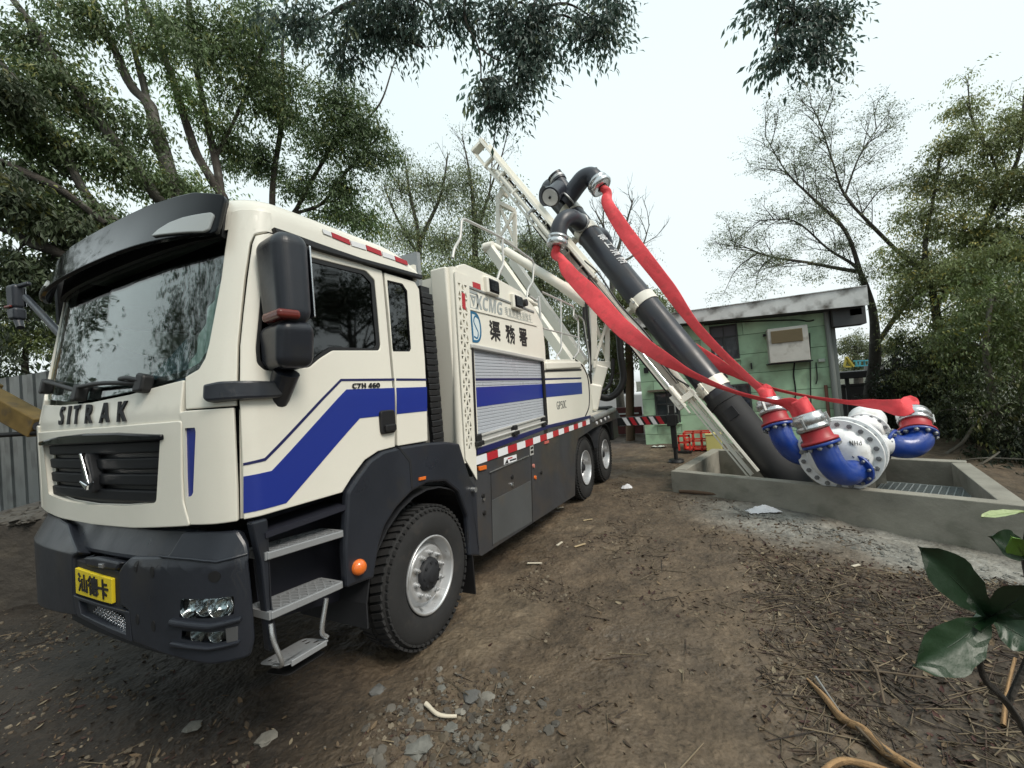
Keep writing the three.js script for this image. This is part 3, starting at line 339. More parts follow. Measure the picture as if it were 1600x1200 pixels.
// A curved wall whose plan is a profile (from the middle of the front round the near corner, mirrored on the far side) and that leans back as it rises.
function curvedWall(prof, lean, tum, ys) {
  const c = new THREE.CatmullRomCurve3(prof.map((p) => V(p[0], 0, p[1])), false, 'centripetal'); c.arcLengthDivisions = 600; const L = c.getLength(), pl = c.getSpacedPoints(500);
  const S = (u, y, w = 0) => { const f = (u2) => { const a = Math.min(Math.abs(u2) / L, 1) * 500, i = Math.min(Math.floor(a), 499), t = a - i, p = pl[i], q = pl[i + 1]; let x = p.x + (q.x - p.x) * t, z = p.z + (q.z - p.z) * t;
      if (Math.abs(u2) > L) z -= Math.abs(u2) - L; const k = Math.max(0, Math.min(1, (z - 0.2) / 1.1)); z -= lean(y) * k; x = -1.25 + (x + 1.25) * (1 - tum(y)); if (u2 < 0) x = -2.5 - x; return [x, z]; };
    const [x, z] = f(u); if (!w) return V(x, y, z); const e = 0.004, A = f(u + e), B = f(u - e), du = V(A[0] - B[0], 0, A[1] - B[1]).normalize();
    const C = S(u, y + e), D = S(u, y - e), dy = C.sub(D).normalize(), n = V(0, 0, 0).crossVectors(du, dy).multiplyScalar(-1); return V(x, y, z).addScaledVector(n, w * -1); };
  const proj = (p) => { const q = p.clone().applyMatrix4(camera.matrixWorldInverse); return [800 + FOC * q.x / -q.z, 600 - FOC * q.y / -q.z]; };
  const grid = []; for (let u = -1.45; u < L + 0.2; u += 0.03) for (let y = ys[0]; y <= ys[1]; y += 0.06) { const a = S(u, y), n = S(u, y, 0.01).sub(a); if (n.dot(camera.position.clone().sub(a)) > 0) grid.push([u, y, ...proj(a)]); }
  const inv = (px, py) => { let b = grid[0], bd = 1e9; for (const g of grid) { const d = (g[2] - px) ** 2 + (g[3] - py) ** 2; if (d < bd) { bd = d; b = g; } } let [u, y] = b;
    for (let k = 0; k < 6; k++) { const p = proj(S(u, y)), e = 1e-3, a = proj(S(u + e, y)), c2 = proj(S(u, y + e)), J = [(a[0] - p[0]) / e, (c2[0] - p[0]) / e, (a[1] - p[1]) / e, (c2[1] - p[1]) / e], det = J[0] * J[3] - J[1] * J[2]; if (Math.abs(det) < 1e-3) break; const rx = px - p[0], ry = py - p[1];
      u += Math.max(-0.06, Math.min(0.06, (rx * J[3] - ry * J[1]) / det)); y += Math.max(-0.06, Math.min(0.06, (ry * J[0] - rx * J[2]) / det)); } return [u, y]; };
  const wrap = (shape, w0, w1, { bevel = 0.006, edge = 0.07, bulge, crease = 0.6 } = {}) => { let g = tess(extr(shape, w1 - w0, bevel, 5), edge); const p = g.attributes.position;
    const nm = g.attributes.normal; for (let i = 0; i < p.count; i++) { const u = p.getX(i), y = p.getY(i), wz = w0 + p.getZ(i), W = (a, b) => wz + (bulge ? bulge(a, b) : 0), e = 0.006, q = S(u, y, W(u, y) || 1e-6), du = S(u + e, y, W(u + e, y) || 1e-6).sub(S(u - e, y, W(u - e, y) || 1e-6)).normalize(), dy = S(u, y + e, W(u, y + e) || 1e-6).sub(S(u, y - e, W(u, y - e) || 1e-6)).normalize(), n = V(0, 0, 0).crossVectors(du, dy).normalize();
      const r = du.multiplyScalar(nm.getX(i)).addScaledVector(dy, nm.getY(i)).addScaledVector(n, nm.getZ(i)).normalize(); p.setXYZ(i, q.x, q.y, q.z); nm.setXYZ(i, r.x, r.y, r.z); }
    return g; };
  const shape = (pts, r, T) => outline(pts.map((p) => { const q = inv(p[0], p[1]); return p.length > 2 ? [q[0], q[1], p[2]] : q; }), r, T);
  const patch = (pts, w0, w1, o = {}) => { const s = shape(pts, o.r ?? 0); for (const h of o.holes || []) s.holes.push(shape(h, o.holeR ?? o.r ?? 0, THREE.Path)); return wrap(s, w0, w1, o); };
  const patchUV = (pts, w0, w1, o = {}) => { const s = outline(pts, o.r ?? 0); for (const h of o.holes || []) s.holes.push(outline(h, o.holeR ?? 0, THREE.Path)); return wrap(s, w0, w1, o); };
  const lay = (g, u0, y0, w) => { g = g.index ? g.toNonIndexed() : g; const p = g.attributes.position; for (let i = 0; i < p.count; i++) { const q = S(u0 + p.getX(i), y0 + p.getY(i), w + p.getZ(i)); p.setXYZ(i, q.x, q.y, q.z); } g.computeVertexNormals(); return g; };
  return { S, inv, patch, patchUV, lay, L };
}
const cab = curvedWall([[-1.25, 1.60], [-0.9, 1.595], [-0.6, 1.58], [-0.35, 1.55], [-0.18, 1.51], [-0.07, 1.455], [-0.015, 1.385], [0, 1.29], [0, 0.8], [0, 0.3], [0, -0.13]],
  (y) => Math.max(0, y - 2) * 0.17, (y) => Math.max(0, y - 2) * 0.028, [1.35, 3.25]);
const far = (pts) => pts.map(([u, y, r]) => (r === undefined ? [-u, y] : [-u, y, r])).reverse();
const toUV = (pts) => pts.map((p) => { const q = cab.inv(p[0], p[1]); return p.length > 2 ? [...q, p[2]] : q; });
{
  const P = (n, g, m, o) => part(n, g, m, truck, o);
  // --- cab skin
  const pillar = [[361, 330], [378, 326], [424, 332], [427, 354], [420, 362], [397, 366], [390, 380], [386, 409], [382, 434], [376, 490], [371, 540], [370, 597], [370, 634], [290, 640], [289, 589], [310, 577], [320, 560], [326, 538], [335, 490], [345, 437], [351, 390], [356, 357]];
  P('corner_pillar', cab.patch(pillar, -0.03, 0, { r: 0.006 }), M.cream);
  const frontPx = [[84, 606], [150, 603], [220, 597], [287, 590], [287, 641], [264, 650], [262, 665], [170, 662], [78, 665]];
  const yTop = cab.inv(84, 606)[1], yw = cab.inv(287, 590), yb = cab.inv(170, 662)[1], uR = yw[0];
  P('front_panel', cab.patchUV([[-uR, yw[1] - 0.03], [-uR * 0.5, yw[1] - 0.06], [0, yw[1] - 0.07], [uR * 0.5, yw[1] - 0.055], [uR, yw[1] - 0.012], [uR, yb - 0.02], [-uR, yb - 0.02]], -0.03, 0, { r: 0.01 }), M.cream);
  const slot = [[289.5, 667], [307, 666], [309, 674], [305, 770], [302, 776], [292.5, 779], [291, 740]];
  const cornerPx = [[281, 645], [290, 642], [366, 637], [367, 665], [371, 765], [372, 814], [335, 819], [298, 820], [290, 783], [288, 740], [286, 664]];
  const cn = P('corner_panel', cab.patch(cornerPx, -0.018, 0.006, { r: 0.008, holes: [slot] }), M.cream);
  part('slot_inset', cab.patch([[286, 664], [312, 664], [308, 785], [290, 785]], -0.03, -0.007), M.blue, cn);
  P('corner_panel', cab.patchUV(far(toUV(cornerPx)), -0.03, 0.012, { r: 0.008 }), M.cream);
  P('corner_pillar', cab.patchUV(far(toUV(pillar)), -0.03, 0, { r: 0.006 }), M.cream);
  // grille and the cream surround
  const gTR = cab.inv(255, 681), gBR = cab.inv(250, 795), sB = cab.inv(298, 821), sR = cab.inv(286, 657), sM = cab.inv(286.5, 740), sN = cab.inv(288.5, 783);
  const inner = [[-gTR[0], gTR[1]], [gTR[0], gTR[1]], [gBR[0] - 0.005, gBR[1] + 0.03], [gBR[0] * 0.5, gBR[1] + 0.0], [0, gBR[1] - 0.01], [-gBR[0] * 0.5, gBR[1]], [-gBR[0] + 0.005, gBR[1] + 0.03]];
  P('grille_surround', cab.patchUV([[-sR[0], sR[1]], [sR[0], sR[1]], sM, sN, [sB[0] + 0.005, sB[1]], [sB[0] * 0.5, sB[1] - 0.028], [0, sB[1] - 0.035], [-sB[0] * 0.5, sB[1] - 0.028], [-sB[0] - 0.005, sB[1]], [-sN[0], sN[1]], [-sM[0], sM[1]]], -0.03, 0.01, { r: 0.02, holes: [inner], holeR: 0.03 }), M.cream);
  const gr = P('grille', cab.patchUV(inner.map(([u, y]) => [u * 1.03, gTR[1] + (y - gTR[1]) * 1.05]), -0.075, -0.05), M.black);
  const gh = gTR[1] - gBR[1];
  const slatM = std([0.008, 0.009, 0.011], 0.6, { specularIntensity: 0.4 }); for (let k = 0; k < 4; k++) { const y = gTR[1] - gh * (0.13 + k * 0.235), hw = gTR[0] * 0.96 - k * 0.01;
    part('slat', cab.patchUV([[-hw, y + 0.026], [hw, y + 0.026], [hw - 0.015, y - 0.04], [-hw + 0.015, y - 0.04]], -0.05, -0.012, { r: 0.012, bevel: 0.011, crease: 1.1 }), slatM, gr); }
  part('top_bar', cab.patchUV([[-gTR[0] - 0.02, gTR[1] + 0.008], [-gTR[0] * 0.5, gTR[1] + 0.035], [0, gTR[1] + 0.043], [gTR[0] * 0.5, gTR[1] + 0.035], [gTR[0] + 0.02, gTR[1] + 0.008], [gTR[0] + 0.02, gTR[1] - 0.022], [-gTR[0] - 0.02, gTR[1] - 0.022]], -0.02, 0.028, { r: 0.01, bevel: 0.011, crease: 1.2 }), M.gloss, gr);
  // emblem: two facing chrome blades on a dark shield
  const ey = (gTR[1] + gBR[1]) / 2 + 0.0;
  const em = P('emblem', cab.lay(tess(extr(outline([[-0.085, 0.03], [-0.05, 0.115], [0.03, 0.115], [0.075, -0.03], [0.055, -0.12], [-0.06, -0.12]], 0.02), 0.05, 0.01), 0.1), 0.0, ey, -0.03), M.dark);
  part('blade', [cab.lay(tess(extr(outline([[-0.03, 0.12], [-0.005, 0.12], [0.075, -0.06], [0.045, -0.05]], 0.004), 0.02, 0.005), 0.1), 0, ey, 0.02), cab.lay(tess(extr(outline([[-0.045, -0.045], [-0.03, -0.06], [0.03, -0.1], [0.045, -0.07]], 0.004), 0.02, 0.005), 0.1), 0, ey, 0.02)], M.chrome, em);
  // maker's lettering
  const a = cab.inv(93, 647), b = cab.inv(203, 642), n = 6, span = b[0] - a[0];
  [...'SITRAK'].forEach((ch, i) => { const px = [98.5, 109.5, 121, 140.5, 165, 192][i], q = cab.inv(px, 650 - 0.07 * (px - 92)); P('letter', cab.lay((ch === 'I' ? box(0.031, 0.115, 0.008, 0, 0, 0.004) : text(ch, 0.115, 0.008, font)).scale([1, 1, 1.02, 1.05, 1.12, 1.1][i], 1, 1), q[0], q[1], 0.002), M.dark); });
  // --- windscreen, its rubber and what is inside
  const wTop = cab.inv(353, 376), wBot = cab.inv(310, 577), wB2 = cab.inv(288, 588);
  const R0 = [[346, 430], [336, 490], [327, 538], [319, 560], [309, 575], [289, 586]].map((p) => cab.inv(...p));
  const scr = [[wTop[0], wTop[1] + 0.09], ...R0, [R0[5][0] * 0.5, R0[5][1] - 0.045], [0, R0[5][1] - 0.06]]; const full = [...scr, ...far(scr).slice(1)];
  P('windscreen', cab.patchUV(full, -0.022, -0.014, { bevel: 0 }), M.glass);
  P('screen_frame', cab.patchUV(full.map(([u, y]) => [u * 1.012, y]), -0.035, -0.024, { bevel: 0, holes: [full.map(([u, y]) => [u * 0.978, y < 2.3 ? y + 0.035 : y - 0.02])] }), M.black);
  // roof visor with smoked shell and clear lamp covers
  const vTR = cab.inv(364, 326), vBR = cab.inv(352, 379), vUL = [0, vBR[1] + 0.30];
  const hw = vBR[0] - 0.0;
  const vis = [[hw + 0.03, vTR[1] + 0.035], [hw + 0.02, vBR[1]], [hw * 0.8, vBR[1] + 0.0], [hw * 0.4, vBR[1] + 0.015], [0, vBR[1] + 0.02]], visT = [[0, vBR[1] + 0.31], [hw * 0.5, vBR[1] + 0.31], [hw * 0.85, vBR[1] + 0.29]];
  const visor = P('roof_visor', cab.patchUV([...vis, ...far(vis).slice(1), ...far(visT), ...visT.slice(1)], 0.025, 0.05, { r: 0.03, crease: 1.2, edge: 0.06, bulge: (u, y) => { const t = (vBR[1] + 0.31 - y) / 0.31; return 0.02 + 0.05 * t * t * (1 - Math.pow(Math.abs(u) / (hw + 0.05), 4)) + 0.02 * Math.max(0, t); } }), M.gloss);
  const lp = [[276, 386], [283, 374], [296, 363], [314, 355], [352, 347], [355, 351], [350, 375], [344, 379], [302, 383]];
  P('visor_black_band', cab.patchUV([[hw - 0.012, vBR[1] + 0.27], [hw - 0.012, vBR[1] + 0.03], [0, vBR[1] + 0.03], [-hw + 0.012, vBR[1] + 0.03], [-hw + 0.012, vBR[1] + 0.27]], -0.01, 0.014, { bevel: 0.002 }), M.black);  // black band laid over the cream roof front behind the visor
  const bul = (u, y) => { const t = Math.max(0, (vBR[1] + 0.31 - y) / 0.31); return 0.025 + 0.05 * t * t * (1 - Math.pow(Math.min(1, Math.abs(u) / (hw + 0.05)), 4)) + 0.02 * t; };
  for (const q of [toUV(lp), far(toUV(lp))]) { const cov = part('lamp_cover', cab.patchUV(q, 0.045, 0.058, { r: 0.012, bulge: bul }), std([0.3, 0.32, 0.32], 0.2), visor); }
  // wipers
  for (const [x0, y0, x1, y1] of [[131, 612, 84, 598], [231, 600, 135, 606], [236, 598, 200, 594]]) { const p = cab.inv(x0, y0), q = cab.inv(x1, y1); const A = cab.S(...p, 0.03), B = cab.S(...q, 0.035), mid = A.clone().lerp(B, 0.5).add(V(0, 0.012, 0.02)); P('wiper', tube([A, mid, B], 0.014, 6), M.black); }
  for (const [x, y] of [[131, 615], [230, 600], [79, 605]]) { const p = cab.inv(x, y); P('wiper_base', cab.lay(tess(extr(outline([[-0.045, -0.05], [0.04, -0.05], [0.05, 0.04], [-0.02, 0.06]], 0.02), 0.05, 0.012), 0.08), p[0], p[1], 0.0), M.black); }
  // inside of the cab
  const dm = std([0.02, 0.021, 0.023], 0.9);
  P('cab_lining', [box(2.36, 0.04, 1.5, -1.25, 1.42, 0.65), box(2.36, 1.7, 0.04, -1.25, 2.2, -0.1), box(2.3, 0.05, 1.3, -1.25, 3.0, 0.55), box(0.05, 0.35, 1.5, -2.42, 2.95, 0.6), box(0.05, 0.6, 1.5, -2.44, 1.7, 0.6)], dm); P('far_window', box(0.01, 0.75, 1.1, -2.45, 2.5, 0.7), M.sideGlass);
  P('dashboard', box(2.25, 0.35, 0.35, -1.25, 1.93, 1.22, 0.06), dm);
  for (const x of [-0.6, -1.9]) P('seat', [box(0.5, 0.16, 0.5, x, 1.95, 0.55, 0.06), box(0.5, 0.75, 0.15, x, 2.35, 0.25, 0.06), box(0.26, 0.2, 0.1, x, 2.83, 0.22, 0.04)], dm);
  P('steering_wheel', new THREE.TorusGeometry(0.22, 0.018, 8, 28).rotateX(-0.9).translate(-0.62, 2.22, 1.02), M.black);
  P('curtain', cab.patch([[331, 425], [348, 430], [338, 490], [329, 540], [312, 572], [268, 590], [286, 540], [306, 480]], -0.075, -0.07, { bevel: 0, edge: 0.02, bulge: (u, y) => 0.01 * Math.sin(u * 110 + y * 6) }), std([0.55, 0.6, 0.6], 0.9, { side: THREE.DoubleSide }));
  // --- near door, side panel behind it
  const doorPx = [[399, 368], [394, 381], [390, 409], [386.5, 434], [380, 490], [375, 540], [374.5, 600], [375, 640], [377.5, 700], [379.5, 760], [380.5, 812], [440, 797], [535, 769.5], [549, 747], [570, 719], [591, 705], [617.5, 698], [616.5, 640], [610.5, 570], [603.5, 490], [598, 430], [597, 423], [520, 397], [440, 369], [421, 364]];
  const winPx = [[418, 386], [492, 403], [572, 423], [586, 438], [591, 490], [595, 540], [593, 547.5], [520, 547.5], [500, 560], [484, 574], [415, 579], [402, 568], [400, 545], [407, 470]];
  const door = P('door', cab.patch(doorPx, -0.03, 0, { r: 0.005, edge: 0.035, holes: [winPx], holeR: 0.02 }), M.cream);
  const ring = (pts, k) => { const cx = pts.reduce((s, p) => s + p[0], 0) / pts.length, cy = pts.reduce((s, p) => s + p[1], 0) / pts.length; return pts.map(([x, y]) => { const d = Math.hypot(x - cx, y - cy); return [x - (x - cx) / d * k, y - (y - cy) / d * k]; }); };
  part('window_frame', cab.patch(winPx, -0.028, -0.006, { r: 0.02, holes: [ring(winPx, 6)], holeR: 0.02, bevel: 0.003 }), M.black, door);
  part('window', cab.patch(ring(winPx, 4), -0.02, -0.014, { r: 0.02, bevel: 0 }), M.sideGlass, door);
  const sidePx = [[600.5, 425.5], [648, 440], [655, 452], [664, 560], [668.5, 689], [621.5, 697], [620, 640], [614.5, 570], [607.5, 490]];
  const qw = [[604, 436], [629, 442], [637, 454], [643, 545], [640.5, 550.5], [614, 550.5], [612.5, 546]];
  const sp = P('side_panel', cab.patch(sidePx, -0.03, 0, { r: 0.012, holes: [qw], holeR: 0.01 }), M.cream);
  part('window_frame', cab.patch(qw, -0.028, -0.006, { r: 0.01, holes: [ring(qw, 2.5)], holeR: 0.01, bevel: 0.002 }), M.black, sp);
  part('window', cab.patch(ring(qw, 2), -0.02, -0.014, { r: 0.01, bevel: 0 }), M.sideGlass, sp);
  P('door', cab.patchUV(far(toUV([...doorPx.slice(0, 22)])), -0.03, 0, { r: 0.005, holes: [far(toUV(winPx))], holeR: 0.02 }), M.cream);
  P('side_panel', cab.patchUV(far(toUV(sidePx)), -0.03, 0, { r: 0.012 }), M.cream);
  // painted stripes
  const thinD = [[616, 591.2], [532, 592], [439, 689.5], [413.5, 715.5], [380, 723.5], [380, 727.5], [415, 719.8], [441, 693.5], [533.5, 595.4], [616, 594.8]];
  const wideD = [[616, 606], [541, 608.5], [424.5, 735.5], [380.5, 744.5], [380.5, 802], [447, 786], [541, 677], [562, 653.5], [616.8, 647.5]];
  part('stripe', cab.patch(thinD, 0, 0.003, { bevel: 0, edge: 0.035 }), M.navy, door);
  part('stripe', cab.patch(wideD, 0, 0.003, { bevel: 0, edge: 0.035 }), M.blue, door);
  part('stripe', cab.patch([[619, 591.2], [666, 591.5], [666, 594.8], [619, 594.8]], 0, 0.003, { bevel: 0 }), M.navy, sp);
  part('stripe', cab.patch([[619, 606], [666.5, 604.5], [667, 642], [620, 647]], 0, 0.003, { bevel: 0 }), M.blue, sp);
  const h0 = cab.inv(604, 659);
  part('handle', [cab.lay(tess(extr(outline([[-0.075, -0.085], [0.075, -0.085], [0.075, 0.085], [-0.075, 0.085]], 0.03), 0.022, 0.008), 0.1), ...h0, 0.0), cab.lay(tess(extr(outline([[-0.05, -0.07], [0.06, -0.07], [0.06, -0.02], [-0.05, -0.02]], 0.015), 0.02, 0.008), 0.1), ...h0, 0.022)], M.black, door);
  const m0 = cab.inv(572, 602.5); part('lettering', cab.lay(text('C7H 460', 0.034, 0.006, font).scale(1.45, 1, 1), ...m0, 0.003), M.dark, door);
  const c0 = cab.inv(374, 660), c1 = cab.inv(378, 800);
  part('door_seal', cab.patch([[372, 640], [379, 640], [384, 811], [372, 813]], -0.07, -0.034, { bevel: 0 }), M.cream, door);
  // --- roof
  const rings = [[0, 2.975], [0, 3.06], [0.006, 3.11], [0.022, 3.155], [0.06, 3.185], [0.16, 3.2], [0.45, 3.22], [1, 3.225]], pos = [], idx = [], NU = 90, T = cab.L + 0.02;
  rings.forEach(([s, y]) => { for (let i = 0; i <= NU; i++) { const u = -T + 2 * T * i / NU, p = cab.S(u, Math.min(y, 3.12)); const x = p.x + (-1.25 - p.x) * s, z = p.z + (0.6 - p.z) * s; const rear = Math.max(0, (0.25 - z) / 0.4); pos.push(x, y - (y > 3 ? (y - 2.98) * 0.55 * rear * rear : 0), z); } });
  for (let k = 0; k < rings.length - 1; k++) for (let i = 0; i < NU; i++) { const q = k * (NU + 1) + i; idx.push(q, q + NU + 1, q + 1, q + 1, q + NU + 1, q + NU + 2); }
  const rg = new THREE.BufferGeometry(); rg.setAttribute('position', new THREE.Float32BufferAttribute(pos, 3)); rg.setIndex(idx); rg.computeVertexNormals();
  const roof = P('roof', [rg, box(2.4, 0.14, 0.03, -1.25, 3.03, -0.13)], M.cream);
  for (const q of [[[517, 363], [545, 375], [547, 383], [519, 371]], [[571, 383], [594, 392], [596, 400], [573, 391]], [[616, 400], [635, 408], [637, 415], [618, 408]]]) part('reflector', cab.patch(q, 0.0, 0.006, { bevel: 0 }), M.red, roof);
  for (const q of [[[503, 358], [516, 363], [518, 370], [505, 365]], [[547, 376], [570, 383], [572, 391], [549, 384]], [[596, 393], [615, 400], [617, 407], [598, 401]]]) part('reflector', cab.patch(q, 0.0, 0.006, { bevel: 0 }), M.white, roof);
  P('drip_rail', cab.patch([[424, 358], [487, 380], [560, 405], [655, 431], [656, 437], [560, 411], [487, 390], [427, 366]], 0, 0.035, { bevel: 0.004 }), M.black);
  // --- black strip, mirrors
  P('mirror_base', cab.patch([[328, 603], [350, 598], [374, 597], [430, 597], [438, 602], [438, 617], [430, 622], [374, 626], [332, 630], [327, 624]], 0, 0.05, { r: 0.015, bevel: 0.014, crease: 1 }), M.plastic);
  const mirror = (mx, sgn, sc = 1) => { // housing looks forward; x outward
    const o = new THREE.Group(); const rot = (g) => g.scale(sc, sc, sc).rotateY(sgn * -0.18).translate(mx.x, mx.y, mx.z);
    const hs = new RoundedBoxGeometry(0.30, 0.50, 0.2, 6, 0.075); { const p = hs.attributes.position; for (let i = 0; i < p.count; i++) { const y = p.getY(i), t = (y + 0.25) / 0.5; p.setX(i, p.getX(i) * (0.9 + 0.1 * t) + sgn * 0.012 * (1 - t)); p.setZ(i, p.getZ(i) * (0.85 + 0.2 * t * (1.4 - t))); } hs.computeVertexNormals(); }
    const h = P('mirror', rot(hs.translate(0, 0.13, 0)), M.plastic);
    const l2 = new RoundedBoxGeometry(0.29, 0.25, 0.2, 6, 0.06); { const p = l2.attributes.position; for (let i = 0; i < p.count; i++) { const t = (p.getY(i) + 0.125) / 0.25; p.setX(i, p.getX(i) * (0.8 + 0.2 * t) - sgn * 0.02 * (1 - t)); } l2.computeVertexNormals(); }
    part('lower_housing', rot(l2.translate(0, -0.225, 0)), M.plastic, h);
    part('mirror_glass', rot(box(0.22, 0.4, 0.01, 0, 0.13, -0.105, 0.004)), M.chrome, h);
    part('indicator', rot(box(0.2, 0.05, 0.12, sgn * 0.06, -0.075, 0.055, 0.02)), std([0.13, 0.02, 0.015], 0.25), h);
    part('arm', rot(cylTo(V(-sgn * 0.04, -0.36, 0), V(-sgn * 0.14, -0.52, 0.02), 0.07, 0.06, 14)), M.plastic, h); part('upper_arm', rot(boxTo(V(-sgn * 0.12, 0.33, 0), V(-sgn * 0.4, 0.36, -0.03), 0.08, 0.08, 0.03)), M.plastic, h);
    return h; };
  const mp = at(446, 478, 2.32); mirror(mp, 1); mirror(at(25, 474, 4.3), -1, 0.5);
  P('mirror_arm', [boxTo(at(40, 464, 4.25), cab.S(-1.3, 2.62, 0), 0.05, 0.06, 0.02)], M.plastic);
}
// --- bumper and steps
const bum = curvedWall([[-1.25, 1.68], [-0.9, 1.675], [-0.55, 1.65], [-0.3, 1.60], [-0.14, 1.54], [-0.05, 1.475], [-0.01, 1.41], [0, 1.33], [0, 1.2]], (y) => Math.max(0, y - 1.2) * 0.5 + Math.max(0, 0.55 - y) * 0.35, () => 0, [0.35, 1.45]);
{
  const P = (n, g, m, o) => part(n, g, m, truck, o);
  const lampHole = [[279, 931], [369, 926], [372, 940], [370, 963], [330, 971], [276, 969]], fogHole = [[281, 980], [335, 983], [374, 977], [373, 1002], [335, 1010], [279, 1002]];
  const rightPx = [[286, 829], [340, 829], [372, 827], [386, 848], [390, 870], [394, 930], [399, 1000], [392, 1026], [330, 1040], [290, 1034], [206, 1003], [200, 955], [186, 945], [184, 893], [206, 868], [262, 868]];
  const b = P('bumper', bum.patch(rightPx, -0.06, 0, { r: 0.02, bevel: 0.015, holes: [lampHole, fogHole], holeR: 0.012, crease: 0.9 }), M.plastic);
  const bu = (px) => px.map((p) => bum.inv(...p));
  const rUV = bu(rightPx); const lUV = [...bu([[92, 808], [106, 818], [113, 840], [122, 862], [113, 872], [114, 930], [119, 963]]), ...bu([[392, 1026], [399, 1000], [394, 930], [390, 870], [386, 848], [372, 827]]).map(([u, y]) => [-u, y])];
  P('bumper', bum.patchUV(lUV, -0.06, 0, { r: 0.015, bevel: 0.012 }), M.plastic);
  P('bumper_recess', bum.patchUV([[rUV[0][0] + 0.05, rUV[0][1] + 0.02], [rUV[0][0], rUV[0][1] - 0.14], [-rUV[0][0], rUV[0][1] - 0.14], [-rUV[0][0] - 0.05, rUV[0][1] + 0.02]], -0.1, -0.045, { bevel: 0.02, r: 0.03 }), M.plastic);
  P('bumper_recess', bum.patchUV([[0.62, 1.28], [0.6, 0.66], [-0.6, 0.66], [-0.62, 1.28]], -0.17, -0.12), M.dark);
  // lip over the recess and tow cover
  P('tow_cover', bum.patch([[128, 872], [150, 868], [190, 878], [182, 892], [160, 890], [135, 886]], -0.08, 0.0, { r: 0.02, bevel: 0.015 }), M.plastic);
  P('tow_pin', bum.patch([[157, 880], [163, 881], [163, 887], [157, 886]], 0.0, 0.01, { bevel: 0.002 }), M.alu);
  // number plate with dark holder
  const np = P('number_plate', bum.patch([[117, 887.5], [174, 905], [175, 944], [118.5, 927]], -0.015, 0.0, { r: 0.006, bevel: 0.002 }), M.yellow);
  part('plate_holder', bum.patch([[113, 876], [186, 896], [186, 956], [114, 934]], -0.08, -0.018, { r: 0.01, bevel: 0.004 }), M.dark, np);
  [['shan', 130.5, 910.5], ['de', 146, 915.5], ['ka', 161.5, 920.5]].forEach(([k, x, y]) => { const q = bum.inv(x, y); part('lettering', bum.lay(glyph(k, 0.115, 0.105, 0.0125, 0.004), q[0], q[1], 0.0005), M.ink, np); });
  // air intake under the plate with a stepped tread plate
  P('intake_frame', [[[114, 930], [200, 956], [200, 961], [114, 935]], [[194, 956], [201, 957], [205, 1002], [197, 999]], [[118, 955], [204, 994], [205, 1003], [121, 963]], [[114, 930], [121, 933], [126, 961], [118, 958]]].map((q) => bum.patch(q, -0.06, 0.0, { r: 0.004, bevel: 0.004 })), M.plastic);
  const tr = P('tread_plate', bum.patch([[120, 938], [197, 962], [199, 998], [124, 962]], -0.045, -0.032, { bevel: 0.002 }), M.dark);
  const studs = []; for (let r = 0; r < 4; r++) for (let k = 0; k < 14 - r; k++) { const q = bum.inv(139 + k * 4.15 + r * 3, 958.5 + k * 2.45 - r * 3.4); studs.push(new THREE.CylinderGeometry(0.0075, 0.009, 0.012, 8).rotateX(Math.PI / 2).translate(...bum.S(q[0], q[1], -0.027).toArray())); }
  part('studs', studs, M.chrome, tr, { kind: 'stuff' });
  // lamps
  const lamp = (hole, fog) => { const q = hole.map((p) => bum.inv(...p)), u = q.map((p) => p[0]), y = q.map((p) => p[1]); const [u0, u1, y0, y1] = [Math.min(...u), Math.max(...u), Math.min(...y), Math.max(...y)];
    const L = P(fog ? 'fog_lamp' : 'headlight', bum.patch(hole.map(([x, y]) => [x + (x > 320 ? 5 : -5), y]), -0.1, -0.085, { bevel: 0.002 }), std([0.55, 0.56, 0.56], 0.25, { metalness: 0.35 }));
    part('lens', bum.patch(hole, -0.02, -0.012, { bevel: 0.002 }), M.lens, L);
    const rs = fog ? [[0.3, 0.5], [0.62, 0.5]] : [[0.2, 0.5], [0.45, 0.52], [0.72, 0.5]];
    rs.forEach(([a, b2], i) => { const p = bum.S(u0 + (u1 - u0) * a, y0 + (y1 - y0) * b2, -0.045), n2 = bum.S(u0 + (u1 - u0) * a, y0 + (y1 - y0) * b2, 0).sub(p); const R = (fog ? 0.038 : 0.062) * (i === 1 && !fog ? 0.75 : 1);
      part('reflector', along(lathe([[0.006, -0.03], [R * 0.5, -0.022], [R * 0.85, 0.0], [R, 0.03], [R * 1.05, 0.03]], 24), p, n2), M.chrome, L);
      part('bulb', along(new THREE.SphereGeometry(0.014, 12, 8), p, n2), M.lens, L); });
    if (fog) part('bezel', bum.patch([[352, 982], [372, 978], [372, 1001], [354, 1005]], -0.03, 0.002, { bevel: 0.003 }), std([0.07, 0.072, 0.075], 0.5), L); else part('bezel', bum.patch([[277, 931], [281, 931], [279, 969], [275, 969]], -0.08, -0.03), M.dark, L);
    return L; };
  lamp(lampHole, false); lamp(fogHole, true);
  P('lamp_ridge', bum.patch([[268, 966], [330, 973], [378, 962], [378, 969], [330, 982], [268, 975]], -0.02, 0.022, { r: 0.01, bevel: 0.01, crease: 1 }), M.plastic);
  P('lamp_ridge', bum.patch([[268, 1002], [330, 1009], [376, 999], [374, 1005], [330, 1015], [270, 1009]], -0.02, 0.016, { r: 0.008, bevel: 0.008, crease: 1 }), M.plastic);
  for (const [x, y, w, h] of [[335, 901, 0.03, 0.028], [212, 886, 0.014, 0.028], [238, 894, 0.014, 0.028], [215, 968, 0.014, 0.028], [240, 978, 0.014, 0.028]]) { const q = bum.inv(x, y); P('hole', bum.lay(tess(new THREE.CylinderGeometry(w, w, 0.004, 20).rotateX(Math.PI / 2).scale(1, h / w, 1), 0.1), q[0], q[1], 0.0005), M.black); }
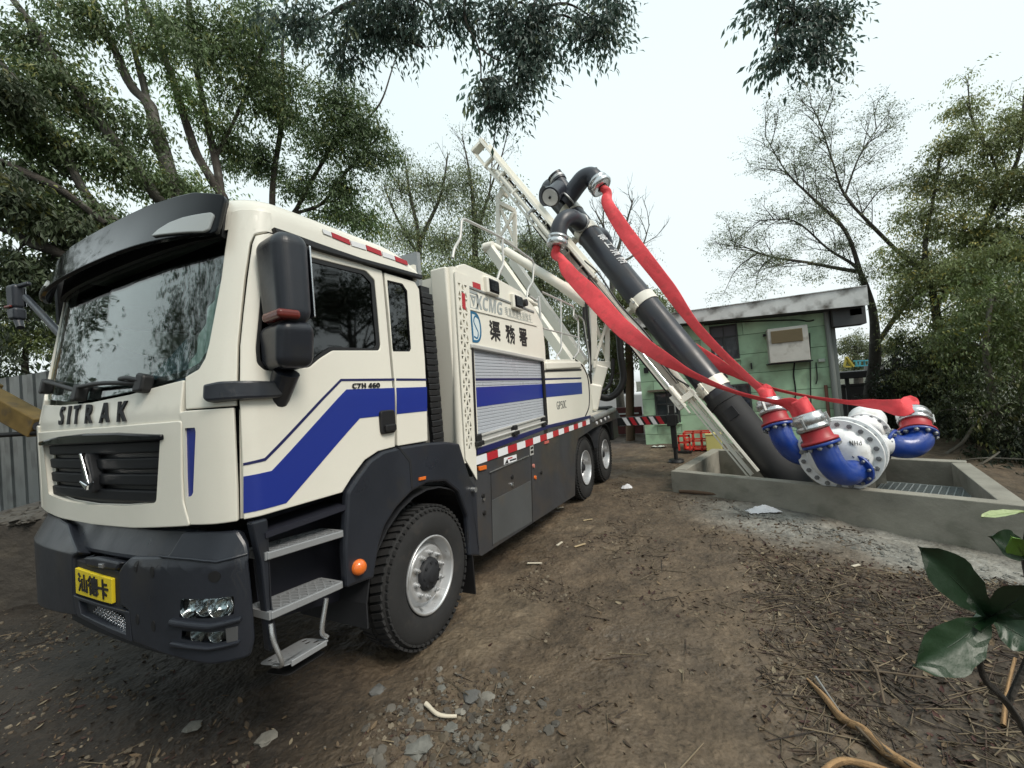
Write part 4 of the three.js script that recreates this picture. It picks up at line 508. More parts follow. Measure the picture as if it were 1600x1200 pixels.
  P('crease', bum.patch([[250, 867], [300, 872], [340, 876], [388, 863], [388, 867], [340, 880], [300, 876], [250, 871]], -0.01, 0.012, { r: 0.006, bevel: 0.006, crease: 1 }), M.plastic);
  // corner post between bumper and steps, step well
  P('corner_post', side([[385, 815], [410, 808], [413, 860], [417, 940], [426, 1000], [414, 1018], [408, 960], [400, 880]], -0.06, 0.05, { r: 0.02, bevel: 0.012 }), M.plastic);
  const wellM = std([0.012, 0.013, 0.022], 0.6);
  P('step_well', [side([[380, 790], [560, 755], [575, 900], [535, 935], [425, 965], [400, 960]], -0.3, 0.03), box(0.3, 0.03, 0.6, -0.15, 1.3, 1.05)], wellM);
  const grate = (P0, P1, depth, h, nm) => { // bevelled tread: rim and lattice of bars
    const d = P1.clone().sub(P0), L = d.length(); d.normalize(); const inw = V(-1, 0, 0), pts = [P0, P1, P1.clone().addScaledVector(inw, depth), P0.clone().addScaledVector(inw, depth)];
    const base = P(nm, [boxTo(P0.clone().add(V(0, -h / 2, 0)), P1.clone().add(V(0, -h / 2, 0)), 0.02, h, 0.006), boxTo(pts[3].clone().add(V(0, -h / 2, 0)), pts[2].clone().add(V(0, -h / 2, 0)), 0.02, h), boxTo(P0.clone().add(V(0, -h / 2, 0)), pts[3].clone().add(V(0, -h / 2, 0)), 0.02, h), boxTo(P1.clone().add(V(0, -h / 2, 0)), pts[2].clone().add(V(0, -h / 2, 0)), 0.02, h)], M.tread);
    const bars = [], N = 8; for (let k = -3; k <= N + 3; k++) for (const s of [0, 1]) { const t0 = k / N, t1 = t0 + (s ? 0.3 : -0.3) * depth / 0.2; let a = [t0, 0], b3 = [t1, 1]; const cl = (p, q) => { if (p[0] < 0) { const f = -p[0] / (q[0] - p[0]); return [0, p[1] + (q[1] - p[1]) * f]; } if (p[0] > 1) { const f = (1 - p[0]) / (q[0] - p[0]); return [1, p[1] + (q[1] - p[1]) * f]; } return p; }; if ((a[0] < 0 && b3[0] < 0) || (a[0] > 1 && b3[0] > 1)) continue; const A = cl(a, b3), B = cl(b3, a); if (Math.hypot(A[0] - B[0], A[1] - B[1]) < 0.05) continue;
        const w = (q) => P0.clone().addScaledVector(d, L * q[0]).addScaledVector(inw, depth * q[1]).add(V(0, -0.006 - s * 0.004, 0)); bars.push(boxTo(w(A), w(B), 0.0085, 0.014)); }
    part('lattice', bars, M.tread, base, { kind: 'stuff' });
    part('tread_pan', boxTo(P0.clone().add(V(-depth / 2, -h + 0.006, 0)), P1.clone().add(V(-depth / 2, -h + 0.006, 0)), depth, 0.008), M.black, base); };
  grate(onX(417, 863, 0.0), onX(534, 829, 0.0), 0.19, 0.04, 'step'); grate(onX(423, 956, 0.01), onX(533, 909, 0.01), 0.19, 0.04, 'step');
  // fold-down step with punched holes
  { const A = onX(447, 1042, 0.06), B = onX(517, 1000, 0.06), d = B.clone().sub(A), L = d.length(), W = 0.24; const s = outline([[0, 0], [L, 0], [L, W], [0, W]], 0.04);
    for (let i = 0; i < 7; i++) for (let j = 0; j < 4; j++) { const h = new THREE.Path(), cx = L * (0.1 + 0.8 * (i + (j % 2) * 0.5) / 6.5), cy = W * (0.16 + 0.22 * j); h.absellipse(cx, cy, 0.019, 0.015, 0, Math.PI * 2, true); s.holes.push(h); }
    d.normalize(); const up = V(-0.15, 1, 0).normalize(), inw = V(-1, -0.15, 0).normalize(); const m = new THREE.Matrix4().makeBasis(d, inw, V(0, 0, 0).crossVectors(d, inw)).setPosition(A);
    const st = P('folding_step', extr(s, 0.003).applyMatrix4(m), M.tread); part('rim', [boxTo(A.clone().addScaledVector(d, 0.03), A.clone().addScaledVector(d, L - 0.03), 0.012, 0.03, 0.004)], M.tread, st);
    part('step_pan', extr(outline([[0.02, 0.02], [L - 0.02, 0.02], [L - 0.02, W - 0.02], [0.02, W - 0.02]], 0.03), 0.004).applyMatrix4(m).translate(0, -0.06, 0), M.black, st);
    part('hanger', tube([onX(423, 975, 0.02), onX(427, 1000, 0.04), A.clone().add(V(0.0, 0.03, 0.02)), A.clone().addScaledVector(inw, 0.1)], 0.012, 8), M.alu, st); part('hanger', tube([onX(510, 935, 0.02), onX(503, 985, 0.02), B.clone().add(V(-0.03, 0.01, 0))], 0.014, 8), M.alu, st); }
}
// ---------------------------------------------------------------- truck: fenders, wheels, body, railings, boom
{
  const P = (n, g, m, o) => part(n, g, m, truck, o);
  // front fender: flared arch plate and its inner liner
  const arch = [[728, 868], [725, 807], [711, 769], [690, 752], [662, 754], [637, 768], [613, 793], [595, 821], [586, 849], [580, 884], [577, 903]];
  P('fender', side([[536, 768.5], [550, 747], [571, 719], [592, 705], [620, 698], [660, 692], [690, 690], [712, 693], [722, 726], [729, 746], [739, 760], [744, 868], ...arch, [566, 906], [535, 918], [531, 860]], -0.03, 0.045, { r: 0.02, bevel: 0.02 }), M.plastic);
  const AW = [0.53, 0.05], lin = []; for (let k = 0; k < 14; k++) { const a0 = -0.1 + k / 14 * 3.35, a1 = -0.1 + (k + 1) / 14 * 3.35, p = (a) => V(-0.35, 0.53 + Math.sin(a) * 0.68, -0.02 + Math.cos(a) * 0.72); lin.push(boxTo(p(a0), p(a1), 0.66, 0.012)); }
  P('fender_liner', lin, M.dark);
  P('fender_seam', side([[619, 699], [622, 698], [640, 720], [643, 762], [640, 763], [637, 722]], 0.0, 0.0175), M.dark);
  { const c = onX(736, 866, 0); P('mud_flap', box(0.42, 0.4, 0.018, -0.2, c.y - 0.17, c.z - 0.01), M.black); }
  P('side_marker', side([[654, 746], [664, 744], [664, 749], [654, 751]], 0.015, 0.012, { bevel: 0.003 }), M.amber);
  { const c = onX(560, 886, 0.02); P('turn_signal', along(lathe([[0.05, 0], [0.05, 0.012], [0.04, 0.035], [0.02, 0.045], [0, 0.047]], 24), c, V(1, 0, 0.25)), M.amber); }
  // wheels
  const wheel = (x, z, dual) => { const R = 0.535, ax = (g) => g.rotateZ(-Math.PI / 2).translate(x, 0.53, z);
    const tyre = P('wheel', ax(lathe([[0.29, -0.3], [0.40, -0.315], [0.475, -0.305], [0.515, -0.28], [0.532, -0.24], [0.535, -0.16], [0.52, -0.155], [0.52, -0.145], [0.535, -0.14], [0.532, -0.06], [0.518, -0.025], [0.48, -0.002], [0.43, 0.012], [0.37, 0.012], [0.33, 0.002], [0.305, -0.012], [0.29, -0.03]], 72)), M.rubber);
    const lugs = []; for (let k = 0; k < 56; k++) { const a = k / 56 * Math.PI * 2; for (const s of [-1, 1]) { const g = new THREE.BoxGeometry(0.018, 0.105, 0.036).rotateX(s * 0.25).translate(R + 0.004, s < 0 ? -0.235 : -0.075, 0).rotateY(a + s * 0.03); lugs.push(g); } for (const s of [0]) lugs.push(new THREE.BoxGeometry(0.014, 0.03, 0.034).translate(0.505, -0.01, 0).rotateY(a)); }
    part('tread', ax(merge(lugs)), M.rubber, tyre, { kind: 'stuff' });
    const rimP = dual ? [[0.298, -0.005], [0.3, 0.006], [0.288, 0.008], [0.278, -0.01], [0.268, -0.05], [0.255, -0.12], [0.24, -0.15], [0.2, -0.165], [0.13, -0.165], [0.12, -0.16]] : [[0.3, -0.012], [0.303, 0.004], [0.29, 0.007], [0.28, -0.008], [0.27, -0.045], [0.262, -0.075], [0.25, -0.085], [0.235, -0.075], [0.222, -0.045], [0.205, -0.035], [0.13, -0.035], [0.125, -0.05]];
    part('rim', ax(lathe(rimP, 56)), M.rim, tyre);
    const hubY = dual ? -0.16 : -0.035;
    part('hub', ax(lathe([[0.128, hubY - 0.03], [0.126, hubY + 0.02], [0.105, hubY + (dual ? 0.09 : 0.035)], [0.06, hubY + (dual ? 0.11 : 0.045)], [0.055, hubY + (dual ? 0.13 : 0.06)], [0, hubY + (dual ? 0.135 : 0.062)]], 32)), M.dark, tyre);
    for (let k = 0; k < 10; k++) { const a = k / 10 * Math.PI * 2 + 0.2, r = 0.168; const g = merge([new THREE.CylinderGeometry(0.019, 0.022, 0.012, 12).translate(0, 0.004, 0), new THREE.CylinderGeometry(0.0165, 0.0165, 0.03, 6).translate(0, 0.018, 0), new THREE.CylinderGeometry(0.009, 0.009, 0.012, 8).translate(0, 0.038, 0)]).translate(Math.cos(a) * r, hubY, Math.sin(a) * r); part('nut', ax(g), M.rim, tyre); }
    if (!dual) { for (let k = 0; k < 8; k++) { const a = k / 8 * Math.PI * 2, g = new THREE.CylinderGeometry(0.012, 0.012, 0.02, 8).translate(Math.cos(a) * 0.095, hubY + 0.036, Math.sin(a) * 0.095); part('hub_bolt', ax(g), M.dark, tyre); } part('valve', ax(new THREE.CylinderGeometry(0.007, 0.007, 0.06, 8).rotateX(0.5).translate(0.24, -0.05, 0.1)), M.steel, tyre); }
    return tyre; };
  wheel(-0.02, 0, false);
  for (const z of [-4.43, -5.83]) { wheel(-0.03, z, true); }
  for (const [x, z] of [[-2.17, 0], [-2.17, -4.43], [-2.17, -5.83]]) { const g = lathe([[0.2, -0.3], [0.475, -0.305], [0.535, -0.24], [0.535, -0.06], [0.48, 0], [0.2, 0]], 40).rotateZ(-Math.PI / 2).translate(x, 0.53, z); P('wheel', g, M.rubber); }
  P('chassis', [box(0.1, 0.28, 8.4, -0.82, 0.85, -2.9), box(0.1, 0.28, 8.4, -1.68, 0.85, -2.9), box(2.0, 0.25, 0.25, -1.25, 0.55, 0), box(1.9, 0.22, 0.25, -1.25, 0.53, -4.43), box(1.9, 0.22, 0.25, -1.25, 0.53, -5.83), box(1.1, 0.7, 1.2, -1.25, 1.0, 0.4), box(2.0, 0.5, 2.4, -1.25, 0.75, -2.2)], M.dark);
  // bellows behind the cab
  const bel = []; for (let k = 0; k < 26; k++) bel.push(box(0.02, 0.05, 0.15, -0.02 - (k % 2) * 0.006, 1.52 + k * 0.053, -0.23, 0.008)); bel.push(box(0.03, 1.45, 0.12, -0.045, 2.2, -0.22));
  P('bellows', bel, M.black);
  // body: front wall, side frame
  const zf = -0.58;
  P('body_core', [box(2.3, 1.85, 2.1, -1.25, 2.23, -1.75), box(2.3, 1.0, 1.5, -1.25, 1.8, -3.7), box(2.2, 0.1, 3.0, -1.25, 1.34, -5.6)], M.cream);
  const fr = onX(712, 425, 0);
  P('front_wall', side([[690, 470], [712, 470], [725, 715], [700, 700]], -0.4, 0.3), std([0.22, 0.22, 0.21], 0.6));
  P('exhaust_shield', [box(0.25, 0.75, 0.05, -0.35, 2.95, -0.42), cylTo(V(-0.3, 2.4, -0.43), V(-0.3, 3.15, -0.43), 0.04, 0.04, 12)], M.steel);
  P('body_side', side([[709, 416, 0.06], [722, 413], [770, 434], [812, 457], [832, 481], [845, 508], [849, 545], [854, 664], [742, 701]], -0.03, 0.03, { r: 0.015, bevel: 0.008, holes: [[[736, 543], [846.5, 565], [853, 660], [743, 693]]], holeR: 0.01 }), M.cream);
  P('body_roof', [boxTo(onX(718, 421, -0.12), onX(830, 478, -0.12), 0.22, 0.04, 0.015)], M.cream);
  // front pillar with punched triangles
  { const out = [[709, 424], [731, 432], [744, 750], [726, 718]]; const s = sideShape(out, 0.002, 0.006), z0 = onX(713, 436, 0.002), z1 = onX(729, 712, 0.002); const rows = 23; const tri = [];
    for (let i = 0; i < rows; i++) { const t = (i + 0.5) / rows; const L0 = onX(713 + 14 * t, 440 + (704 - 440) * t, 0.002), L1 = onX(728 + 9 * t, 443 + (702 - 443) * t, 0.002); const w = L0.z - L1.z; const c = 3, h = 0.036;
      for (let k = 0; k < c; k++) { const cx = -L0.z + w * (k + 0.5) / c, cy = L0.y, up = (k + i) % 2 ? 1 : -1, a = w / c * 0.45; const p = new THREE.Path(); p.moveTo(cx - a, cy - up * h * 0.75); p.lineTo(cx + a, cy - up * h * 0.75); p.lineTo(cx, cy + up * h * 0.75); p.closePath(); s.holes.push(p); } }
    const pl = P('vent_pillar', extr(s, 0.01).rotateY(Math.PI / 2).translate(0.004, 0, 0), M.cream);
    part('pillar_back', side([[709, 426], [731, 434], [742, 740], [727, 716]], -0.06, 0.03), M.dark, pl);
    part('pillar_front', [cylTo(V(-0.05, 3.2, onX(709, 424, 0).z - 0.045), V(-0.05, 1.32, onX(725, 714, 0).z - 0.03), 0.055, 0.055, 16), boxTo(V(-0.24, 2.25, -0.62), V(-0.05, 2.25, -0.62), 0.06, 1.9, 0.02)], M.cream, pl);
    part('reflector', side([[721, 457], [726, 459], [727.5, 485], [722.5, 481]], 0.014, 0.004), M.red, pl); }
  const bs = (q, m, x = 0.0, t = 0.004, nm = 'reflector', par = truck) => part(nm, side(q, x, t), m, par);
  bs([[738, 440], [750, 444], [751, 453], [739, 449]], M.red);
  bs([[727, 445], [833, 486], [834, 489], [727, 448]], M.steel, 0.0, 0.012, 'body_trim'); bs([[728, 480], [838, 507], [838.3, 510], [728, 483]], M.cream, 0.0, 0.012, 'body_trim');
  // work lights on the body
  for (const [x, y] of [[769, 448], [808, 472]]) { const c = onX(x, y, 0.03); const w = P('work_light', box(0.1, 0.19, 0.27, 0.0, c.y, c.z, 0.02), M.cream); part('lamp_glass', box(0.03, 0.13, 0.2, 0.052, c.y, c.z - 0.01, 0.015), M.gloss, w); part('lamp_bezel', box(0.012, 0.15, 0.22, 0.046, c.y, c.z - 0.01, 0.004), M.dark, w); }
  { const c = onX(821, 473, 0.03); P('camera', [cylTo(V(-0.02, c.y, c.z), V(0.05, c.y, c.z), 0.045, 0.045, 14)], M.black); }
  // lettering: maker's mark, owner's badge and name
  { const T = (g, x, y, m, nm = 'lettering') => P(nm, onSide(g, x, y, 0.0005), m);
    const lg = extr((() => { const s = outline([[-0.09, -0.1], [0.09, -0.1], [0.09, 0.1], [-0.09, 0.1]], 0.02); s.holes.push(outline([[-0.065, -0.075], [0.065, -0.075], [0.065, 0.075], [-0.065, 0.075]], 0.01, THREE.Path)); return s; })(), 0.004); const tri = extr((() => { const s = outline([[-0.055, 0.055], [0.055, 0.055], [0, -0.06]]); s.holes.push(outline([[-0.022, 0.036], [0.022, 0.036], [0, -0.012]], 0, THREE.Path)); return s; })(), 0.004);
    T(merge([lg, tri]), 739.5, 470, M.greyInk, 'maker_logo'); T(text('XCMG', 0.15, 0.004).applyMatrix4(new THREE.Matrix4().set(1, 0.2, 0, 0, 0, 1, 0, 0, 0, 0, 1, 0, 0, 0, 0, 1)), 765, 477, M.greyInk);
    T(merge(['chui', 'zhi', 'gongs', 'pai', 'shui', 'qiang', 'xian', 'che'].map((k, i) => glyph(k, 0.082, 0.1, 0.009, 0.003).translate((i - 3.5) * 0.098, 0, 0))), 810.5, 491.5, std([0.42, 0.43, 0.4], 0.6));
    P('lettering', side([[793, 492.5], [832, 504], [832, 505.4], [793, 494.3]], 0.0005, 0.003), std([0.42, 0.43, 0.4], 0.6));
    const teal = std([0.012, 0.12, 0.24], 0.5); const dee = (k, T) => { const s = new T(), x0 = -0.09 + k, x1 = 0.105 - k, h = 0.16 - k; s.moveTo(x0, -h); s.lineTo(-0.02, -h); s.bezierCurveTo(x1 * 0.65, -h, x1, -h * 0.55, x1, 0); s.bezierCurveTo(x1, h * 0.55, x1 * 0.65, h, -0.02, h); s.lineTo(x0, h); s.closePath(); return s; }; const D = dee(0, THREE.Shape); D.holes.push(dee(0.026, THREE.Path));
    const bd = T(extr(D, 0.004), 743.5, 511.5, teal, 'badge'); const c = onX(743.5, 511.5, 0.0005);
    part('badge_curve', tube([[0.06, 0.1], [0.0, 0.115], [-0.035, 0.06], [0.0, 0.0], [0.035, -0.05], [0.01, -0.11], [-0.055, -0.1]].map(([a, b2]) => V(0, c.y + b2, c.z - a)), 0.0105, 8).applyMatrix4(new THREE.Matrix4().makeScale(0.25, 1, 1)).translate(0.002, 0, 0), teal, bd);
    part('badge_field', extr(dee(0.012, THREE.Shape), 0.002).rotateY(Math.PI / 2).translate(0.0005, c.y, c.z), std([0.62, 0.7, 0.72], 0.5), bd);
    [['qu', 773.5, 517], ['wu', 797.5, 522.5], ['shu', 817.5, 526.5]].forEach(([k, x, y]) => T(glyph(k, 0.235, 0.215, 0.027, 0.004), x, y, M.ink));
    T(text('GP50C', 0.115, 0.003, fontR).scale(0.93, 1, 1), 877.5, 632.5, std([0.09, 0.1, 0.095], 0.6)); }
  // roller shutter
  { const top0 = onX(737, 546, -0.02), top1 = onX(846, 566, -0.02), b0 = onX(743, 683, -0.02), b1 = onX(852.5, 650, -0.02); const zA = b0.z + 0.005, zB = b1.z - 0.005, yT = top0.y + 0.04, yB = (b0.y + b1.y) / 2; const n = 26, g = [], sh = (yT - yB) / n;
    for (let k = 0; k < n; k++) g.push(new RoundedBoxGeometry(0.02, sh * 0.965, zA - zB, 1, 0.006).translate(-0.02, yB + sh * (k + 0.5), (zA + zB) / 2)); g.push(box(0.01, yT - yB, zA - zB, -0.035, (yT + yB) / 2, (zA + zB) / 2));
    const sr = P('roller_shutter', g, M.shutter);
    const pl = (q, m, nm, x = -0.0095, t = 0.0025) => part(nm, side(q, x, t), m, sr);
    pl([[737, 591], [846.5, 590.8], [846.7, 593.6], [737, 594.8]], M.navy, 'stripe'); pl([[737.5, 605.5], [847.5, 600.2], [848.5, 621.5], [738.5, 637]], M.blue, 'stripe');
    part('head_rail', boxTo(onX(734, 540.5, 0.012), onX(847.5, 562.8, 0.012), 0.05, 0.045, 0.012), M.rail, sr);
    part('guide', [side([[734.5, 544], [737.5, 545], [743.5, 694], [740.5, 695]], 0.0, 0.02), side([[845, 565], [848, 565.5], [854.3, 661], [851.5, 662]], 0.0, 0.02)], M.black, sr);
    part('bottom_bar', [side([[743, 680], [852, 648.5], [852.3, 651], [743, 683.5]], -0.02, 0.03, { bevel: 0.004 }), side([[743.5, 684], [852.5, 651.5], [853, 658], [744, 691]], -0.02, 0.012)], M.rail, sr);
    part('lift_bar', cylTo(onX(748, 691, 0.03), onX(851, 659, 0.03), 0.013, 0.013, 12), M.rail, sr);
    for (const [x, y] of [[748, 691], [805, 675], [850, 661]]) { const c = onX(x, y, 0.02); part('latch', [box(0.06, 0.12, 0.09, 0.01, c.y + 0.02, c.z, 0.012), box(0.04, 0.05, 0.14, 0.03, c.y - 0.01, c.z, 0.012)], M.black, sr); } }
  // rear side panel with stripes
  const pb = P('rear_panel', side([[850, 562, 0.05], [900, 562, 0.05], [911, 571], [919, 592], [925, 635], [922, 650, 0.02], [854, 667]], -0.03, 0.03, { r: 0.03, bevel: 0.01 }), M.cream);
  bs([[849.5, 578.5], [908, 576.5], [908, 579], [849.5, 581.2]], M.dark, 0.0, 0.008, 'groove', pb); bs([[849.8, 591], [908, 589.5], [908, 592], [849.8, 594]], M.navy, 0.0, 0.003, 'stripe', pb); bs([[850, 600], [908.8, 597.3], [909.6, 615.4], [851, 621]], M.blue, 0.0, 0.003, 'stripe', pb);
  P('panel_trim', tube([[899, 562], [911, 573], [919, 594], [920.5, 632], [914, 652]].map(([x, y]) => onX(x, y, 0.004)), 0.012, 6, 30), M.black);
  P('rear_shelf', [boxTo(onX(852, 572, 0.005), onX(906, 570, 0.005), 0.06, 0.12, 0.03)], M.cream);
  // sill, red and white tape
  P('sill', side([[741, 701], [854, 664], [920, 649], [920.5, 653.5], [854, 669.5], [742, 711]], -0.02, 0.035, { bevel: 0.004 }), M.navy);
  { const n = 17, A0 = onX(741, 713.5, 0.004), zE = onX(921, 655, 0.004).z, yb = A0.y, L = (A0.z - zE); const y1 = onX(921, 655, 0.004).y; for (let k = 0; k < n; k++) { const z = A0.z - L * (k + 0.5) / n, y = A0.y + (y1 - A0.y) * (k + 0.5) / n; P('reflector', box(0.004, 0.082, L / n - 0.004, 0.006, y - 0.045, z), k % 2 ? M.red : M.white); } }
  // skirt
  const sk = P('skirt', side([[742, 716], [921, 656], [960, 640], [966, 652], [925, 668], [898, 686], [894, 710], [893.5, 774], [745, 868], [729, 862], [726, 745], [738, 745]], -0.06, 0.056, { r: 0.01, bevel: 0.004 }), M.skirt);
  part('skirt_panel', side([[768, 782], [829, 751], [831, 815], [769.5, 851]], -0.004, 0.006, { bevel: 0.002 }), M.skirt2, sk);
  part('skirt_seam', side([[766, 738], [767, 738], [770, 853], [769, 853.5]], -0.006, 0.0035), M.black, sk); part('skirt_seam', side([[829, 708], [830, 708], [832.5, 817], [831.5, 817.5]], -0.006, 0.0035), M.black, sk);
  part('warning_label', side([[787, 715.5], [806.5, 710], [807, 719], [787, 726]], -0.006, 0.0045), M.white, sk);
  part('warning_mark', [side([[788, 725], [792, 717], [794, 723]], -0.006, 0.006), side([[796, 718.5], [806, 715.5], [806, 718], [796, 721]], -0.006, 0.006)], M.ink, sk); part('warning_mark', side([[793, 715.8], [800, 713.8], [800, 715.6], [793, 717.8]], -0.006, 0.006), M.red, sk);
  part('label', side([[827.5, 696], [833, 694], [833.5, 710], [828, 712]], -0.006, 0.0045), std([0.4, 0.4, 0.38], 0.6), sk); part('label_print', [side([[828.5, 699], [832.5, 697.6], [832.5, 701], [828.5, 702.5]], -0.006, 0.006), side([[828.6, 705], [832.6, 703.6], [832.8, 707.6], [828.8, 709]], -0.006, 0.006)], M.ink, sk);
  part('grab_line', boxTo(onX(765, 738, 0.006), onX(826, 712, 0.006), 0.01, 0.012), M.alu, sk);
  part('marker_lamp', side([[746, 729], [758, 726.5], [758.5, 733], [747, 736]], -0.004, 0.02, { bevel: 0.006, r: 0.01 }), M.amber, sk);
  part('marker_lamp', side([[850, 690], [856, 688], [856, 692], [850, 694]], -0.004, 0.02, { bevel: 0.003 }), std([0.5, 0.12, 0.1], 0.3), sk);
  for (const [x, y, m] of [[799.5, 745, M.ink], [800, 757, M.chrome], [754.5, 779, M.chrome], [756, 801, M.ink], [833, 728, std([0.5, 0.2, 0.16], 0.4)], [835.5, 746, M.amber], [845, 738, M.ink], [754, 775, M.ink]]) { const c = onX(x, y, -0.004); part('lock', [cylTo(V(-0.004, c.y, c.z), V(0.012, c.y, c.z), 0.026, 0.022, 14), box(0.02, 0.045, 0.02, 0.008, c.y, c.z, 0.004)], m, sk); }
  { const c = onX(738, 765, 0.02); P('spigot', cylTo(V(-0.03, c.y, c.z), V(0.06, c.y, c.z), 0.025, 0.025, 12), M.alu); }
  // rear: bed rail, lamps, black box, mudguards, tail lamps bar
  P('bed_rail', [cylTo(onX(925, 655, -0.01), onX(959, 640, -0.01), 0.055, 0.055, 14)], M.steel);
  for (const x of [932, 938.5, 945, 950.5]) { const c = onX(x, 661 - (x - 932) * 0.5, 0.0); P('deck_lamp', cylTo(V(-0.02, c.y, c.z), V(0.02, c.y, c.z), 0.035, 0.03, 12), M.white); }
  P('rear_mudguard', [-4.43, -5.83].map((z) => { const g = []; for (let k = 0; k < 9; k++) { const a0 = 0.35 + k / 9 * 2.45, a1 = 0.35 + (k + 1) / 9 * 2.45, p = (q) => V(-0.3, 0.53 + Math.sin(q) * 0.62, z + Math.cos(q) * 0.64); g.push(boxTo(p(a0), p(a1), 0.56, 0.012)); } return g; }), M.dark);
  { const b0 = onX(972, 650, 0.0); P('rear_box', [box(0.5, 0.62, 0.55, -0.3, 1.0, -7.0, 0.04), box(0.4, 0.18, 0.5, -0.3, 1.36, -6.9, 0.04)], M.black); P('rear_bumper', [box(2.3, 0.14, 0.12, -1.25, 0.75, -7.35, 0.02), box(2.3, 0.08, 0.4, -1.25, 1.28, -7.1)], M.dark); }
  P('deck_pipe', [tube([V(-0.35, 1.4, -6.2), V(-0.35, 1.62, -6.25), V(-0.35, 1.62, -6.6), V(-0.35, 1.4, -6.65)], 0.022, 8, 24), tube([V(-0.6, 1.4, -6.0), V(-0.6, 1.5, -6.1), V(-0.9, 1.5, -6.4)], 0.04, 8)], M.steel);
  // railings on the roof, in steel tube
  const rl = (pts, x, r = 0.017) => P('railing', tube(pts.map(([a, b2]) => onX(a, b2, x)), r, 8, pts.length * 8, 0.2), M.rail);
  rl([[707, 403], [710, 388], [719, 372], [721, 347], [727, 343], [784, 372], [830, 406], [834, 413], [832, 440], [825, 452], [823, 470]], -0.25);
  rl([[785, 373], [786, 413], [781, 424], [776, 440]], -0.25); rl([[842, 464], [838, 470], [826, 462]], -0.2); rl([[842, 464], [846, 520]], -0.1, 0.02);
  rl([[846, 456], [895, 479], [896, 495], [902, 500]], -0.15); rl([[876, 468], [877, 545], [870, 556], [869, 568]], -0.15); rl([[848, 513], [903, 527]], -0.15, 0.014); rl([[898, 490], [903, 500], [904, 548], [896, 560]], -0.15);
  rl([[903, 493], [912, 502], [921, 560], [921, 580]], -0.1, 0.013); rl([[921, 470], [924, 540], [925, 575], [919, 585]], -0.3, 0.022); rl([[926, 470], [928, 545], [927, 590]], -0.3, 0.02);
  // boom: two box arms with a luffing cylinder between, lattice link and slewing post
  const Tq = V(-0.95, 0, -7.0); // turret
  const arm = (pts) => { const [a, b2] = pts; return a && boxTo(a, b2, 0.14, 0.21, 0.01); };
  const A0 = at(764, 386, 10.2), A1 = at(893, 570, 8.6);
  const B0 = at(800, 406, 10.9), B1 = at(913, 568, 9.2);
  P('boom_arm', [arm([A0, A1]), cylTo(A0.clone().add(V(-0.12, 0, 0)), A0.clone().add(V(0.12, 0, 0)), 0.12, 0.12, 16)], M.cream); P('boom_arm', arm([B0, B1]), M.cream);
  P('luffing_cylinder', [cylTo(at(790, 392, 10.1), at(880, 448, 9.4), 0.1, 0.11, 20), cylTo(at(880, 448, 9.4), at(918, 474, 9.1), 0.125, 0.125, 20), cylTo(at(770, 382, 10.3), at(792, 394, 10.1), 0.06, 0.06, 14)], M.cream);
  const L = (p, q, d0, d1 = d0, w = 0.1) => boxTo(at(...p, d0), at(...q, d1), w, w, 0.008);
  P('lattice_link', [L([778, 305], [779, 386], 11), L([804, 330], [805, 392], 11), L([779, 318], [804, 378], 11.02, 11.02, 0.07), L([803, 333], [780, 372], 10.95, 10.95, 0.07), L([777, 316], [805, 330], 11, 11, 0.1), L([778, 372], [806, 384], 11, 11, 0.1), L([778, 310], [797, 280], 11, 11, 0.12), L([790, 308], [802, 288], 11.1, 11.1, 0.12), L([795, 305], [770, 265], 11.2, 11.2, 0.09)], M.cream);
  P('slewing_post', [L([928, 478], [929, 570], 9.0, 9.0, 0.12), L([949, 500], [949, 570], 9.0, 9.0, 0.1), L([929, 500], [949, 565], 9.05, 9.05, 0.06), L([948, 505], [930, 562], 8.95, 8.95, 0.06), L([926, 570], [953, 570], 9, 9, 0.14), boxTo(at(940, 572, 9), at(931, 604, 9), 0.22, 0.26, 0.03), boxTo(at(930, 600, 9), at(922, 640, 9), 0.3, 0.3, 0.05)], M.cream);
  // --- mast: fixed channel, sliding inner frame, hoist cylinder
  const M1 = at(752, 234, 11.2), M0 = at(1172, 744, 7.2), ax = M0.clone().sub(M1), LM = ax.length(); ax.normalize(); const toC = camera.position.clone().sub(M1.clone().lerp(M0, 0.5)); const wv = V(0, 0, 0).crossVectors(ax, toC).normalize().multiplyScalar(-1); const nv = V(0, 0, 0).crossVectors(ax, wv).normalize(); if (nv.dot(toC) < 0) nv.negate();
  const pt = (s, w, n = 0) => M1.clone().addScaledVector(ax, LM * s).addScaledVector(wv, w).addScaledVector(nv, n); if (V(0, 0, 0).copy(wv).dot(ray(1000, 300).sub(ray(900, 400))) < 0) wv.negate();
  const bar = (s0, s1, w, n, a, h, r = 0.006) => boxTo(pt(s0, w, n), pt(s1, w, n), a, h, r, nv);
  const mast = P('mast', [bar(-0.02, 0.52, 0.14, 0, 0.07, 0.26), bar(0.0, 0.5, 0.22, -0.1, 0.1, 0.08), bar(-0.02, 0.3, -0.17, -0.06, 0.06, 0.1), bar(0.3, 0.52, -0.03, -0.13, 0.3, 0.03)], M.cream);
  part('cap', [boxTo(pt(-0.012, -0.22), pt(-0.012, 0.22), 0.1, 0.24, 0.02, nv), boxTo(pt(0.05, -0.2), pt(0.05, 0.16), 0.08, 0.1, 0.01, nv), bar(0.0, 0.06, -0.2, 0, 0.04, 0.16)], M.cream, mast);
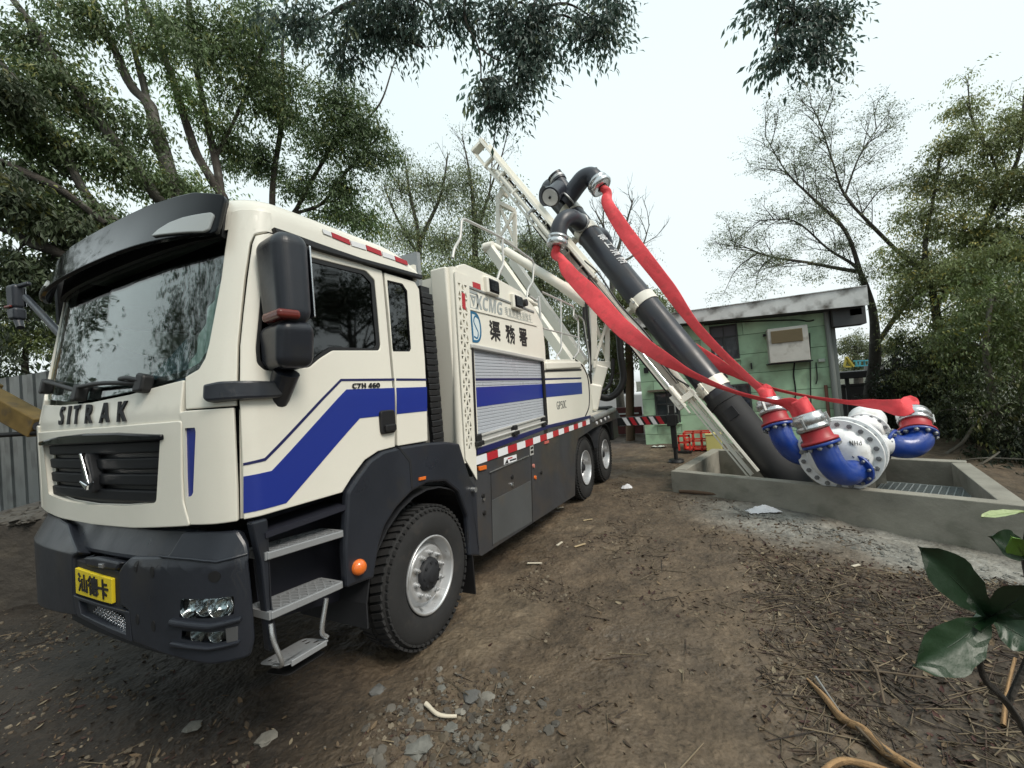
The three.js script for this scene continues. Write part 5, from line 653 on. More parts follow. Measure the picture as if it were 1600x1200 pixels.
  part('inner_rail', [bar(0.36, 1.0, 0.155, 0.03, 0.05, 0.14), bar(0.3, 0.8, -0.16, 0.0, 0.05, 0.1), bar(0.36, 0.83, 0.03, -0.1, 0.2, 0.02), bar(0.5, 0.8, 0.06, 0.02, 0.02, 0.06), bar(0.8, 1.0, 0.04, -0.04, 0.07, 0.07), bar(0.84, 1.0, -0.03, -0.05, 0.03, 0.03), bar(0.82, 0.97, 0.1, -0.03, 0.03, 0.03)], M.cream, mast);
  part('hoist_cylinder', [cylTo(pt(0.1, -0.05, 0.03), pt(0.36, -0.05, 0.03), 0.06, 0.06, 16), cylTo(pt(0.36, -0.05, 0.03), pt(0.365, -0.05, 0.03), 0.085, 0.085, 16)], M.cream, mast); part('piston_rod', cylTo(pt(0.36, -0.1, 0.03), pt(0.81, -0.1, 0.05), 0.028, 0.028, 14), M.chrome, mast); part('dark_channel', bar(0.1, 0.8, 0.06, -0.08, 0.05, 0.02), M.dark, mast); part('edge_rail', bar(0.3, 0.82, -0.2, -0.03, 0.03, 0.06), M.dark, mast);
  part('bracket', [boxTo(pt(0.815, -0.15, 0.06), pt(0.845, -0.15, 0.06), 0.16, 0.05, 0.01, nv), bar(0.8, 0.86, -0.11, 0.07, 0.03, 0.12), boxTo(pt(0.832, -0.2, 0.05), pt(0.832, 0.2, 0.05), 0.12, 0.1, 0.01, nv), cylTo(pt(0.8, -0.1, 0.06), pt(0.83, -0.1, 0.06), 0.06, 0.06, 14)], M.cream, mast);
  for (const s of [0.12, 0.19, 0.27]) part('roller', [cylTo(pt(s, -0.1, 0.06), pt(s, 0.08, 0.06), 0.05, 0.05, 12), boxTo(pt(s + 0.02, -0.16, 0), pt(s + 0.02, 0.16, 0), 0.05, 0.06, 0.005, nv)], s === 0.27 ? M.steel : M.cream, mast);
  for (let k = 0; k < 9; k++) part('rung', boxTo(pt(0.07 + k * 0.05, -0.16, -0.02), pt(0.07 + k * 0.05, 0.12, -0.02), 0.03, 0.03, 0.004, nv), M.cream, mast); for (let k = 0; k < 8; k++) part('brace', boxTo(pt(0.06 + k * 0.05, k % 2 ? 0.1 : -0.15, -0.05), pt(0.11 + k * 0.05, k % 2 ? -0.15 : 0.1, -0.05), 0.022, 0.022, 0, nv), M.cream, mast);
  part('power_cable', tube([pt(0.47, 0.19, 0.08), pt(0.52, 0.24, 0.1), pt(0.6, 0.17, 0.1), pt(0.7, 0.2, 0.1), pt(0.78, 0.08, 0.1), pt(0.82, 0.18, 0.12)], 0.018, 6, 50), M.black, mast);

  // hydraulic hoses hanging behind the post
  for (const [d, r, q] of [[9.2, 0.075, [[966, 505], [970, 555], [974, 590], [967, 610], [950, 622], [930, 616], [922, 606]]], [8.9, 0.04, [[958, 560], [956, 590], [948, 606], [935, 612], [926, 607]]], [9.0, 0.03, [[921, 430], [916, 470], [920, 520], [923, 560], [921, 590]]], [8.8, 0.03, [[912, 480], [914, 520], [921, 560], [923, 600]]]]) P('hydraulic_hose', tube(q.map(([x, y]) => at(x, y, d)), r, 10, 50), M.black);
  // stabiliser: hollow beam out to the side, leg and foot
  const ob = P('stabiliser', [box(2.2, 0.2, 0.24, 0.15, 1.02, -7.75, 0.01), box(0.12, 1.0, 0.12, 1.12, 0.85, -7.75, 0.01), cylTo(V(1.12, 0.42, -7.75), V(1.12, 0.08, -7.75), 0.045, 0.045, 14), cylTo(V(1.12, 0.08, -7.75), V(1.12, 0.03, -7.75), 0.16, 0.18, 20), box(0.2, 0.26, 0.26, 1.1, 1.0, -7.75, 0.01)], M.black);
  for (let k = 0; k < 6; k++) { const x0 = 0.0 + k * 0.155; part('chevron', extr(outline([[x0, 0.095], [x0 + 0.1, 0.095], [x0 + 0.2, -0.095], [x0 + 0.1, -0.095]]), 0.003).translate(-0.02, 1.02, -7.6275), k % 2 ? M.red : M.white, ob); }
}
// ---------------------------------------------------------------- the slanted pump pipe, manifold and hoses
const hoseM = std([0.6, 0.05, 0.07], 0.6, { bumpMap: bump(5), bumpScale: 0.003, map: grain([0.76, 0.062, 0.075], 0.16, 2, 90, { patch: [0.5, 0.06, 0.06] }) });
const pipeM = std([0.022, 0.025, 0.034], 0.6, { roughnessMap: rough(0.9), map: grain([0.024, 0.027, 0.037], 0.15, 1, 92, { patch: [0.03, 0.03, 0.032] }) });
let pumpTop = {};
{
  const B = at(1258, 782, 6.95), U = at(917, 364, 10.2), d = U.clone().sub(B), LB = d.length(); d.normalize(); const R = 0.275;
  const p = thing('pump_pipe', 'long black pump pipe with cream clamps slanting down into the concrete pit', 'pump', null, B.clone());
  const P = (n, g, m, o) => part(n, g, m, p, o);
  const on = (px, py) => { // point of the axis seen nearest to a picture point
    const r = ray(px, py).normalize(), w0 = B.clone().sub(camera.position), b = d.dot(r), dd = d.dot(w0), e = r.dot(w0); return B.clone().addScaledVector(d, (b * e - dd) / (1 - b * b)); };
  const end = on(872, 308);
  P('barrel', [cylTo(B, end, R, R, 48)], pipeM);
  P('lower_casing', [cylTo(B, on(1128, 628), R * 1.03, R * 1.03, 48), cylTo(on(1132, 632), on(1124, 622), R * 1.1, R * 1.1, 48)], std([0.018, 0.0185, 0.02], 0.75, { map: grain([0.019, 0.0195, 0.021], 0.2, 1, 93) }));
  const toC = camera.position.clone().sub(on(1000, 470)); const sideV = V(0, 0, 0).crossVectors(d, toC).normalize(), fr = V(0, 0, 0).crossVectors(sideV, d).normalize(); if (sideV.dot(ray(900, 500).sub(ray(1000, 450))) < 0) sideV.negate(); if (fr.dot(toC) < 0) fr.negate(); // sideV: towards the mast, fr: towards the viewer
  for (const [x, y] of [[894, 333], [917, 364], [1001, 477], [1113, 605]]) { const c = on(x, y), h = 0.11; const b = P('clamp', cylTo(c.clone().addScaledVector(d, -h), c.clone().addScaledVector(d, h), R * 1.07, R * 1.07, 48), M.cream);
    if (y > 340) { const f = c.clone().addScaledVector(sideV, R * 1.0); part('clamp_arm', [boxTo(f.clone().addScaledVector(fr, R * 0.45), f.clone().addScaledVector(sideV, 0.22).addScaledVector(fr, R * 0.3), 0.2, 0.09, 0.01, d), boxTo(c.clone().addScaledVector(sideV, R * 0.55).addScaledVector(fr, R * 0.98).addScaledVector(d, -0.13), c.clone().addScaledVector(sideV, R * 0.55).addScaledVector(fr, R * 0.98).addScaledVector(d, 0.13), 0.05, 0.06, 0.01)], M.cream, b); part('clamp_bolt', cylTo(c.clone().addScaledVector(sideV, R * 0.55).addScaledVector(fr, R * 1.0), c.clone().addScaledVector(sideV, R * 0.55).addScaledVector(fr, R * 1.22), 0.025, 0.025, 8), M.steel, b); } }
  // head with three outlets
  P('head', [along(lathe([[R, -0.35], [R * 1.05, 0.1], [R * 1.02, 0.35], [R * 0.85, 0.5], [R * 0.5, 0.58], [0, 0.6]], 40), on(872, 308), d), cylTo(on(868, 306), on(868, 306).addScaledVector(fr, R * 1.05).addScaledVector(sideV, R * 0.9), 0.24, 0.24, 32)], pipeM);
  const hc = at(861, 307, 9.9), hn = camera.position.clone().sub(hc).normalize().addScaledVector(sideV, 0.55).normalize();
  P('blank_outlet', [cylTo(hc.clone().addScaledVector(hn, -0.5), hc.clone().addScaledVector(hn, 0.02), 0.2, 0.2, 32), cylTo(hc.clone().addScaledVector(hn, -0.04), hc.clone().addScaledVector(hn, 0.04), 0.23, 0.23, 32)], pipeM);
  P('outlet_cover', cylTo(hc.clone().addScaledVector(hn, 0.03), hc.clone().addScaledVector(hn, 0.065), 0.19, 0.19, 32), std([0.6, 0.61, 0.62], 0.4, { metalness: 0.3 })); P('outlet_nut', cylTo(hc.clone().addScaledVector(hn, 0.065), hc.clone().addScaledVector(hn, 0.1), 0.03, 0.03, 8), M.dark);
  const s0 = at(888, 305, 10.4), s1 = at(868, 276, 10.6); P('short_outlet', [cylTo(s0, s1, 0.17, 0.17, 28), cylTo(at(874, 285, 10.55), at(871, 280, 10.58), 0.2, 0.2, 28), cylTo(s1, at(866, 273, 10.6), 0.19, 0.19, 28)], pipeM); P('outlet_ring', cylTo(at(872.5, 282.5, 10.57), at(870.5, 279.5, 10.59), 0.205, 0.205, 28), M.steel);
  // elbow: curved tube from the pipe to a coupling
  const elbow = (pts, r, cpl, dirPts) => { const e = P('elbow', tube(pts, r, 24, 30), pipeM); const a = pts[pts.length - 1], t = a.clone().sub(pts[pts.length - 2]).normalize();
    part('coupling', along(lathe([[r * 0.6, 0], [r * 1.2, 0], [r * 1.25, 0.05], [r * 1.1, 0.07], [r * 1.1, 0.1], [r * 1.28, 0.12], [r * 1.28, 0.2], [r * 1.05, 0.23], [r * 0.6, 0.23]], 32), a, t), M.alu, e); part('ring', along(lathe([[r, -0.04], [r * 1.16, -0.04], [r * 1.16, 0], [r, 0]], 28), pts[0].clone().lerp(pts[1], 0.6), pts[1].clone().sub(pts[0])), M.steel, e);
    part('latch', along(new THREE.TorusGeometry(0.06, 0.014, 6, 16), a.clone().addScaledVector(V(0, 1, 0), r * 1.3), t), M.steel, e);
    return [a.clone().addScaledVector(t, 0.23), t]; };
  pumpTop.A = elbow([at(880, 318, 10.3), at(892, 304, 10.25), at(902, 290, 10.15), at(912, 279, 10.05), at(924, 276, 9.95), at(932, 284, 9.88)], 0.21);
  pumpTop.B = elbow([at(911, 352, 10.1), at(902, 345, 9.75), at(892, 340, 9.5), at(881, 344, 9.35), at(874, 356, 9.3), at(872, 370, 9.28)], 0.185);
  pumpTop.C = elbow([at(918, 372, 10.3), at(930, 366, 10.7), at(940, 368, 10.95), at(946, 378, 11.05), at(948, 390, 11.05)], 0.18);
  // white characters along the pipe
  const wm = std([0.72, 0.72, 0.72], 0.5), q0 = on(929, 382), q1 = on(966, 431), n4 = ['xu', 'gong', 'xiao', 'fang'];
  const yd = fr.clone().multiplyScalar(0.62).addScaledVector(sideV, -0.78).normalize(); // normal of the lettering
  n4.forEach((k, i) => { const c = q0.clone().lerp(q1, (i + 0.5) / 4); const xd = d.clone().negate(), up = V(0, 0, 0).crossVectors(yd, xd).normalize(); const g = glyph(k, 0.2, 0.2, 0.024, 0.012); const m = new THREE.Matrix4().makeBasis(xd, up, yd).setPosition(c.clone().addScaledVector(yd, R - 0.012)); const pg = tessG(g); const pp = pg.attributes.position; for (let j = 0; j < pp.count; j++) { const y = pp.getY(j), a = y / R; pp.setY(j, Math.sin(a) * (R + pp.getZ(j))); pp.setZ(j, Math.cos(a) * (R + pp.getZ(j)) - R + 0.014); } P('lettering', pg.applyMatrix4(m), wm); });
  function tessG(g) { return new TessellateModifier(0.05, 4).modify(g); }
  P('support_wheel', [cylTo(on(905, 372).addScaledVector(sideV, 0.4), on(905, 372).addScaledVector(sideV, 0.4).addScaledVector(fr, 0.12), 0.09, 0.09, 20)], M.steel);
  P('suction_hook', [boxTo(on(1096, 612).addScaledVector(sideV, -R), on(1096, 612).addScaledVector(sideV, -R - 0.05), 0.1, 0.1)], M.dark);
  const e1 = on(1146, 648).addScaledVector(fr, R * 0.9).addScaledVector(sideV, R * 0.5); P('bracket', [boxTo(e1, e1.clone().addScaledVector(sideV, -0.2).addScaledVector(fr, 0.06), 0.03, 0.2, 0.004, d)], M.dark);
}
// ---------------------------------------------------------------- white flanged manifold with blue elbows
const man = {};
{
  const wM = std([0.62, 0.65, 0.68], 0.4, { map: grain([0.8, 0.815, 0.83], 0.05, 1.6, 95, { patch: [0.5, 0.49, 0.45] }), bumpMap: bump(5), bumpScale: 0.0015 }), bM = std([0.006, 0.04, 0.25], 0.38, { clearcoat: 0.4, clearcoatRoughness: 0.2, bumpMap: bump(5), bumpScale: 0.002, map: grain([0.006, 0.042, 0.26], 0.18, 2.3, 97, { patch: [0.03, 0.06, 0.22] }) }), rM = std([0.36, 0.02, 0.03], 0.45, { map: grain([0.4, 0.025, 0.035], 0.18, 2.5, 98, { patch: [0.22, 0.05, 0.04] }) }), boltM = std([0.24, 0.25, 0.26], 0.5, { metalness: 0.6 });
  const E = at(1309, 712, 5.5), F2 = at(1362, 640, 7.6); const ax = F2.clone().sub(E); ax.y = 0.02; ax.normalize();
  const m = thing('pipe_manifold', 'white flanged steel manifold with three blue elbows and red collars in the pit', 'pipe manifold', null, V(E.x, 0, E.z));
  const P = (n, g, mt, o) => part(n, g, mt, m, o); const pt = (s) => E.clone().addScaledVector(ax, s);
  const flange = (c, dir, r, t, n, mt, nm = 'flange', bolts = true) => { const f = P(nm, along(lathe([[r * 0.6, -t / 2], [r - 0.008, -t / 2], [r, -t / 2 + 0.008], [r, t / 2 - 0.008], [r - 0.008, t / 2], [r * 0.6, t / 2]], 48), c, dir), mt); if (bolts) { const q = new THREE.Quaternion().setFromUnitVectors(V(0, 1, 0), dir.clone().normalize()); for (let k = 0; k < n; k++) { const a = k / n * Math.PI * 2, b = V(Math.cos(a), 0, Math.sin(a)).multiplyScalar(r * 0.87).applyQuaternion(q).add(c); part('bolt', [cylTo(b.clone().addScaledVector(dir, -t / 2 - 0.035), b.clone().addScaledVector(dir, t / 2 + 0.03), 0.018, 0.018, 8), cylTo(b.clone().addScaledVector(dir, -t / 2 - 0.024), b.clone().addScaledVector(dir, -t / 2), 0.03, 0.03, 6)], boltM, f); } } return f; };
  const RB = 0.355;
  P('end_cap', along(lathe([[0, -0.14], [RB * 0.4, -0.132], [RB * 0.7, -0.105], [RB * 0.9, -0.055], [RB, 0.02], [RB, 0.2]], 48), pt(0), ax), wM);
  flange(pt(0.06), ax, 0.465, 0.05, 20, wM); flange(pt(0.36), ax, 0.465, 0.05, 20, wM); flange(pt(0.44), ax, 0.465, 0.05, 20, wM);
  P('main_pipe', [cylTo(pt(0.1), pt(0.7), RB, RB, 48), along(lathe([[RB, 0], [RB, 0.12], [0.27, 0.45], [0.26, 1.7]], 40), pt(0.42), ax)], wM); flange(pt(2.1), ax, 0.34, 0.05, 16, wM);
  P('riser', [cylTo(pt(1.95), pt(2.5).add(V(0, 0.2, 0)), 0.26, 0.26, 32)], wM); P('saddle', [box(0.5, 0.9, 0.25, pt(0.6).x, E.y - 0.7, pt(0.6).z), box(0.5, 0.9, 0.25, pt(1.6).x, E.y - 0.7, pt(1.6).z)], concM);
  { const fn = ax.clone().negate(), up = V(0, 1, 0), xx = V(0, 0, 0).crossVectors(up, fn).normalize(); const yy = V(0, 0, 0).crossVectors(fn, xx); const dome = [[0, -0.14], [RB * 0.4, -0.132], [RB * 0.7, -0.105], [RB * 0.9, -0.055], [RB, 0.02], [9, 0.02]], prof = (r) => { for (let i = 0; i < 5; i++) if (r <= dome[i + 1][0]) return dome[i][1] + (dome[i + 1][1] - dome[i][1]) * (r - dome[i][0]) / (dome[i + 1][0] - dome[i][0]); return 0.02; }; let c = at(1337, 692, 5.0); for (let t = 4.6; t < 6.2; t += 0.004) { c = at(1337, 692, t); const rel = c.clone().sub(E), s = rel.dot(ax), r = rel.addScaledVector(ax, -s).length(); if (s >= prof(r) - 0.022) break; } P('lettering', text('PHN', 0.058, 0.012, fontR).scale(0.8, 1, 1).rotateZ(Math.PI + 0.05).applyMatrix4(new THREE.Matrix4().makeBasis(xx, yy, fn).setPosition(c.addScaledVector(fn, 0.004))), M.ink); }
  // a blue elbow with flanges, a red collar and a silver hose coupling; path runs from the manifold outwards
  const elbow = (pts, r, stub) => { const e = P('elbow', tube(pts, r, 28, 36), bM); const a = pts[0], b = pts[pts.length - 1], ta = pts[1].clone().sub(a).normalize(), tb = b.clone().sub(pts[pts.length - 2]).normalize();
    if (stub) P('branch_pipe', cylTo(stub, a, r * 0.9, r * 0.9, 28), wM);
    flange(a, ta, r * 1.38, 0.04, 10, bM, 'flange'); flange(b, tb, r * 1.4, 0.04, 10, bM, 'flange', true); const cf = along(lathe([[r * 0.7, 0.022], [r * 1.38, 0.022], [r * 1.38, 0.055], [r * 1.12, 0.075], [r * 1.08, 0.17], [r * 1.15, 0.19], [r * 0.7, 0.19]], 36), b, tb); P('collar', cf, rM);
    const cp = P('coupling', along(lathe([[r * 0.7, 0.19], [r * 1.22, 0.19], [r * 1.25, 0.23], [r * 1.1, 0.25], [r * 1.1, 0.275], [r * 1.25, 0.29], [r * 1.25, 0.345], [r * 1.12, 0.36], [r * 1.12, 0.39], [r * 1.05, 0.41], [r * 0.7, 0.41]], 36), b, tb), M.alu); for (let k = 0; k < 3; k++) { const q = new THREE.Quaternion().setFromUnitVectors(V(0, 1, 0), tb), o = V(Math.cos(k * 2.1), 0, Math.sin(k * 2.1)).multiplyScalar(r * 1.28).applyQuaternion(q); part('latch', boxTo(b.clone().add(o).addScaledVector(tb, 0.22), b.clone().add(o).addScaledVector(tb, 0.36), 0.04, 0.03, 0.006), M.steel, cp); }
    return [b.clone().addScaledVector(tb, 0.41), tb]; };
  man.front = elbow([at(1336, 733, 5.35), at(1325, 739, 5.3), at(1311, 737, 5.25), at(1299, 725, 5.22), at(1290, 708, 5.25), at(1283, 694, 5.28)], 0.152, pt(0.2));
  man.left = elbow([at(1272, 706, 5.95), at(1258, 711, 5.95), at(1240, 705, 5.98), at(1226, 690, 6.0), at(1219, 674, 6.05), at(1216, 666, 6.08)], 0.15, pt(0.55));
  man.right = elbow([at(1392, 694, 6.0), at(1406, 698, 5.92), at(1424, 697, 5.9), at(1436, 688, 5.95), at(1434, 679, 6.0)], 0.158, pt(0.5));
}
// ---------------------------------------------------------------- red lay-flat hoses: flattened ribbons with a fold
function hose(name, label, from, fdir, to, tdir, mids, w0) { // mids: [px, py, depth, width, twist]
  const pts = [from, from.clone().addScaledVector(fdir, 0.18), ...mids.map(([x, y, d]) => at(x, y, d)), to.clone().addScaledVector(tdir, 0.16), to];
  const n0 = mids.length, wid = [w0 * 0.5, w0 * 0.62, ...mids.map((q) => q[3]), w0 * 0.6, w0 * 0.5], tw = [0, 0, ...mids.map((q) => q[4] || 0), 0, 0], th = [w0 * 0.9, w0 * 0.25, ...mids.map((q) => q[5] ?? 0.03), w0 * 0.4, w0 * 0.9];
  const c = new THREE.CatmullRomCurve3(pts, false, 'centripetal'), N = 160, K = 20, pos = [], idx = [], L = pts.length - 1;
  for (let i = 0; i <= N; i++) { const t = i / N, p = c.getPoint(t), tg = c.getTangent(t), k = Math.min(Math.floor(t * L), L - 1), f = t * L - k, s = f * f * (3 - 2 * f), lerp = (a) => a[k] + (a[k + 1] - a[k]) * s; const W = lerp(wid) * 0.9, H = lerp(th) * 0.5, A = lerp(tw);
    const view = V(2.2, 1.9, 2.7).sub(p).normalize(); const e1 = V(0, 0, 0).crossVectors(tg, view).normalize().applyAxisAngle(tg, A), e2 = V(0, 0, 0).crossVectors(e1, tg).normalize();
    for (let j = 0; j < K; j++) { const a = j / K * Math.PI * 2, cs = Math.cos(a), sn = Math.sin(a); const wob = 0.006 * Math.sin(i * 0.35 + cs * 3) + 0.012 * nz(i * 0.05, cs * 0.7, 4, 8); const q = p.clone().addScaledVector(e1, cs * W).addScaledVector(e2, (sn * H * (1 - 0.35 * cs * cs) + wob * (1 - Math.abs(cs)) * 0.7)); pos.push(q.x, q.y, q.z); } }
  for (let i = 0; i < N; i++) for (let j = 0; j < K; j++) { const a = i * K + j, b = i * K + (j + 1) % K; idx.push(a, a + K, b, b, a + K, b + K); }
  const g = new THREE.BufferGeometry(); g.setAttribute('position', new THREE.Float32BufferAttribute(pos, 3)); g.setIndex(idx); g.computeVertexNormals();
  tag(part(name, g, hoseM, null), label, 'hose', 'red lay-flat hoses between the pump and the manifold');
}
hose('red_hose', 'uppermost red flat hose hanging free against the sky', ...pumpTop.A, ...man.left, [[948, 314, 9.7, 0.14, 0, 0.09], [967, 348, 9.4, 0.17, 0.1], [988, 378, 9.1, 0.175, 0], [1041, 446, 8.5, 0.155, 0.2], [1089, 512, 7.9, 0.11, 0.5], [1148, 571, 7.15, 0.085, 0.7, 0.04], [1180, 601, 6.7, 0.08, 0.7, 0.04], [1203, 621, 6.35, 0.1, 0.3]], 0.18);
hose('red_hose', 'red flat hose crossing in front of the mast and the black pipe', ...pumpTop.B, ...man.front, [[876, 404, 9.1, 0.1, 0, 0.08], [888, 424, 8.9, 0.17, 0.1], [927, 464, 8.3, 0.2, 0], [972, 512, 7.7, 0.18, 0], [1028, 554, 7.0, 0.13, 0.3], [1090, 589, 6.5, 0.065, 0.6, 0.03], [1150, 613, 6.05, 0.04, 0.7, 0.025], [1205, 627, 5.7, 0.045, 0.8, 0.03], [1240, 634, 5.5, 0.11, 0.3], [1258, 652, 5.4, 0.15, 0]], 0.18);
hose('red_hose', 'red flat hose coming out behind the black pipe to the rightmost elbow', ...pumpTop.C, ...man.right, [[985, 450, 10.4, 0.17, 0], [1050, 522, 9.5, 0.17, 0.1], [1112, 564, 8.7, 0.15, 0.1], [1150, 584, 8.2, 0.1, 0.6], [1200, 605, 7.6, 0.045, 0.9], [1260, 619, 7.1, 0.045, 1.0], [1320, 628, 6.6, 0.055, 0.8], [1370, 632, 6.25, 0.09, 0.4], [1408, 637, 6.05, 0.14, 0]], 0.17);
// ---------------------------------------------------------------- trees
// a spray: a twig with leaves set along it, about a metre-scaled unit; leaves are folded and droop
function spray(n, len, lw, spread, droop) {
  const g = [];
  for (let i = 0; i < n; i++) { const t = (i + 0.6) / n, s = i % 2 ? 1 : -1, l = lw * rr(0.75, 1.2), w = l * 0.36; const p = [], N = 2; // a leaf: four faces folded along its rib
    const v = [[0, 0, 0], [l * 0.45, 0.02 * l, w * 0.5], [l * 0.45, 0.02 * l, -w * 0.5], [l * 0.5, -0.06 * l, 0], [l, -0.2 * l, 0]];
    for (const [a, b, c] of [[0, 3, 1], [0, 2, 3], [3, 4, 1], [3, 2, 4]]) p.push(...v[a], ...v[b], ...v[c]);
    const q = new THREE.BufferGeometry(); q.setAttribute('position', new THREE.Float32BufferAttribute(p, 3)); q.computeVertexNormals();
    q.rotateX(rr(-0.8, 0.8)).rotateZ(rr(-0.9, 0.3) - droop).rotateY(s * rr(0.4, 1.3)).translate(len * t, Math.sin(t * 9 + i) * 0.01 + rr(-spread, spread) - droop * len * t * t, rr(-spread, spread)); g.push(q); }
  return merge(g);
}
const leafMat = (c) => new THREE.MeshPhysicalMaterial({ color: 0xffffff, roughness: 0.55, transmission: 0.55, thickness: 0, side: THREE.DoubleSide, specularIntensity: 0.6 });
const LM = leafMat();
const barkM = [[0.085, 0.08, 0.07], [0.05, 0.043, 0.036], [0.13, 0.115, 0.09]].map((c, i) => std(c, 0.95, { map: grain(c, 0.4, 1.7, 120 + i, { patch: [0.16, 0.16, 0.14] }), bumpMap: bump(4), bumpScale: 0.012 }));
const dense = spray(9, 0.36, 0.088, 0.07, 0.25), broad = spray(9, 0.3, 0.1, 0.06, 0.4), fine = spray(12, 0.34, 0.05, 0.05, 0.1), hang = spray(9, 0.3, 0.078, 0.04, 0.45), thin = spray(5, 0.4, 0.07, 0.05, 0.5);
// limbs: lists of [px, py, depth, radius]; clumps: [px, py, depth, rx, ry (pixels), sprays]; every clump is tied by a branch to the nearest limb
function tree(name, label, o) {
  const limbs = o.limbs.map((l) => ({ p: l.map((q) => (q[4] ? V(q[0], q[1], q[2]) : at(q[0], q[1], q[2]))), r: l.map((q) => q[3]) }));
  const base = limbs[0].p[0]; const foot = V(base.x + (o.foot?.[0] || 0), groundY(base.x + (o.foot?.[0] || 0), base.z + (o.foot?.[1] || 0)), base.z + (o.foot?.[1] || 0));
  const t = thing(name, label, 'tree', null, foot); const G = [];
  limbs.forEach((l, i) => { if (o.roots === 'all' || i === 0) { const f = i === 0 ? foot : V(l.p[0].x * 0.4 + foot.x * 0.6, foot.y, l.p[0].z * 0.4 + foot.z * 0.6); if (l.p[0].y > f.y + 0.15) { l.p.unshift(f.clone().add(V(0, -0.1, 0)), f.clone().lerp(l.p[0], 0.5)); l.r.unshift(l.r[0] * 1.35, l.r[0] * 1.1); } } G.push(taper(l.p, l.r, 9, 5)); });
  part('trunk', G, o.bark || barkM[0], t);
  const nodes = limbs.flatMap((l) => { const c = new THREE.CatmullRomCurve3(l.p), r = []; for (let i = 0; i <= 24; i++) r.push(c.getPoint(i / 24)); return r; });
  const br = [], mats = [], cols = []; const d3 = new THREE.Object3D(), tintC = o.tint || [0.05, 0.075, 0.03];
  if (o.grow) { // side branches on side branches, with leaves along the last ones
    const gw = o.grow, put = (p, tone) => { d3.position.copy(p).add(V(rr(-1, 1) * 0.08, rr(-1, 1) * 0.08, rr(-1, 1) * 0.08)); d3.rotation.set(rr(-0.6, 0.6), rr(0, 6.28), rr(-0.7, 0.7), 'YXZ'); d3.scale.setScalar(rr(0.7, 1.2) * (o.leafScale || 1)); d3.updateMatrix(); mats.push(d3.matrix.clone()); const f = rr(1.1, 2.4) * tone; cols.push([tintC[0] * f, tintC[1] * f, tintC[2] * f]); };
    const sprout = (c, t0, len, r, lev) => { const step = gw.step * (lev === 0 ? 1 : 0.75), n = Math.max(2, Math.round(c.getLength() * (1 - t0) / step)); for (let k = 0; k < n; k++) { const t = t0 + (1 - t0) * (k + rr(0.2, 0.8)) / n, p = c.getPoint(t), tg = c.getTangent(t); const side = V(0, 0, 0).crossVectors(tg, V(rr(-1, 1), rr(-0.4, 0.4), rr(-1, 1))).normalize(); const dir = tg.clone().addScaledVector(side, (k % 2 ? 1 : -1) * rr(0.55, 1.15)).add(V(0, gw.up * rr(0.3, 1), 0)).normalize(); const L = len * rr(0.6, 1.15) * (1 - 0.45 * t);
        const q1 = p.clone().addScaledVector(dir, L * 0.5).add(V(rr(-0.05, 0.05), rr(-0.03, 0.06), rr(-0.05, 0.05)).multiplyScalar(L)), q2 = p.clone().addScaledVector(dir, L).add(V(rr(-0.12, 0.12), gw.up * 0.12, rr(-0.12, 0.12)).multiplyScalar(L)); br.push(taper([p, q1, q2], [r, r * 0.65, r * 0.3], 4, 2)); const cc = new THREE.CatmullRomCurve3([p, q1, q2]); if (lev < gw.levels - 1) sprout(cc, 0.2, len * 0.45, r * 0.55, lev + 1); if (lev >= gw.levels - 2) for (let m = 0; m < gw.leaves; m++) put(cc.getPoint(Math.pow(rnd(), 0.6)), 1); } };
    limbs.forEach((l, i) => { const c = new THREE.CatmullRomCurve3(l.p); sprout(c, i === 0 ? gw.from : 0.25, gw.len, gw.r, 0); }); }
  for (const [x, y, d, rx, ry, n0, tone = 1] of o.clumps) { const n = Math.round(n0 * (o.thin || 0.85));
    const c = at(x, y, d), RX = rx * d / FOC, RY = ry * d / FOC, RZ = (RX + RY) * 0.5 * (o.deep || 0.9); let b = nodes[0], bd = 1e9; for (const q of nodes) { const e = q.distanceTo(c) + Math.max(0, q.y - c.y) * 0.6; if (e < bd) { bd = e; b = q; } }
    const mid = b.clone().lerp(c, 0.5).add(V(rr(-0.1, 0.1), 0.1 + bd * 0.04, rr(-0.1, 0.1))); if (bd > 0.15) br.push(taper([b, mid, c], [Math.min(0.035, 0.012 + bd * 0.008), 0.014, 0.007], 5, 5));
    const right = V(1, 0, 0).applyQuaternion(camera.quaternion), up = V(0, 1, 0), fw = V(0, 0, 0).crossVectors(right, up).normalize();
    const nt = Math.max(4, Math.round(n / (o.perTwig || 22))), tips = []; for (let k = 0; k < nt; k++) { const th = rr(0, 6.28), ph = Math.acos(rr(-1, 1)), R = Math.cbrt(rr(0.12, 1)); const e = c.clone().addScaledVector(right, RX * R * Math.sin(ph) * Math.cos(th)).addScaledVector(up, RY * R * Math.cos(ph)).addScaledVector(fw, RZ * R * Math.sin(ph) * Math.sin(th)); tips.push(e); const a = c.clone().lerp(b, rr(0.0, 0.35)); br.push(taper([a, a.clone().lerp(e, 0.5).add(V(rr(-0.08, 0.08), rr(0, 0.1), rr(-0.08, 0.08))), e], [0.008, 0.005, 0.002].map((q) => q * (o.twig || 1)), 4, 3)); }
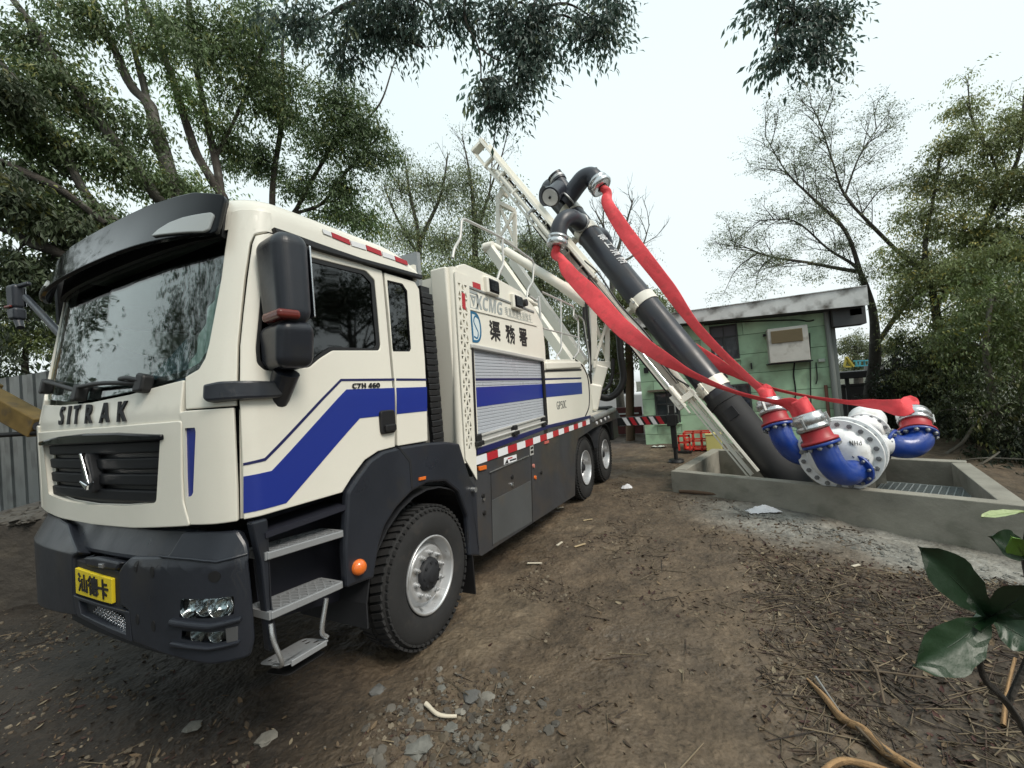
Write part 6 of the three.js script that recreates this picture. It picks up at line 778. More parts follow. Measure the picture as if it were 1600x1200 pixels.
    for (let k = 0; k < n; k++) { const e = tips[Math.floor(rnd() * nt)], a = c.clone().lerp(e, Math.pow(rnd(), 0.45) * 1.05), sp = (o.fuzz ?? 0.16) * (0.5 + RX); a.add(V(rr(-1, 1) * sp, rr(-1, 1) * sp * 0.7, rr(-1, 1) * sp));
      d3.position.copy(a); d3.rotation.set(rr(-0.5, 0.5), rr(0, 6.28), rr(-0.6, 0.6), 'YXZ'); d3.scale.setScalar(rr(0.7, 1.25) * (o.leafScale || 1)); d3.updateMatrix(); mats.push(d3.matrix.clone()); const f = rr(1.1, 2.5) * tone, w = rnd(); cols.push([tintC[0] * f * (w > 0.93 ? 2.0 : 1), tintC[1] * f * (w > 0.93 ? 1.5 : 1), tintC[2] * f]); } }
  if (br.length) part('branches', br, o.bark || barkM[0], t);
  const im = new THREE.InstancedMesh(o.leaf || dense, LM, mats.length); mats.forEach((m, i) => { const q = new THREE.Matrix4().makeTranslation(-foot.x, -foot.y, -foot.z).multiply(m); im.setMatrixAt(i, q); im.setColorAt(i, scatterCol.setRGB(...cols[i])); });
  im.name = 'crown'; im.userData.kind = 'stuff'; im.castShadow = im.receiveShadow = true; t.add(im); return t;
}
// left: the big spreading trees behind the cab
tree('spreading_tree', 'big leafy tree with several grey trunks fanning out behind the cab roof', { foot: [0.3, 0], bark: barkM[0], leaf: dense, tint: [0.07, 0.1, 0.042],
  limbs: [[[292, 345, 7.2, 0.14], [280, 313, 7.2, 0.13], [264, 268, 7.2, 0.12], [243, 198, 7.2, 0.1], [231, 161, 7.2, 0.09], [206, 136, 7.2, 0.075], [181, 82, 7.2, 0.06], [157, 33, 7.2, 0.05], [140, -20, 7.2, 0.045]], [[231, 161, 7.2, 0.06], [221, 120, 7.3, 0.05], [205, 60, 7.4, 0.035], [196, 0, 7.4, 0.03]],
    [[280, 313, 7.2, 0.1], [256, 318, 6.9, 0.08], [214, 264, 6.7, 0.075], [165, 202, 6.5, 0.07], [103, 120, 6.3, 0.06], [54, 45, 6.2, 0.05], [21, 0, 6.1, 0.04]], [[256, 330, 6.6, 0.07], [198, 355, 6.2, 0.06], [136, 305, 6.0, 0.055], [99, 235, 5.9, 0.05], [62, 173, 5.8, 0.04], [0, 95, 5.7, 0.03]]],
  clumps: [[40, 60, 6.2, 70, 45, 380], [120, 30, 6.6, 60, 40, 280], [75, 130, 6.2, 60, 40, 300], [160, 165, 6.6, 70, 45, 320, 1.0], [30, 195, 5.8, 60, 40, 300], [105, 235, 6.0, 70, 40, 320], [185, 255, 6.5, 70, 36, 300], [40, 275, 5.8, 60, 34, 260], [230, 60, 7.2, 70, 50, 380, 1.2], [215, 215, 7.1, 60, 40, 200], [135, 320, 6.0, 70, 28, 240], [60, 330, 5.7, 70, 30, 260], [250, 290, 7.1, 60, 28, 240, 1.3]] });
tree('spreading_tree', 'leafy tree with two slim dark stems rising above the roof visor', { foot: [-0.1, -0.2], bark: barkM[1], leaf: dense, tint: [0.075, 0.108, 0.043],
  limbs: [[[352, 345, 8.2, 0.1], [346, 305, 8.2, 0.095], [330, 280, 8.2, 0.085], [305, 235, 8.2, 0.08], [285, 173, 8.2, 0.07], [264, 107, 8.2, 0.06], [239, 41, 8.2, 0.05], [215, -20, 8.2, 0.04]], [[346, 305, 8.2, 0.08], [336, 247, 8.4, 0.07], [318, 165, 8.6, 0.06], [303, 82, 8.7, 0.05], [293, -10, 8.7, 0.04]], [[336, 247, 8.4, 0.04], [370, 180, 8.6, 0.03], [400, 100, 8.6, 0.025], [430, 20, 8.6, 0.02]]],
  clumps: [[330, 60, 8.4, 80, 60, 620], [400, 60, 8.6, 80, 60, 650], [380, 140, 8.6, 60, 50, 460], [300, 150, 8.2, 40, 50, 200, 1.6], [350, 215, 8.5, 50, 45, 360], [275, 45, 8.2, 50, 50, 260], [310, 300, 8.2, 50, 24, 160, 1.4]] });
tree('bushy_tree', 'bushy dark green tree with thin upright stems to the right of the cab roof', { foot: [0, 0], bark: barkM[1], leaf: dense, tint: [0.06, 0.092, 0.037],
  limbs: [[[428, 345, 9.5, 0.07], [425, 326, 9.5, 0.065], [429, 264, 9.5, 0.06], [441, 182, 9.5, 0.05], [441, 82, 9.5, 0.035], [443, 30, 9.5, 0.02]], [[440, 345, 9.5, 0.06], [458, 334, 9.5, 0.05], [485, 285, 9.5, 0.045], [520, 225, 9.5, 0.04], [545, 160, 9.5, 0.03]], [[458, 334, 9.5, 0.04], [500, 320, 9.5, 0.035], [540, 270, 9.5, 0.03], [590, 215, 9.5, 0.02]], [[560, 200, 9.6, 0.025], [594, 161, 9.6, 0.02], [612, 110, 9.6, 0.014], [625, 65, 9.6, 0.008]]],
  clumps: [[455, 175, 9.5, 55, 50, 520, 1.1], [400, 255, 9.5, 50, 45, 420], [520, 165, 9.5, 60, 45, 560], [570, 195, 9.5, 55, 42, 560], [525, 235, 9.5, 60, 40, 480], [590, 245, 9.5, 40, 30, 320], [470, 280, 9.5, 50, 30, 300], [545, 295, 9.6, 45, 32, 360], [575, 340, 9.6, 30, 30, 260, 1.3], [520, 335, 9.6, 40, 30, 260, 1.3], [435, 120, 9.5, 50, 40, 380]] });
tree('low_tree', 'dark tree with low branches reaching in at the far left', { foot: [-0.8, -0.5], bark: barkM[1], leaf: broad, tint: [0.045, 0.062, 0.03],
  limbs: [[[-160, 430, 5.4, 0.16], [-60, 340, 5.4, 0.14], [0, 358, 5.4, 0.09], [54, 380, 5.5, 0.08], [111, 404, 5.6, 0.05]], [[-60, 340, 5.4, 0.12], [0, 250, 5.3, 0.07], [25, 264, 5.4, 0.06], [95, 297, 5.6, 0.05], [165, 350, 5.8, 0.04]], [[-60, 340, 5.4, 0.1], [-50, 200, 5.3, 0.09], [-30, 60, 5.3, 0.07]]],
  clumps: [[10, 300, 5.2, 45, 30, 160], [20, 410, 5.4, 50, 30, 220], [85, 350, 5.6, 50, 25, 180], [20, 145, 5.3, 40, 50, 200], [60, 450, 5.8, 60, 30, 240], [130, 390, 6, 40, 22, 130]] });
// hedge-like growth beyond the fence at the left
tree('leafy_bush', 'yellow green bush behind the grey fence, seen past the far mirror', { foot: [0, 0], bark: barkM[1], leaf: dense, tint: [0.085, 0.11, 0.035], limbs: [[[40, 590, 11, 0.08], [40, 540, 11, 0.05], [44, 490, 11, 0.03]]], clumps: [[10, 535, 11, 45, 40, 420], [60, 520, 11, 40, 40, 420], [100, 545, 11.3, 30, 40, 300], [30, 480, 11, 40, 30, 260], [85, 480, 11, 30, 30, 200], [-40, 520, 11, 50, 60, 300]] });
// the tree behind the viewer whose limbs hang over the scene
tree('overhanging_tree', 'tree standing outside the picture whose dark leafy branches hang in along the top edge', { foot: [-0.6, 0.3], bark: barkM[1], leaf: hang, tint: [0.04, 0.065, 0.05], twig: 1.2, fuzz: 0.15, thin: 0.5, leafScale: 1.05,
  limbs: [[[5.2, 0.2, 6.4, 0.24, 1], [5.0, 3, 6.2, 0.2, 1], [4.2, 5.4, 4.6, 0.15, 1], [680, -500, 4.2, 0.1], [640, -160, 4.8, 0.07], [600, -30, 5.2, 0.05], [520, 20, 5.6, 0.03]], [[680, -500, 4.2, 0.09], [760, -160, 4.6, 0.05], [725, 20, 4.9, 0.016], [748, 75, 4.9, 0.012], [752, 125, 4.9, 0.008]], [[748, 75, 4.9, 0.01], [785, 95, 4.9, 0.007], [800, 60, 4.9, 0.006]], [[680, -500, 4.2, 0.09], [900, -200, 4.8, 0.05], [830, 20, 5, 0.02], [810, 90, 5, 0.01]], [[4.2, 5.4, 4.6, 0.12, 1], [1000, -500, 4.2, 0.07], [1230, -160, 4.8, 0.05], [1240, 30, 5.1, 0.015]], [[900, -200, 4.8, 0.04], [935, -40, 5.2, 0.018]], [[640, -160, 4.8, 0.04], [680, 30, 5.3, 0.01], [693, 68, 5.3, 0.007], [660, 74, 5.3, 0.005]]],
  clumps: [[480, 45, 5.6, 70, 45, 330], [560, 25, 5.4, 70, 40, 360], [640, 15, 5.2, 60, 34, 330], [700, 10, 5, 45, 28, 220], [540, 75, 5.6, 45, 24, 130], [610, 60, 5.4, 40, 22, 120], [800, 15, 5, 50, 32, 260], [850, 12, 5, 30, 30, 170], [828, 65, 5, 40, 36, 260], [822, 115, 5, 36, 30, 190], [770, 150, 4.9, 28, 26, 140], [800, 150, 4.95, 30, 28, 120], [768, 172, 4.9, 20, 8, 20], [930, 30, 5.2, 40, 32, 260], [925, 62, 5.2, 22, 14, 60], [950, 0, 5.2, 30, 20, 100], [1195, 8, 5.1, 36, 22, 130], [1255, 15, 5.1, 40, 28, 180], [1240, 55, 5.1, 36, 26, 150], [1215, 85, 5.1, 22, 18, 70], [1300, 20, 5.1, 34, 26, 150], [1295, 70, 5.1, 26, 24, 100], [1285, 98, 5.1, 16, 12, 34]] });
// middle distance: loose twiggy trees behind the mast
tree('twiggy_tree', 'loose twiggy grey green tree behind the railings, left of the mast', { bark: barkM[1], leaf: thin, thin: 2.1, grow: { from: 0.4, step: 0.5, len: 1.3, r: 0.014, up: 0.6, levels: 2, leaves: 2 }, tint: [0.095, 0.12, 0.06], twig: 1.6, fuzz: 0.3, leafScale: 1.3,
  limbs: [[[650, 480, 15, 0.12], [655, 380, 15, 0.09], [640, 300, 15, 0.05], [632, 245, 15, 0.02]], [[655, 380, 15, 0.08], [690, 300, 15, 0.05], [700, 240, 15, 0.02]], [[655, 400, 15, 0.06], [620, 340, 15, 0.04], [600, 290, 15, 0.02]]], clumps: [[625, 300, 15, 40, 50, 240], [665, 290, 15, 40, 50, 240], [700, 300, 15, 40, 50, 240], [640, 370, 15, 50, 40, 420, 1.2], [700, 380, 15, 40, 50, 420, 1.2], [660, 430, 14.5, 60, 36, 480, 1.6]] });
tree('twiggy_tree', 'tall slim tree with bare tips standing behind the top of the mast', { bark: barkM[1], leaf: thin, thin: 2.1, grow: { from: 0.4, step: 0.5, len: 1.3, r: 0.014, up: 0.6, levels: 2, leaves: 2 }, tint: [0.09, 0.115, 0.055], twig: 1.6, fuzz: 0.3, leafScale: 1.3,
  limbs: [[[745, 480, 15.5, 0.14], [742, 380, 15.5, 0.1], [738, 300, 15.5, 0.06], [728, 240, 15.5, 0.03], [722, 215, 15.5, 0.012]], [[742, 380, 15.5, 0.06], [765, 300, 15.5, 0.04], [785, 240, 15.5, 0.025], [797, 190, 15.5, 0.012]], [[765, 300, 15.5, 0.03], [772, 220, 15.5, 0.018], [776, 195, 15.5, 0.01]]], clumps: [[735, 290, 15.5, 30, 40, 260], [745, 350, 15.5, 30, 50, 420, 1.2], [760, 420, 15.5, 50, 50, 560, 1.2], [725, 430, 15, 40, 40, 360, 1.4], [770, 310, 15.5, 30, 40, 120]] });
tree('twiggy_tree', 'grey green tree showing between the boom and the mast', { bark: barkM[1], leaf: thin, thin: 2.1, grow: { from: 0.4, step: 0.5, len: 1.3, r: 0.014, up: 0.6, levels: 2, leaves: 2 }, tint: [0.085, 0.11, 0.05], twig: 1.5, fuzz: 0.3, leafScale: 1.3,
  limbs: [[[850, 520, 16, 0.14], [845, 430, 16, 0.09], [830, 370, 16, 0.05], [822, 335, 16, 0.02]]], clumps: [[820, 380, 16, 40, 36, 340], [850, 400, 16, 40, 40, 420], [840, 450, 16, 50, 40, 520], [880, 440, 16, 40, 50, 480], [810, 440, 16, 40, 40, 380], [880, 510, 15, 50, 40, 460], [925, 500, 14, 40, 50, 500]] });
tree('bare_tree', 'nearly bare tree with fine upright branches behind the black pipe', { bark: barkM[0], leaf: thin, thin: 0.4, grow: { from: 0.35, step: 0.4, len: 1.7, r: 0.018, up: 0.9, levels: 3, leaves: 0 }, tint: [0.07, 0.085, 0.05], twig: 2.0, fuzz: 0.3,
  limbs: [[[960, 520, 17, 0.14], [955, 420, 17, 0.1], [945, 360, 17, 0.05], [930, 330, 17, 0.02]], [[955, 420, 17, 0.08], [975, 360, 17, 0.05], [990, 310, 17, 0.02]], [[955, 420, 17, 0.06], [1000, 390, 17, 0.04], [1015, 350, 17, 0.015]]], clumps: [[940, 350, 17, 30, 36, 90], [965, 340, 17, 30, 40, 90], [985, 350, 17, 36, 40, 110], [1000, 390, 17, 30, 40, 120], [960, 400, 17, 30, 40, 140]] });
tree('yard_tree', 'green tree with a straight brown trunk behind the hydraulic hose', { bark: std([0.12, 0.08, 0.05], 0.95), leaf: dense, tint: [0.08, 0.1, 0.035], leafScale: 1.2,
  limbs: [[[985, 690, 13.5, 0.14], [984, 600, 13.5, 0.13], [982, 520, 13.5, 0.11], [980, 460, 13.5, 0.07]]], clumps: [[965, 500, 13.5, 30, 40, 420], [950, 550, 13.8, 24, 50, 460], [985, 470, 13.5, 36, 30, 300], [1000, 540, 13.8, 30, 60, 420], [945, 590, 14, 20, 26, 220], [1010, 470, 14, 30, 24, 200]] });
// right: the open tree over the hut
tree('open_tree', 'open tree with long bare branches reaching out over the hut roof', { bark: barkM[1], leaf: fine, perTwig: 40, thin: 0.45, grow: { from: 0.6, step: 0.27, len: 1.5, r: 0.015, up: 0.35, levels: 3, leaves: 2 }, tint: [0.08, 0.1, 0.05], twig: 1, fuzz: 0.16, leafScale: 1.15,
  limbs: [[[1352, 690, 12.5, 0.17], [1362, 600, 12.5, 0.16], [1368, 540, 12.5, 0.14], [1360, 470, 12.5, 0.09], [1340, 420, 12.5, 0.05], [1295, 390, 12.5, 0.03], [1240, 345, 12.5, 0.02], [1180, 345, 12.5, 0.012]], [[1340, 425, 12.5, 0.06], [1260, 410, 12.5, 0.04], [1200, 400, 12.5, 0.025], [1140, 375, 12.5, 0.01]], [[1352, 450, 12.5, 0.07], [1320, 360, 12.3, 0.05], [1270, 310, 12.2, 0.035], [1230, 270, 12.2, 0.02], [1195, 212, 12.2, 0.008]], [[1460, 440, 12.3, 0.07], [1400, 390, 12.3, 0.055], [1355, 345, 12.3, 0.045], [1320, 305, 12.3, 0.034], [1300, 250, 12.3, 0.022], [1280, 190, 12.3, 0.018], [1265, 160, 12.3, 0.008]], [[1320, 305, 12.3, 0.03], [1345, 240, 12.3, 0.018], [1385, 180, 12.3, 0.006]], [[1368, 540, 12.5, 0.07], [1420, 470, 12.4, 0.06], [1460, 440, 12.3, 0.055]]],
  clumps: [[1150, 375, 12.5, 34, 36, 150], [1190, 400, 12.5, 40, 30, 160], [1240, 330, 12.4, 40, 36, 150], [1215, 235, 12.2, 30, 30, 110], [1245, 275, 12.2, 34, 36, 150], [1280, 225, 12.3, 34, 36, 150], [1315, 265, 12.3, 30, 40, 140], [1350, 245, 12.3, 34, 34, 140], [1290, 330, 12.3, 40, 34, 180], [1230, 400, 12.5, 46, 30, 200], [1280, 420, 12.5, 50, 30, 260], [1330, 380, 12.4, 40, 40, 280], [1385, 290, 12.3, 40, 40, 240, 1.1], [1270, 170, 12.3, 18, 20, 40], [1340, 440, 12.4, 40, 30, 260], [1180, 450, 12.8, 50, 14, 120], [1130, 460, 12.8, 26, 10, 60]] });
tree('tall_tree', 'tall brownish green tree filling the upper right corner', { bark: barkM[1], leaf: dense, perTwig: 26, thin: 1.0, grow: { from: 0.5, step: 0.4, len: 1.2, r: 0.012, up: 0.3, levels: 2, leaves: 3 }, tint: [0.135, 0.155, 0.066], twig: 1, fuzz: 0.2, leafScale: 0.95,
  limbs: [[[1475, 690, 11, 0.13], [1470, 590, 11, 0.11], [1462, 480, 11, 0.085], [1445, 400, 11, 0.055], [1460, 300, 11, 0.032], [1470, 240, 11, 0.03]], [[1462, 480, 11, 0.07], [1520, 380, 10.8, 0.045], [1560, 280, 10.6, 0.03], [1520, 190, 10.6, 0.025], [1512, 135, 10.6, 0.008]], [[1520, 380, 10.8, 0.06], [1590, 250, 10.4, 0.04], [1600, 150, 10.4, 0.02]]],
  clumps: [[1515, 165, 10.6, 22, 34, 140], [1490, 215, 10.6, 40, 26, 220], [1545, 230, 10.6, 46, 40, 380], [1590, 190, 10.4, 36, 40, 320], [1450, 270, 11, 40, 34, 240, 0.8], [1500, 290, 10.8, 50, 40, 460], [1560, 300, 10.5, 50, 44, 520], [1440, 340, 11, 50, 40, 420], [1500, 360, 10.8, 50, 40, 560, 1.1], [1570, 370, 10.5, 50, 44, 560, 1.1], [1420, 410, 11.4, 50, 36, 420, 1.1], [1480, 430, 11, 50, 40, 520], [1550, 440, 10.6, 50, 40, 560], [1420, 480, 11.5, 40, 36, 360], [1490, 500, 11, 40, 40, 380], [1610, 290, 10.2, 40, 60, 380], [1620, 420, 10.2, 40, 60, 380], [1530, 480, 9.6, 50, 40, 420, 1.3], [1470, 540, 10, 40, 36, 300], [1400, 540, 11.6, 30, 30, 200], [1580, 540, 9, 40, 40, 360, 1.2], [1445, 590, 10.4, 36, 26, 220, 0.8], [1560, 500, 8.8, 50, 40, 380, 1.2], [1600, 560, 8.6, 40, 40, 320, 1.1], [1510, 420, 10, 50, 40, 420, 1.3], [1575, 400, 9.6, 50, 46, 420, 1.3], [1430, 440, 11.2, 40, 36, 300, 1.2]] });
tree('dense_bush', 'dense bright green bush at the right edge beside the pit', { bark: barkM[2], leaf: broad, tint: [0.075, 0.1, 0.034], fuzz: 0.6, thin: 0.5, leafScale: 0.9,
  limbs: [[[1560, 720, 8.2, 0.07], [1550, 620, 8.2, 0.06], [1540, 540, 8.2, 0.05], [1550, 460, 8.2, 0.03]], [[1560, 720, 8.2, 0.06], [1600, 600, 8, 0.05], [1610, 480, 8, 0.03]]],
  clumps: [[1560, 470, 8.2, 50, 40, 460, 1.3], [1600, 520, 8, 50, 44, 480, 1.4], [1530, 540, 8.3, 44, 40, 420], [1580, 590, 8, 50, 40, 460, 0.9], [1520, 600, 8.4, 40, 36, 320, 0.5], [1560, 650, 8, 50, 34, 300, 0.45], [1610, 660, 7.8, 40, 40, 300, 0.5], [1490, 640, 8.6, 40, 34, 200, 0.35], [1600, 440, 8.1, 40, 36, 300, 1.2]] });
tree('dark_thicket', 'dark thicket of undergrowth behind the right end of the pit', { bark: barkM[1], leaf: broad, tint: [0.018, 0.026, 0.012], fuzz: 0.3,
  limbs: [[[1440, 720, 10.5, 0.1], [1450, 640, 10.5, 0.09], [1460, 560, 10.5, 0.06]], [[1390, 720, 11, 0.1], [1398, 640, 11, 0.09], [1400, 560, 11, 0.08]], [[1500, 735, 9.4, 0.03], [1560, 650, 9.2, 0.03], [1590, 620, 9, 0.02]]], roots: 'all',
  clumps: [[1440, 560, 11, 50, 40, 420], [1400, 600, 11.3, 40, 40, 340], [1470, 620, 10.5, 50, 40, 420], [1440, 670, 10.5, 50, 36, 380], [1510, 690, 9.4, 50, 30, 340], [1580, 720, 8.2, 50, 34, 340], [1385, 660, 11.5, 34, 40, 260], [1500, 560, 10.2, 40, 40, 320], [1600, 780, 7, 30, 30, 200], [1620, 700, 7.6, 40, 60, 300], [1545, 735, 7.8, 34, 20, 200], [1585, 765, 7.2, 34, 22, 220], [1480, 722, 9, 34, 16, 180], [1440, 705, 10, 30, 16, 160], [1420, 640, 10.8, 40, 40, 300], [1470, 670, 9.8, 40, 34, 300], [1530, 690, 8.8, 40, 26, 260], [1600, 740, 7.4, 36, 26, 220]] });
tree('far_tree', 'round olive tree beyond the gap beside the hut', { bark: barkM[1], leaf: dense, tint: [0.09, 0.105, 0.05], leafScale: 1.4, limbs: [[[1345, 640, 24, 0.3], [1340, 580, 24, 0.2], [1335, 540, 24, 0.1]]], clumps: [[1325, 545, 24, 16, 20, 260], [1345, 535, 24, 18, 22, 300], [1365, 555, 24, 20, 20, 300], [1335, 570, 24, 24, 14, 260], [1385, 545, 24, 20, 24, 240]] });
tree('far_tree', 'green treetop showing over the hut roof near the pipe', { bark: barkM[1], leaf: dense, tint: [0.085, 0.105, 0.05], leafScale: 1.4, limbs: [[[1030, 560, 24, 0.3], [1030, 500, 24, 0.2], [1030, 470, 24, 0.1]]], clumps: [[1030, 475, 24, 20, 16, 220], [1060, 482, 24, 16, 10, 120], [1005, 500, 24, 30, 40, 420]] });
// the wood all round, in front of the truck and behind the viewer: it shows in the glass and keeps the low sky off the ground
for (const [x, z, h, w, l, nl = 2400] of [[-9, 9, 8, 3.2, 'dense tree beyond the front of the truck, mirrored in its windscreen', 900], [-4, 13, 9, 3.4, 'tall tree far in front of the truck, outside the picture'], [3.5, 12, 8.5, 3.2, 'broad tree behind the viewer, outside the picture'], [11, 6, 8, 3, 'tree to the right of the viewer, outside the picture'], [12, -3, 7.5, 2.8, 'tree beyond the right end of the pit, outside the picture'], [-13, 1.5, 8, 3, 'tree beyond the fence to the left, outside the picture'], [-4.2, 7, 7.5, 2.6, 'leafy tree added in front of the truck to block sky, outside the picture', 420], [11.5, -10.5, 8.5, 3, 'tree far to the right behind the bushes, outside the picture']]) {  // the one nearest the truck front is added to block low sky
  const t = thing('woodland_tree', l, 'tree', null, V(x, 0, z)); t.position.y = groundY(x, z); const y0 = t.position.y; part('trunk', taper([V(x, y0 - 0.1, z), V(x + 0.2, y0 + h * 0.3, z), V(x - 0.1, y0 + h * 0.75, z + 0.2)], [0.24, 0.17, 0.08], 9, 6), barkM[0], t);
  const br = []; for (let k = 0; k < 14; k++) { const a = rr(0, 6.3), y = y0 + h * rr(0.3, 0.7), r = w * rr(0.5, 0.95); br.push(taper([V(x, y, z), V(x + Math.cos(a) * r * 0.5, y + h * 0.1, z + Math.sin(a) * r * 0.5), V(x + Math.cos(a) * r, y + h * 0.2, z + Math.sin(a) * r)], [0.07, 0.04, 0.015], 5, 4)); } part('branches', br, barkM[0], t);
  const n = nl, im = new THREE.InstancedMesh(broad, LM, n), d = new THREE.Object3D(); const cl = Array.from({ length: 26 }, () => [rr(-1, 1) * w * 0.8, h * rr(0.25, 0.95), rr(-1, 1) * w * 0.8]); for (let k = 0; k < n; k++) { const c = cl[k % 26], q = () => (rnd() + rnd() + rnd() - 1.5) * 1.1; d.position.set(c[0] + q(), c[1] + q() * 0.8, c[2] + q()); d.rotation.set(rr(-0.5, 0.5), rr(0, 6.3), rr(-0.6, 0.6)); d.scale.setScalar(rr(1.2, 2)); d.updateMatrix(); im.setMatrixAt(k, d.matrix); const f = rr(0.7, 1.3); im.setColorAt(k, scatterCol.setRGB(0.045 * f, 0.065 * f, 0.03 * f)); } im.name = 'crown'; im.userData.kind = 'stuff'; im.castShadow = true; t.add(im);
}
{ const b = (l, pts, r0) => { const q = pts.map(([x, y, d]) => at(x, y, d)); tag(part('dead_branch', taper(q, [r0, r0 * 0.8, r0 * 0.5], 7, 6), barkM[2], null), l, 'branch'); };
  b('pale curved dead branch leaning up behind the right end of the pit', [[1445, 726, 8.6], [1500, 695, 8.2], [1530, 655, 8.0], [1575, 630, 7.9]], 0.035); b('thin dead branch lying across the dark brush right of the pit', [[1480, 722, 8.0], [1540, 716, 7.6], [1610, 718, 7.2]], 0.02); b('short broken branch in the brush below the curved dead branch', [[1515, 735, 7.6], [1545, 718, 7.5], [1562, 706, 7.5]], 0.025); }
// big-leaved sapling close by at the right
{
  const lm = [[0.009, 0.029, 0.011], [0.011, 0.036, 0.012], [0.35, 0.42, 0.2], [0.12, 0.25, 0.02]].map((c, i) => new THREE.MeshPhysicalMaterial({ color: new THREE.Color().setRGB(...c), roughness: 0.42, transmission: 0.12, thickness: 0, side: THREE.DoubleSide, map: null, bumpMap: bump(14), bumpScale: 0.0008 }));
  const root = onY(1575, 1130, 0.05); const f = V(root.x + 0.12, groundY(root.x + 0.12, root.z - 0.05), root.z - 0.05); const t = thing('sapling', 'young plant with big glossy dark green leaves at the right edge', 'plant', null, f);
  const top = at(1590, 965, 0.9); const node = at(1540, 962, 0.88), node2 = at(1600, 870, 0.95);
  part('stem', [taper([f.clone().add(V(0, -0.05, 0)), at(1575, 1100, 1.0), at(1532, 1045, 0.92), node], [0.009, 0.008, 0.006, 0.005], 8, 6), taper([at(1575, 1100, 1.0), at(1620, 980, 0.98), node2, at(1610, 800, 0.95)], [0.007, 0.006, 0.005, 0.003], 8, 6), taper([node, at(1570, 958, 0.9), at(1600, 950, 0.95)], [0.004, 0.004, 0.004], 6, 4)], barkM[1], t);
  const leaf = (a, b, w, m, roll, bend = 0.12) => { const L = a.distanceTo(b), g = new THREE.PlaneGeometry(1, 1, 14, 8), p = g.attributes.position; const d = b.clone().sub(a).normalize(), vw = camera.position.clone().sub(a).normalize().applyAxisAngle(d, roll), s = V(0, 0, 0).crossVectors(d, vw).normalize(), n = V(0, 0, 0).crossVectors(s, d);
    for (let i = 0; i < p.count; i++) { const u = p.getX(i) + 0.5, v = p.getY(i) * 2, hw = w * Math.max(0.02, Math.pow(Math.max(0, Math.sin(Math.PI * Math.pow(u, 1.55))), 0.62)) * (0.96 + 0.04 * Math.sin(u * 20)); const z = -bend * L * 4 * u * (1 - u) * -0.5 - bend * L * u * u * 0.4 + Math.abs(v) * w * 0.28 + w * 0.05 * Math.cos(u * 26 - Math.abs(v) * 5) * Math.abs(v); const q = a.clone().addScaledVector(d, u * L).addScaledVector(s, v * hw).addScaledVector(n, z); p.setXYZ(i, q.x, q.y, q.z); } g.computeVertexNormals(); const o = part('leaf', g, m, t); part('rib', taper([a, a.clone().lerp(b, 0.5).addScaledVector(n, bend * L * 0.4), b.clone().addScaledVector(n, -bend * L * 0.38)], [0.0018, 0.0014, 0.0005], 5, 8), m, o); return o; };
  leaf(node, at(1440, 856, 0.86), 0.042, lm[0], 0.35); leaf(node, at(1432, 1042, 0.82), 0.045, lm[1], -0.5); leaf(at(1548, 962, 0.88), at(1618, 915, 0.8), 0.034, lm[0], 0.4); leaf(at(1550, 968, 0.88), at(1625, 1010, 0.82), 0.04, lm[1], -0.3);
  leaf(node2, at(1548, 838, 0.93), 0.032, lm[0], 0.6); leaf(at(1605, 800, 0.95), at(1533, 808, 0.97), 0.013, lm[2], 0.9, 0.05); leaf(node2, at(1582, 840, 0.9), 0.025, lm[3], 0.2); leaf(at(1560, 958, 0.9), at(1530, 985, 0.84), 0.02, lm[1], 0.9);
}
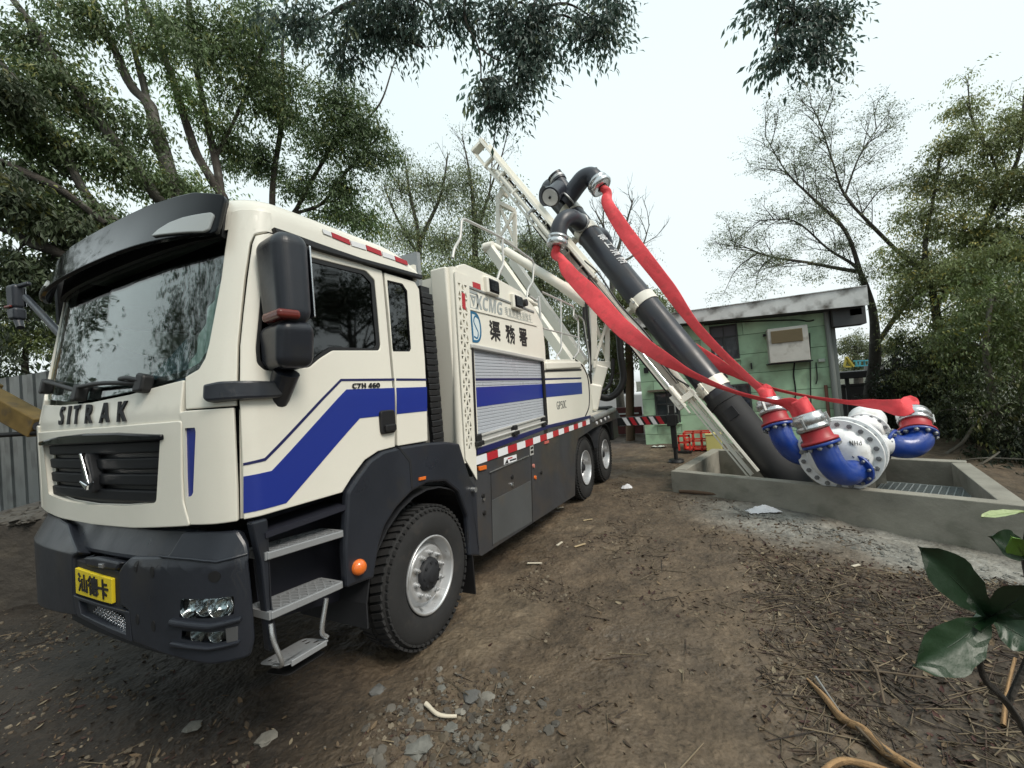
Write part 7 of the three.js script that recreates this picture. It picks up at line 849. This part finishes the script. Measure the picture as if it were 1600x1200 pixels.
// ---------------------------------------------------------------- fence, block, excavator arm at the left
{
  const fA = at(-120, 640, 9.2), fB = at(120, 640, 7.6); const fy = at(30, 592, 8.6).y, gy = -0.1; const d = V(fB.x - fA.x, 0, fB.z - fA.z), L = d.length(); d.normalize(); const f = thing('metal_fence', 'plain grey metal hoarding at the left edge behind the truck', 'fence', null, V(fA.x, 0, fA.z));
  const fm = [0, 1, 2].map((i) => std([0.17, 0.19, 0.2], 0.6, { map: grain([0.34, 0.36, 0.365], 0.12, 0.7, 140 + i, { patch: [0.2, 0.21, 0.21] }) })); const n = Math.round(L / 0.42);
  for (let k = 0; k < n; k++) { const s = outline([[0, 0], [0.16, 0], [0.19, 0.03], [0.25, 0.03], [0.28, 0], [0.42, 0], [0.42, 0.004], [0.282, 0.004], [0.252, 0.034], [0.188, 0.034], [0.158, 0.004], [0, 0.004]]); const g = new THREE.ExtrudeGeometry(s, { depth: fy - gy, bevelEnabled: false }).rotateX(-Math.PI / 2).scale(1, 1, -1); const pp = g.attributes.position, nn = g.attributes.normal; for (let i = 0; i < nn.count; i++) nn.setZ(i, -nn.getZ(i)); g.rotateY(-Math.atan2(d.z, d.x)).translate(fA.x + d.x * k * 0.423, gy, fA.z + d.z * k * 0.423); part('panel', g, fm[k % 3], f); }
  part('rail', boxTo(V(fA.x, fy - 0.4, fA.z - 0.04), V(fB.x, fy - 0.4, fB.z - 0.04), 0.05, 0.06), M.steel, f);
  const b0 = onY(-140, 975, 0), b1 = onY(66, 945, 0), bt = 0.95; const blk = thing('concrete_block', 'dark stained concrete block at the left edge beside the truck front', 'block', null, V(b1.x, 0, b1.z)); const e = b1.clone().sub(b0).setY(0).normalize(), nn = V(-e.z, 0, e.x); if (nn.z > 0) nn.negate();
  part('body', boxTo(b0.clone().addScaledVector(nn, 0.9).add(V(0, bt / 2 - 0.1, 0)), b1.clone().addScaledVector(nn, 0.9).addScaledVector(e, 0.5).add(V(0, bt / 2 - 0.1, 0)), 1.8, bt + 0.2, 0.03), std([0.045, 0.04, 0.035], 0.95, { map: grain([0.05, 0.044, 0.037], 0.5, 1.1, 150, { patch: [0.1, 0.085, 0.065] }), bumpMap: bump(2), bumpScale: 0.02 }), blk);
  const rub = []; for (let k = 0; k < 60; k++) { const q = b0.clone().lerp(b1, rr(0.3, 1)).addScaledVector(nn, Math.pow(rnd(), 2) * 1.4); rub.push(rock(rr(0.03, 0.1), 0.5).translate(q.x, bt + 0.01, q.z)); } part('rubble', rub, stoneMat(), blk, { kind: 'stuff' });
  function stoneMat() { return std([0.06, 0.055, 0.05], 0.95, { map: grain([0.065, 0.06, 0.052], 0.5, 3, 151) }); }
  const ex = thing('excavator_arm', 'muddy yellow excavator arm reaching in from the left edge over the block', 'excavator arm', null, at(-200, 640, 6.6).setY(0)); const ym = std([0.24, 0.15, 0.03], 0.85, { map: grain([0.16, 0.105, 0.03], 0.4, 1.6, 152, { patch: [0.07, 0.055, 0.035] }) });
  part('boom', [boxTo(at(-220, 500, 6.6), at(-20, 618, 6.5), 0.3, 0.36, 0.02), boxTo(at(-40, 610, 6.5), at(66, 668, 6.3), 0.28, 0.3, 0.02)], ym, ex); part('pin', [cylTo(at(62, 666, 6.1), at(62, 666, 6.6), 0.07, 0.07, 14)], M.dark, ex); part('ram', cylTo(at(-160, 690, 6.4), at(66, 676, 6.2), 0.035, 0.035, 10), M.black, ex); part('mast_foot', [boxTo(at(-220, 500, 6.6), at(-220, 500, 6.6).setY(-0.1), 0.5, 0.5, 0.02, V(1, 0, 0))], ym, ex);
}
// ---------------------------------------------------------------- yard things beyond the truck
{
  const gy = (x, z) => groundY(x, z);
  { const c = onZ(1090, 690, -9.2), y = gy(c.x, c.z); const t = thing('red_crate', 'bright red open plastic crate lying by the hut wall', 'crate', null, V(c.x, y, c.z)); const rm = std([0.6, 0.05, 0.035], 0.4); const w = 0.62, h = 0.46, d = 0.4; const g = []; for (const z of [-d / 2, d / 2]) for (const k of [0, 0.5, 1]) { g.push(box(w, 0.035, 0.03, c.x, y + 0.04 + h * k * 0.9, c.z + z)); } for (const k of [0, 0.34, 0.66, 1]) for (const z of [-d / 2, d / 2]) g.push(box(0.04, h, 0.03, c.x - w / 2 + w * k, y + h / 2, c.z + z)); part('sides', g, rm, t); part('base', box(w - 0.04, 0.03, d - 0.04, c.x, y + 0.02, c.z), rm, t); part('ends', [box(0.03, h, d, c.x - w / 2, y + h / 2, c.z), box(0.03, h, d, c.x + w / 2, y + h / 2, c.z)], rm, t);
    const q = onZ(1112, 690, -9.1), y2 = gy(q.x, q.z); const b = thing('yellow_box', 'pale yellow box beside the red crate', 'box', null, V(q.x, y2, q.z)); part('shell', box(0.36, 0.4, 0.36, q.x + 0.05, y2 + 0.2, q.z, 0.02), std([0.6, 0.55, 0.2], 0.5), b); part('lid', box(0.38, 0.04, 0.38, q.x + 0.05, y2 + 0.42, q.z, 0.012), std([0.62, 0.57, 0.24], 0.5), b);
    const s = onZ(1068, 680, -8.9); const rb = thing('red_barrier', 'low red road barrier in front of the hut window', 'barrier', null, V(s.x, gy(s.x, s.z), s.z)); part('frame', [box(0.3, 0.05, 0.06, s.x, gy(s.x, s.z) + 0.42, s.z), box(0.3, 0.05, 0.06, s.x, gy(s.x, s.z) + 0.25, s.z), box(0.04, 0.45, 0.06, s.x - 0.13, gy(s.x, s.z) + 0.22, s.z), box(0.04, 0.45, 0.06, s.x + 0.13, gy(s.x, s.z) + 0.22, s.z)], rm, rb); part('foot', box(0.34, 0.05, 0.3, s.x, gy(s.x, s.z) + 0.025, s.z), M.black, rb); }
  { const c = onZ(990, 650, -12.5), y = gy(c.x, c.z); const t = thing('barrier_row', 'dark red plastic barriers with white bars behind the truck', 'barrier', null, V(c.x, y, c.z)); const dm = std([0.1, 0.02, 0.02], 0.6); for (let k = 0; k < 3; k++) { part('panel', box(0.9, 0.95, 0.12, c.x - 1.1 + k * 0.95, y + 0.5, c.z, 0.03), dm, t); part('bar', [box(0.7, 0.05, 0.05, c.x - 1.1 + k * 0.95, y + 0.75, c.z + 0.09), box(0.7, 0.05, 0.05, c.x - 1.1 + k * 0.95, y + 0.35, c.z + 0.09)], M.white, t); } }
  { const c = onZ(965, 625, -16), y = gy(c.x, c.z); const t = thing('parked_van', 'pale van glimpsed far behind the truck and the hanging hose', 'van', null, V(c.x, y, c.z)); part('body', [box(2.6, 1.0, 1.6, c.x, y + 0.9, c.z, 0.12), box(1.9, 0.6, 1.5, c.x - 0.2, y + 1.65, c.z, 0.15)], M.white, t); part('window', [box(0.75, 0.4, 0.02, c.x - 0.6, y + 1.62, c.z + 0.755), box(0.75, 0.4, 0.02, c.x + 0.25, y + 1.62, c.z + 0.755)], M.gloss, t); for (const dx of [-0.8, 0.8]) part('wheel', cylTo(V(c.x + dx, y + 0.32, c.z + 0.6), V(c.x + dx, y + 0.32, c.z + 0.82), 0.32, 0.32, 20), M.rubber, t); }
  { const a = at(1318, 580, 14), b = at(1405, 578, 14); const y = a.y, z = a.z; const t = thing('dark_shelter', 'dark flat-roofed shelter in the gap beside the hut', 'shelter', null, V((a.x + b.x) / 2, 0, z)); const w = b.x - a.x + 1.6; part('roof', box(w, 0.22, 2.4, (a.x + b.x) / 2 + 0.5, y - 0.14, z - 0.8, 0.02), M.dark, t); for (const x of [a.x, a.x + 1.4, b.x + 1]) part('post', box(0.1, y, 0.1, x, y / 2 - 0.1, z + 0.3), M.dark, t); part('back_wall', box(w, 1.3, 0.08, (a.x + b.x) / 2 + 0.5, 0.6, z - 1.9), std([0.09, 0.09, 0.095], 0.8), t); part('rail', [box(w, 0.06, 0.06, (a.x + b.x) / 2 + 0.5, 1.25, z + 0.3), boxTo(V(a.x + 0.2, 0.4, z + 0.25), V(a.x + 1.4, 1.7, z + 0.25), 0.07, 0.07)], M.dark, t); part('pale_board', [box(0.5, 0.3, 0.03, a.x + 0.75, 1.72, z + 0.2), box(0.45, 0.3, 0.03, a.x + 1.5, 1.72, z + 0.2)], std([0.4, 0.4, 0.42], 0.7), t);
    const p = at(1330, 567, 14); const rk = thing('yellow_bracket', 'yellow triangular frame on top of the dark shelter', 'frame', null, V(p.x, y, p.z)); const ym = std([0.6, 0.5, 0.08], 0.5); const P0 = at(1319, 573, 14), P1 = at(1322, 558, 14), P2 = at(1333, 573, 14); part('bars', [boxTo(P0, P1, 0.05, 0.05), boxTo(P1, P2, 0.09, 0.06), boxTo(P0, P2, 0.05, 0.05)], ym, rk);
    const q = at(1345, 568, 14); const bl = thing('blue_rack', 'small turquoise blue rack beside the yellow frame', 'rack', null, V(q.x, y, q.z)); const tm = std([0.08, 0.4, 0.5], 0.5); const g = []; for (const [u0, v0, u1, v1] of [[1334, 564, 1360, 563], [1335, 572, 1358, 571], [1337, 564, 1339, 572], [1344, 564, 1343, 572], [1350, 563, 1351, 572], [1358, 563, 1357, 571]]) g.push(boxTo(at(u0, v0, 14), at(u1, v1, 14), 0.04, 0.04)); part('bars', g, tm, bl); }
  { const c = onY(1030, 700, 0.1), y = gy(c.x, c.z); const t = thing('rag', 'pale rag on the ground below the hut window', 'rag', null, V(c.x, y, c.z)); const g = new THREE.PlaneGeometry(0.4, 0.18, 14, 8).rotateX(-Math.PI / 2), p = g.attributes.position; for (let i = 0; i < p.count; i++) p.setY(i, 0.03 + 0.05 * nz(p.getX(i), p.getZ(i), 12, 4)); g.computeVertexNormals(); part('cloth', g.translate(c.x, y, c.z), std([0.45, 0.48, 0.44], 0.9, { side: THREE.DoubleSide }), t); }
}
renderer.render(scene, camera);
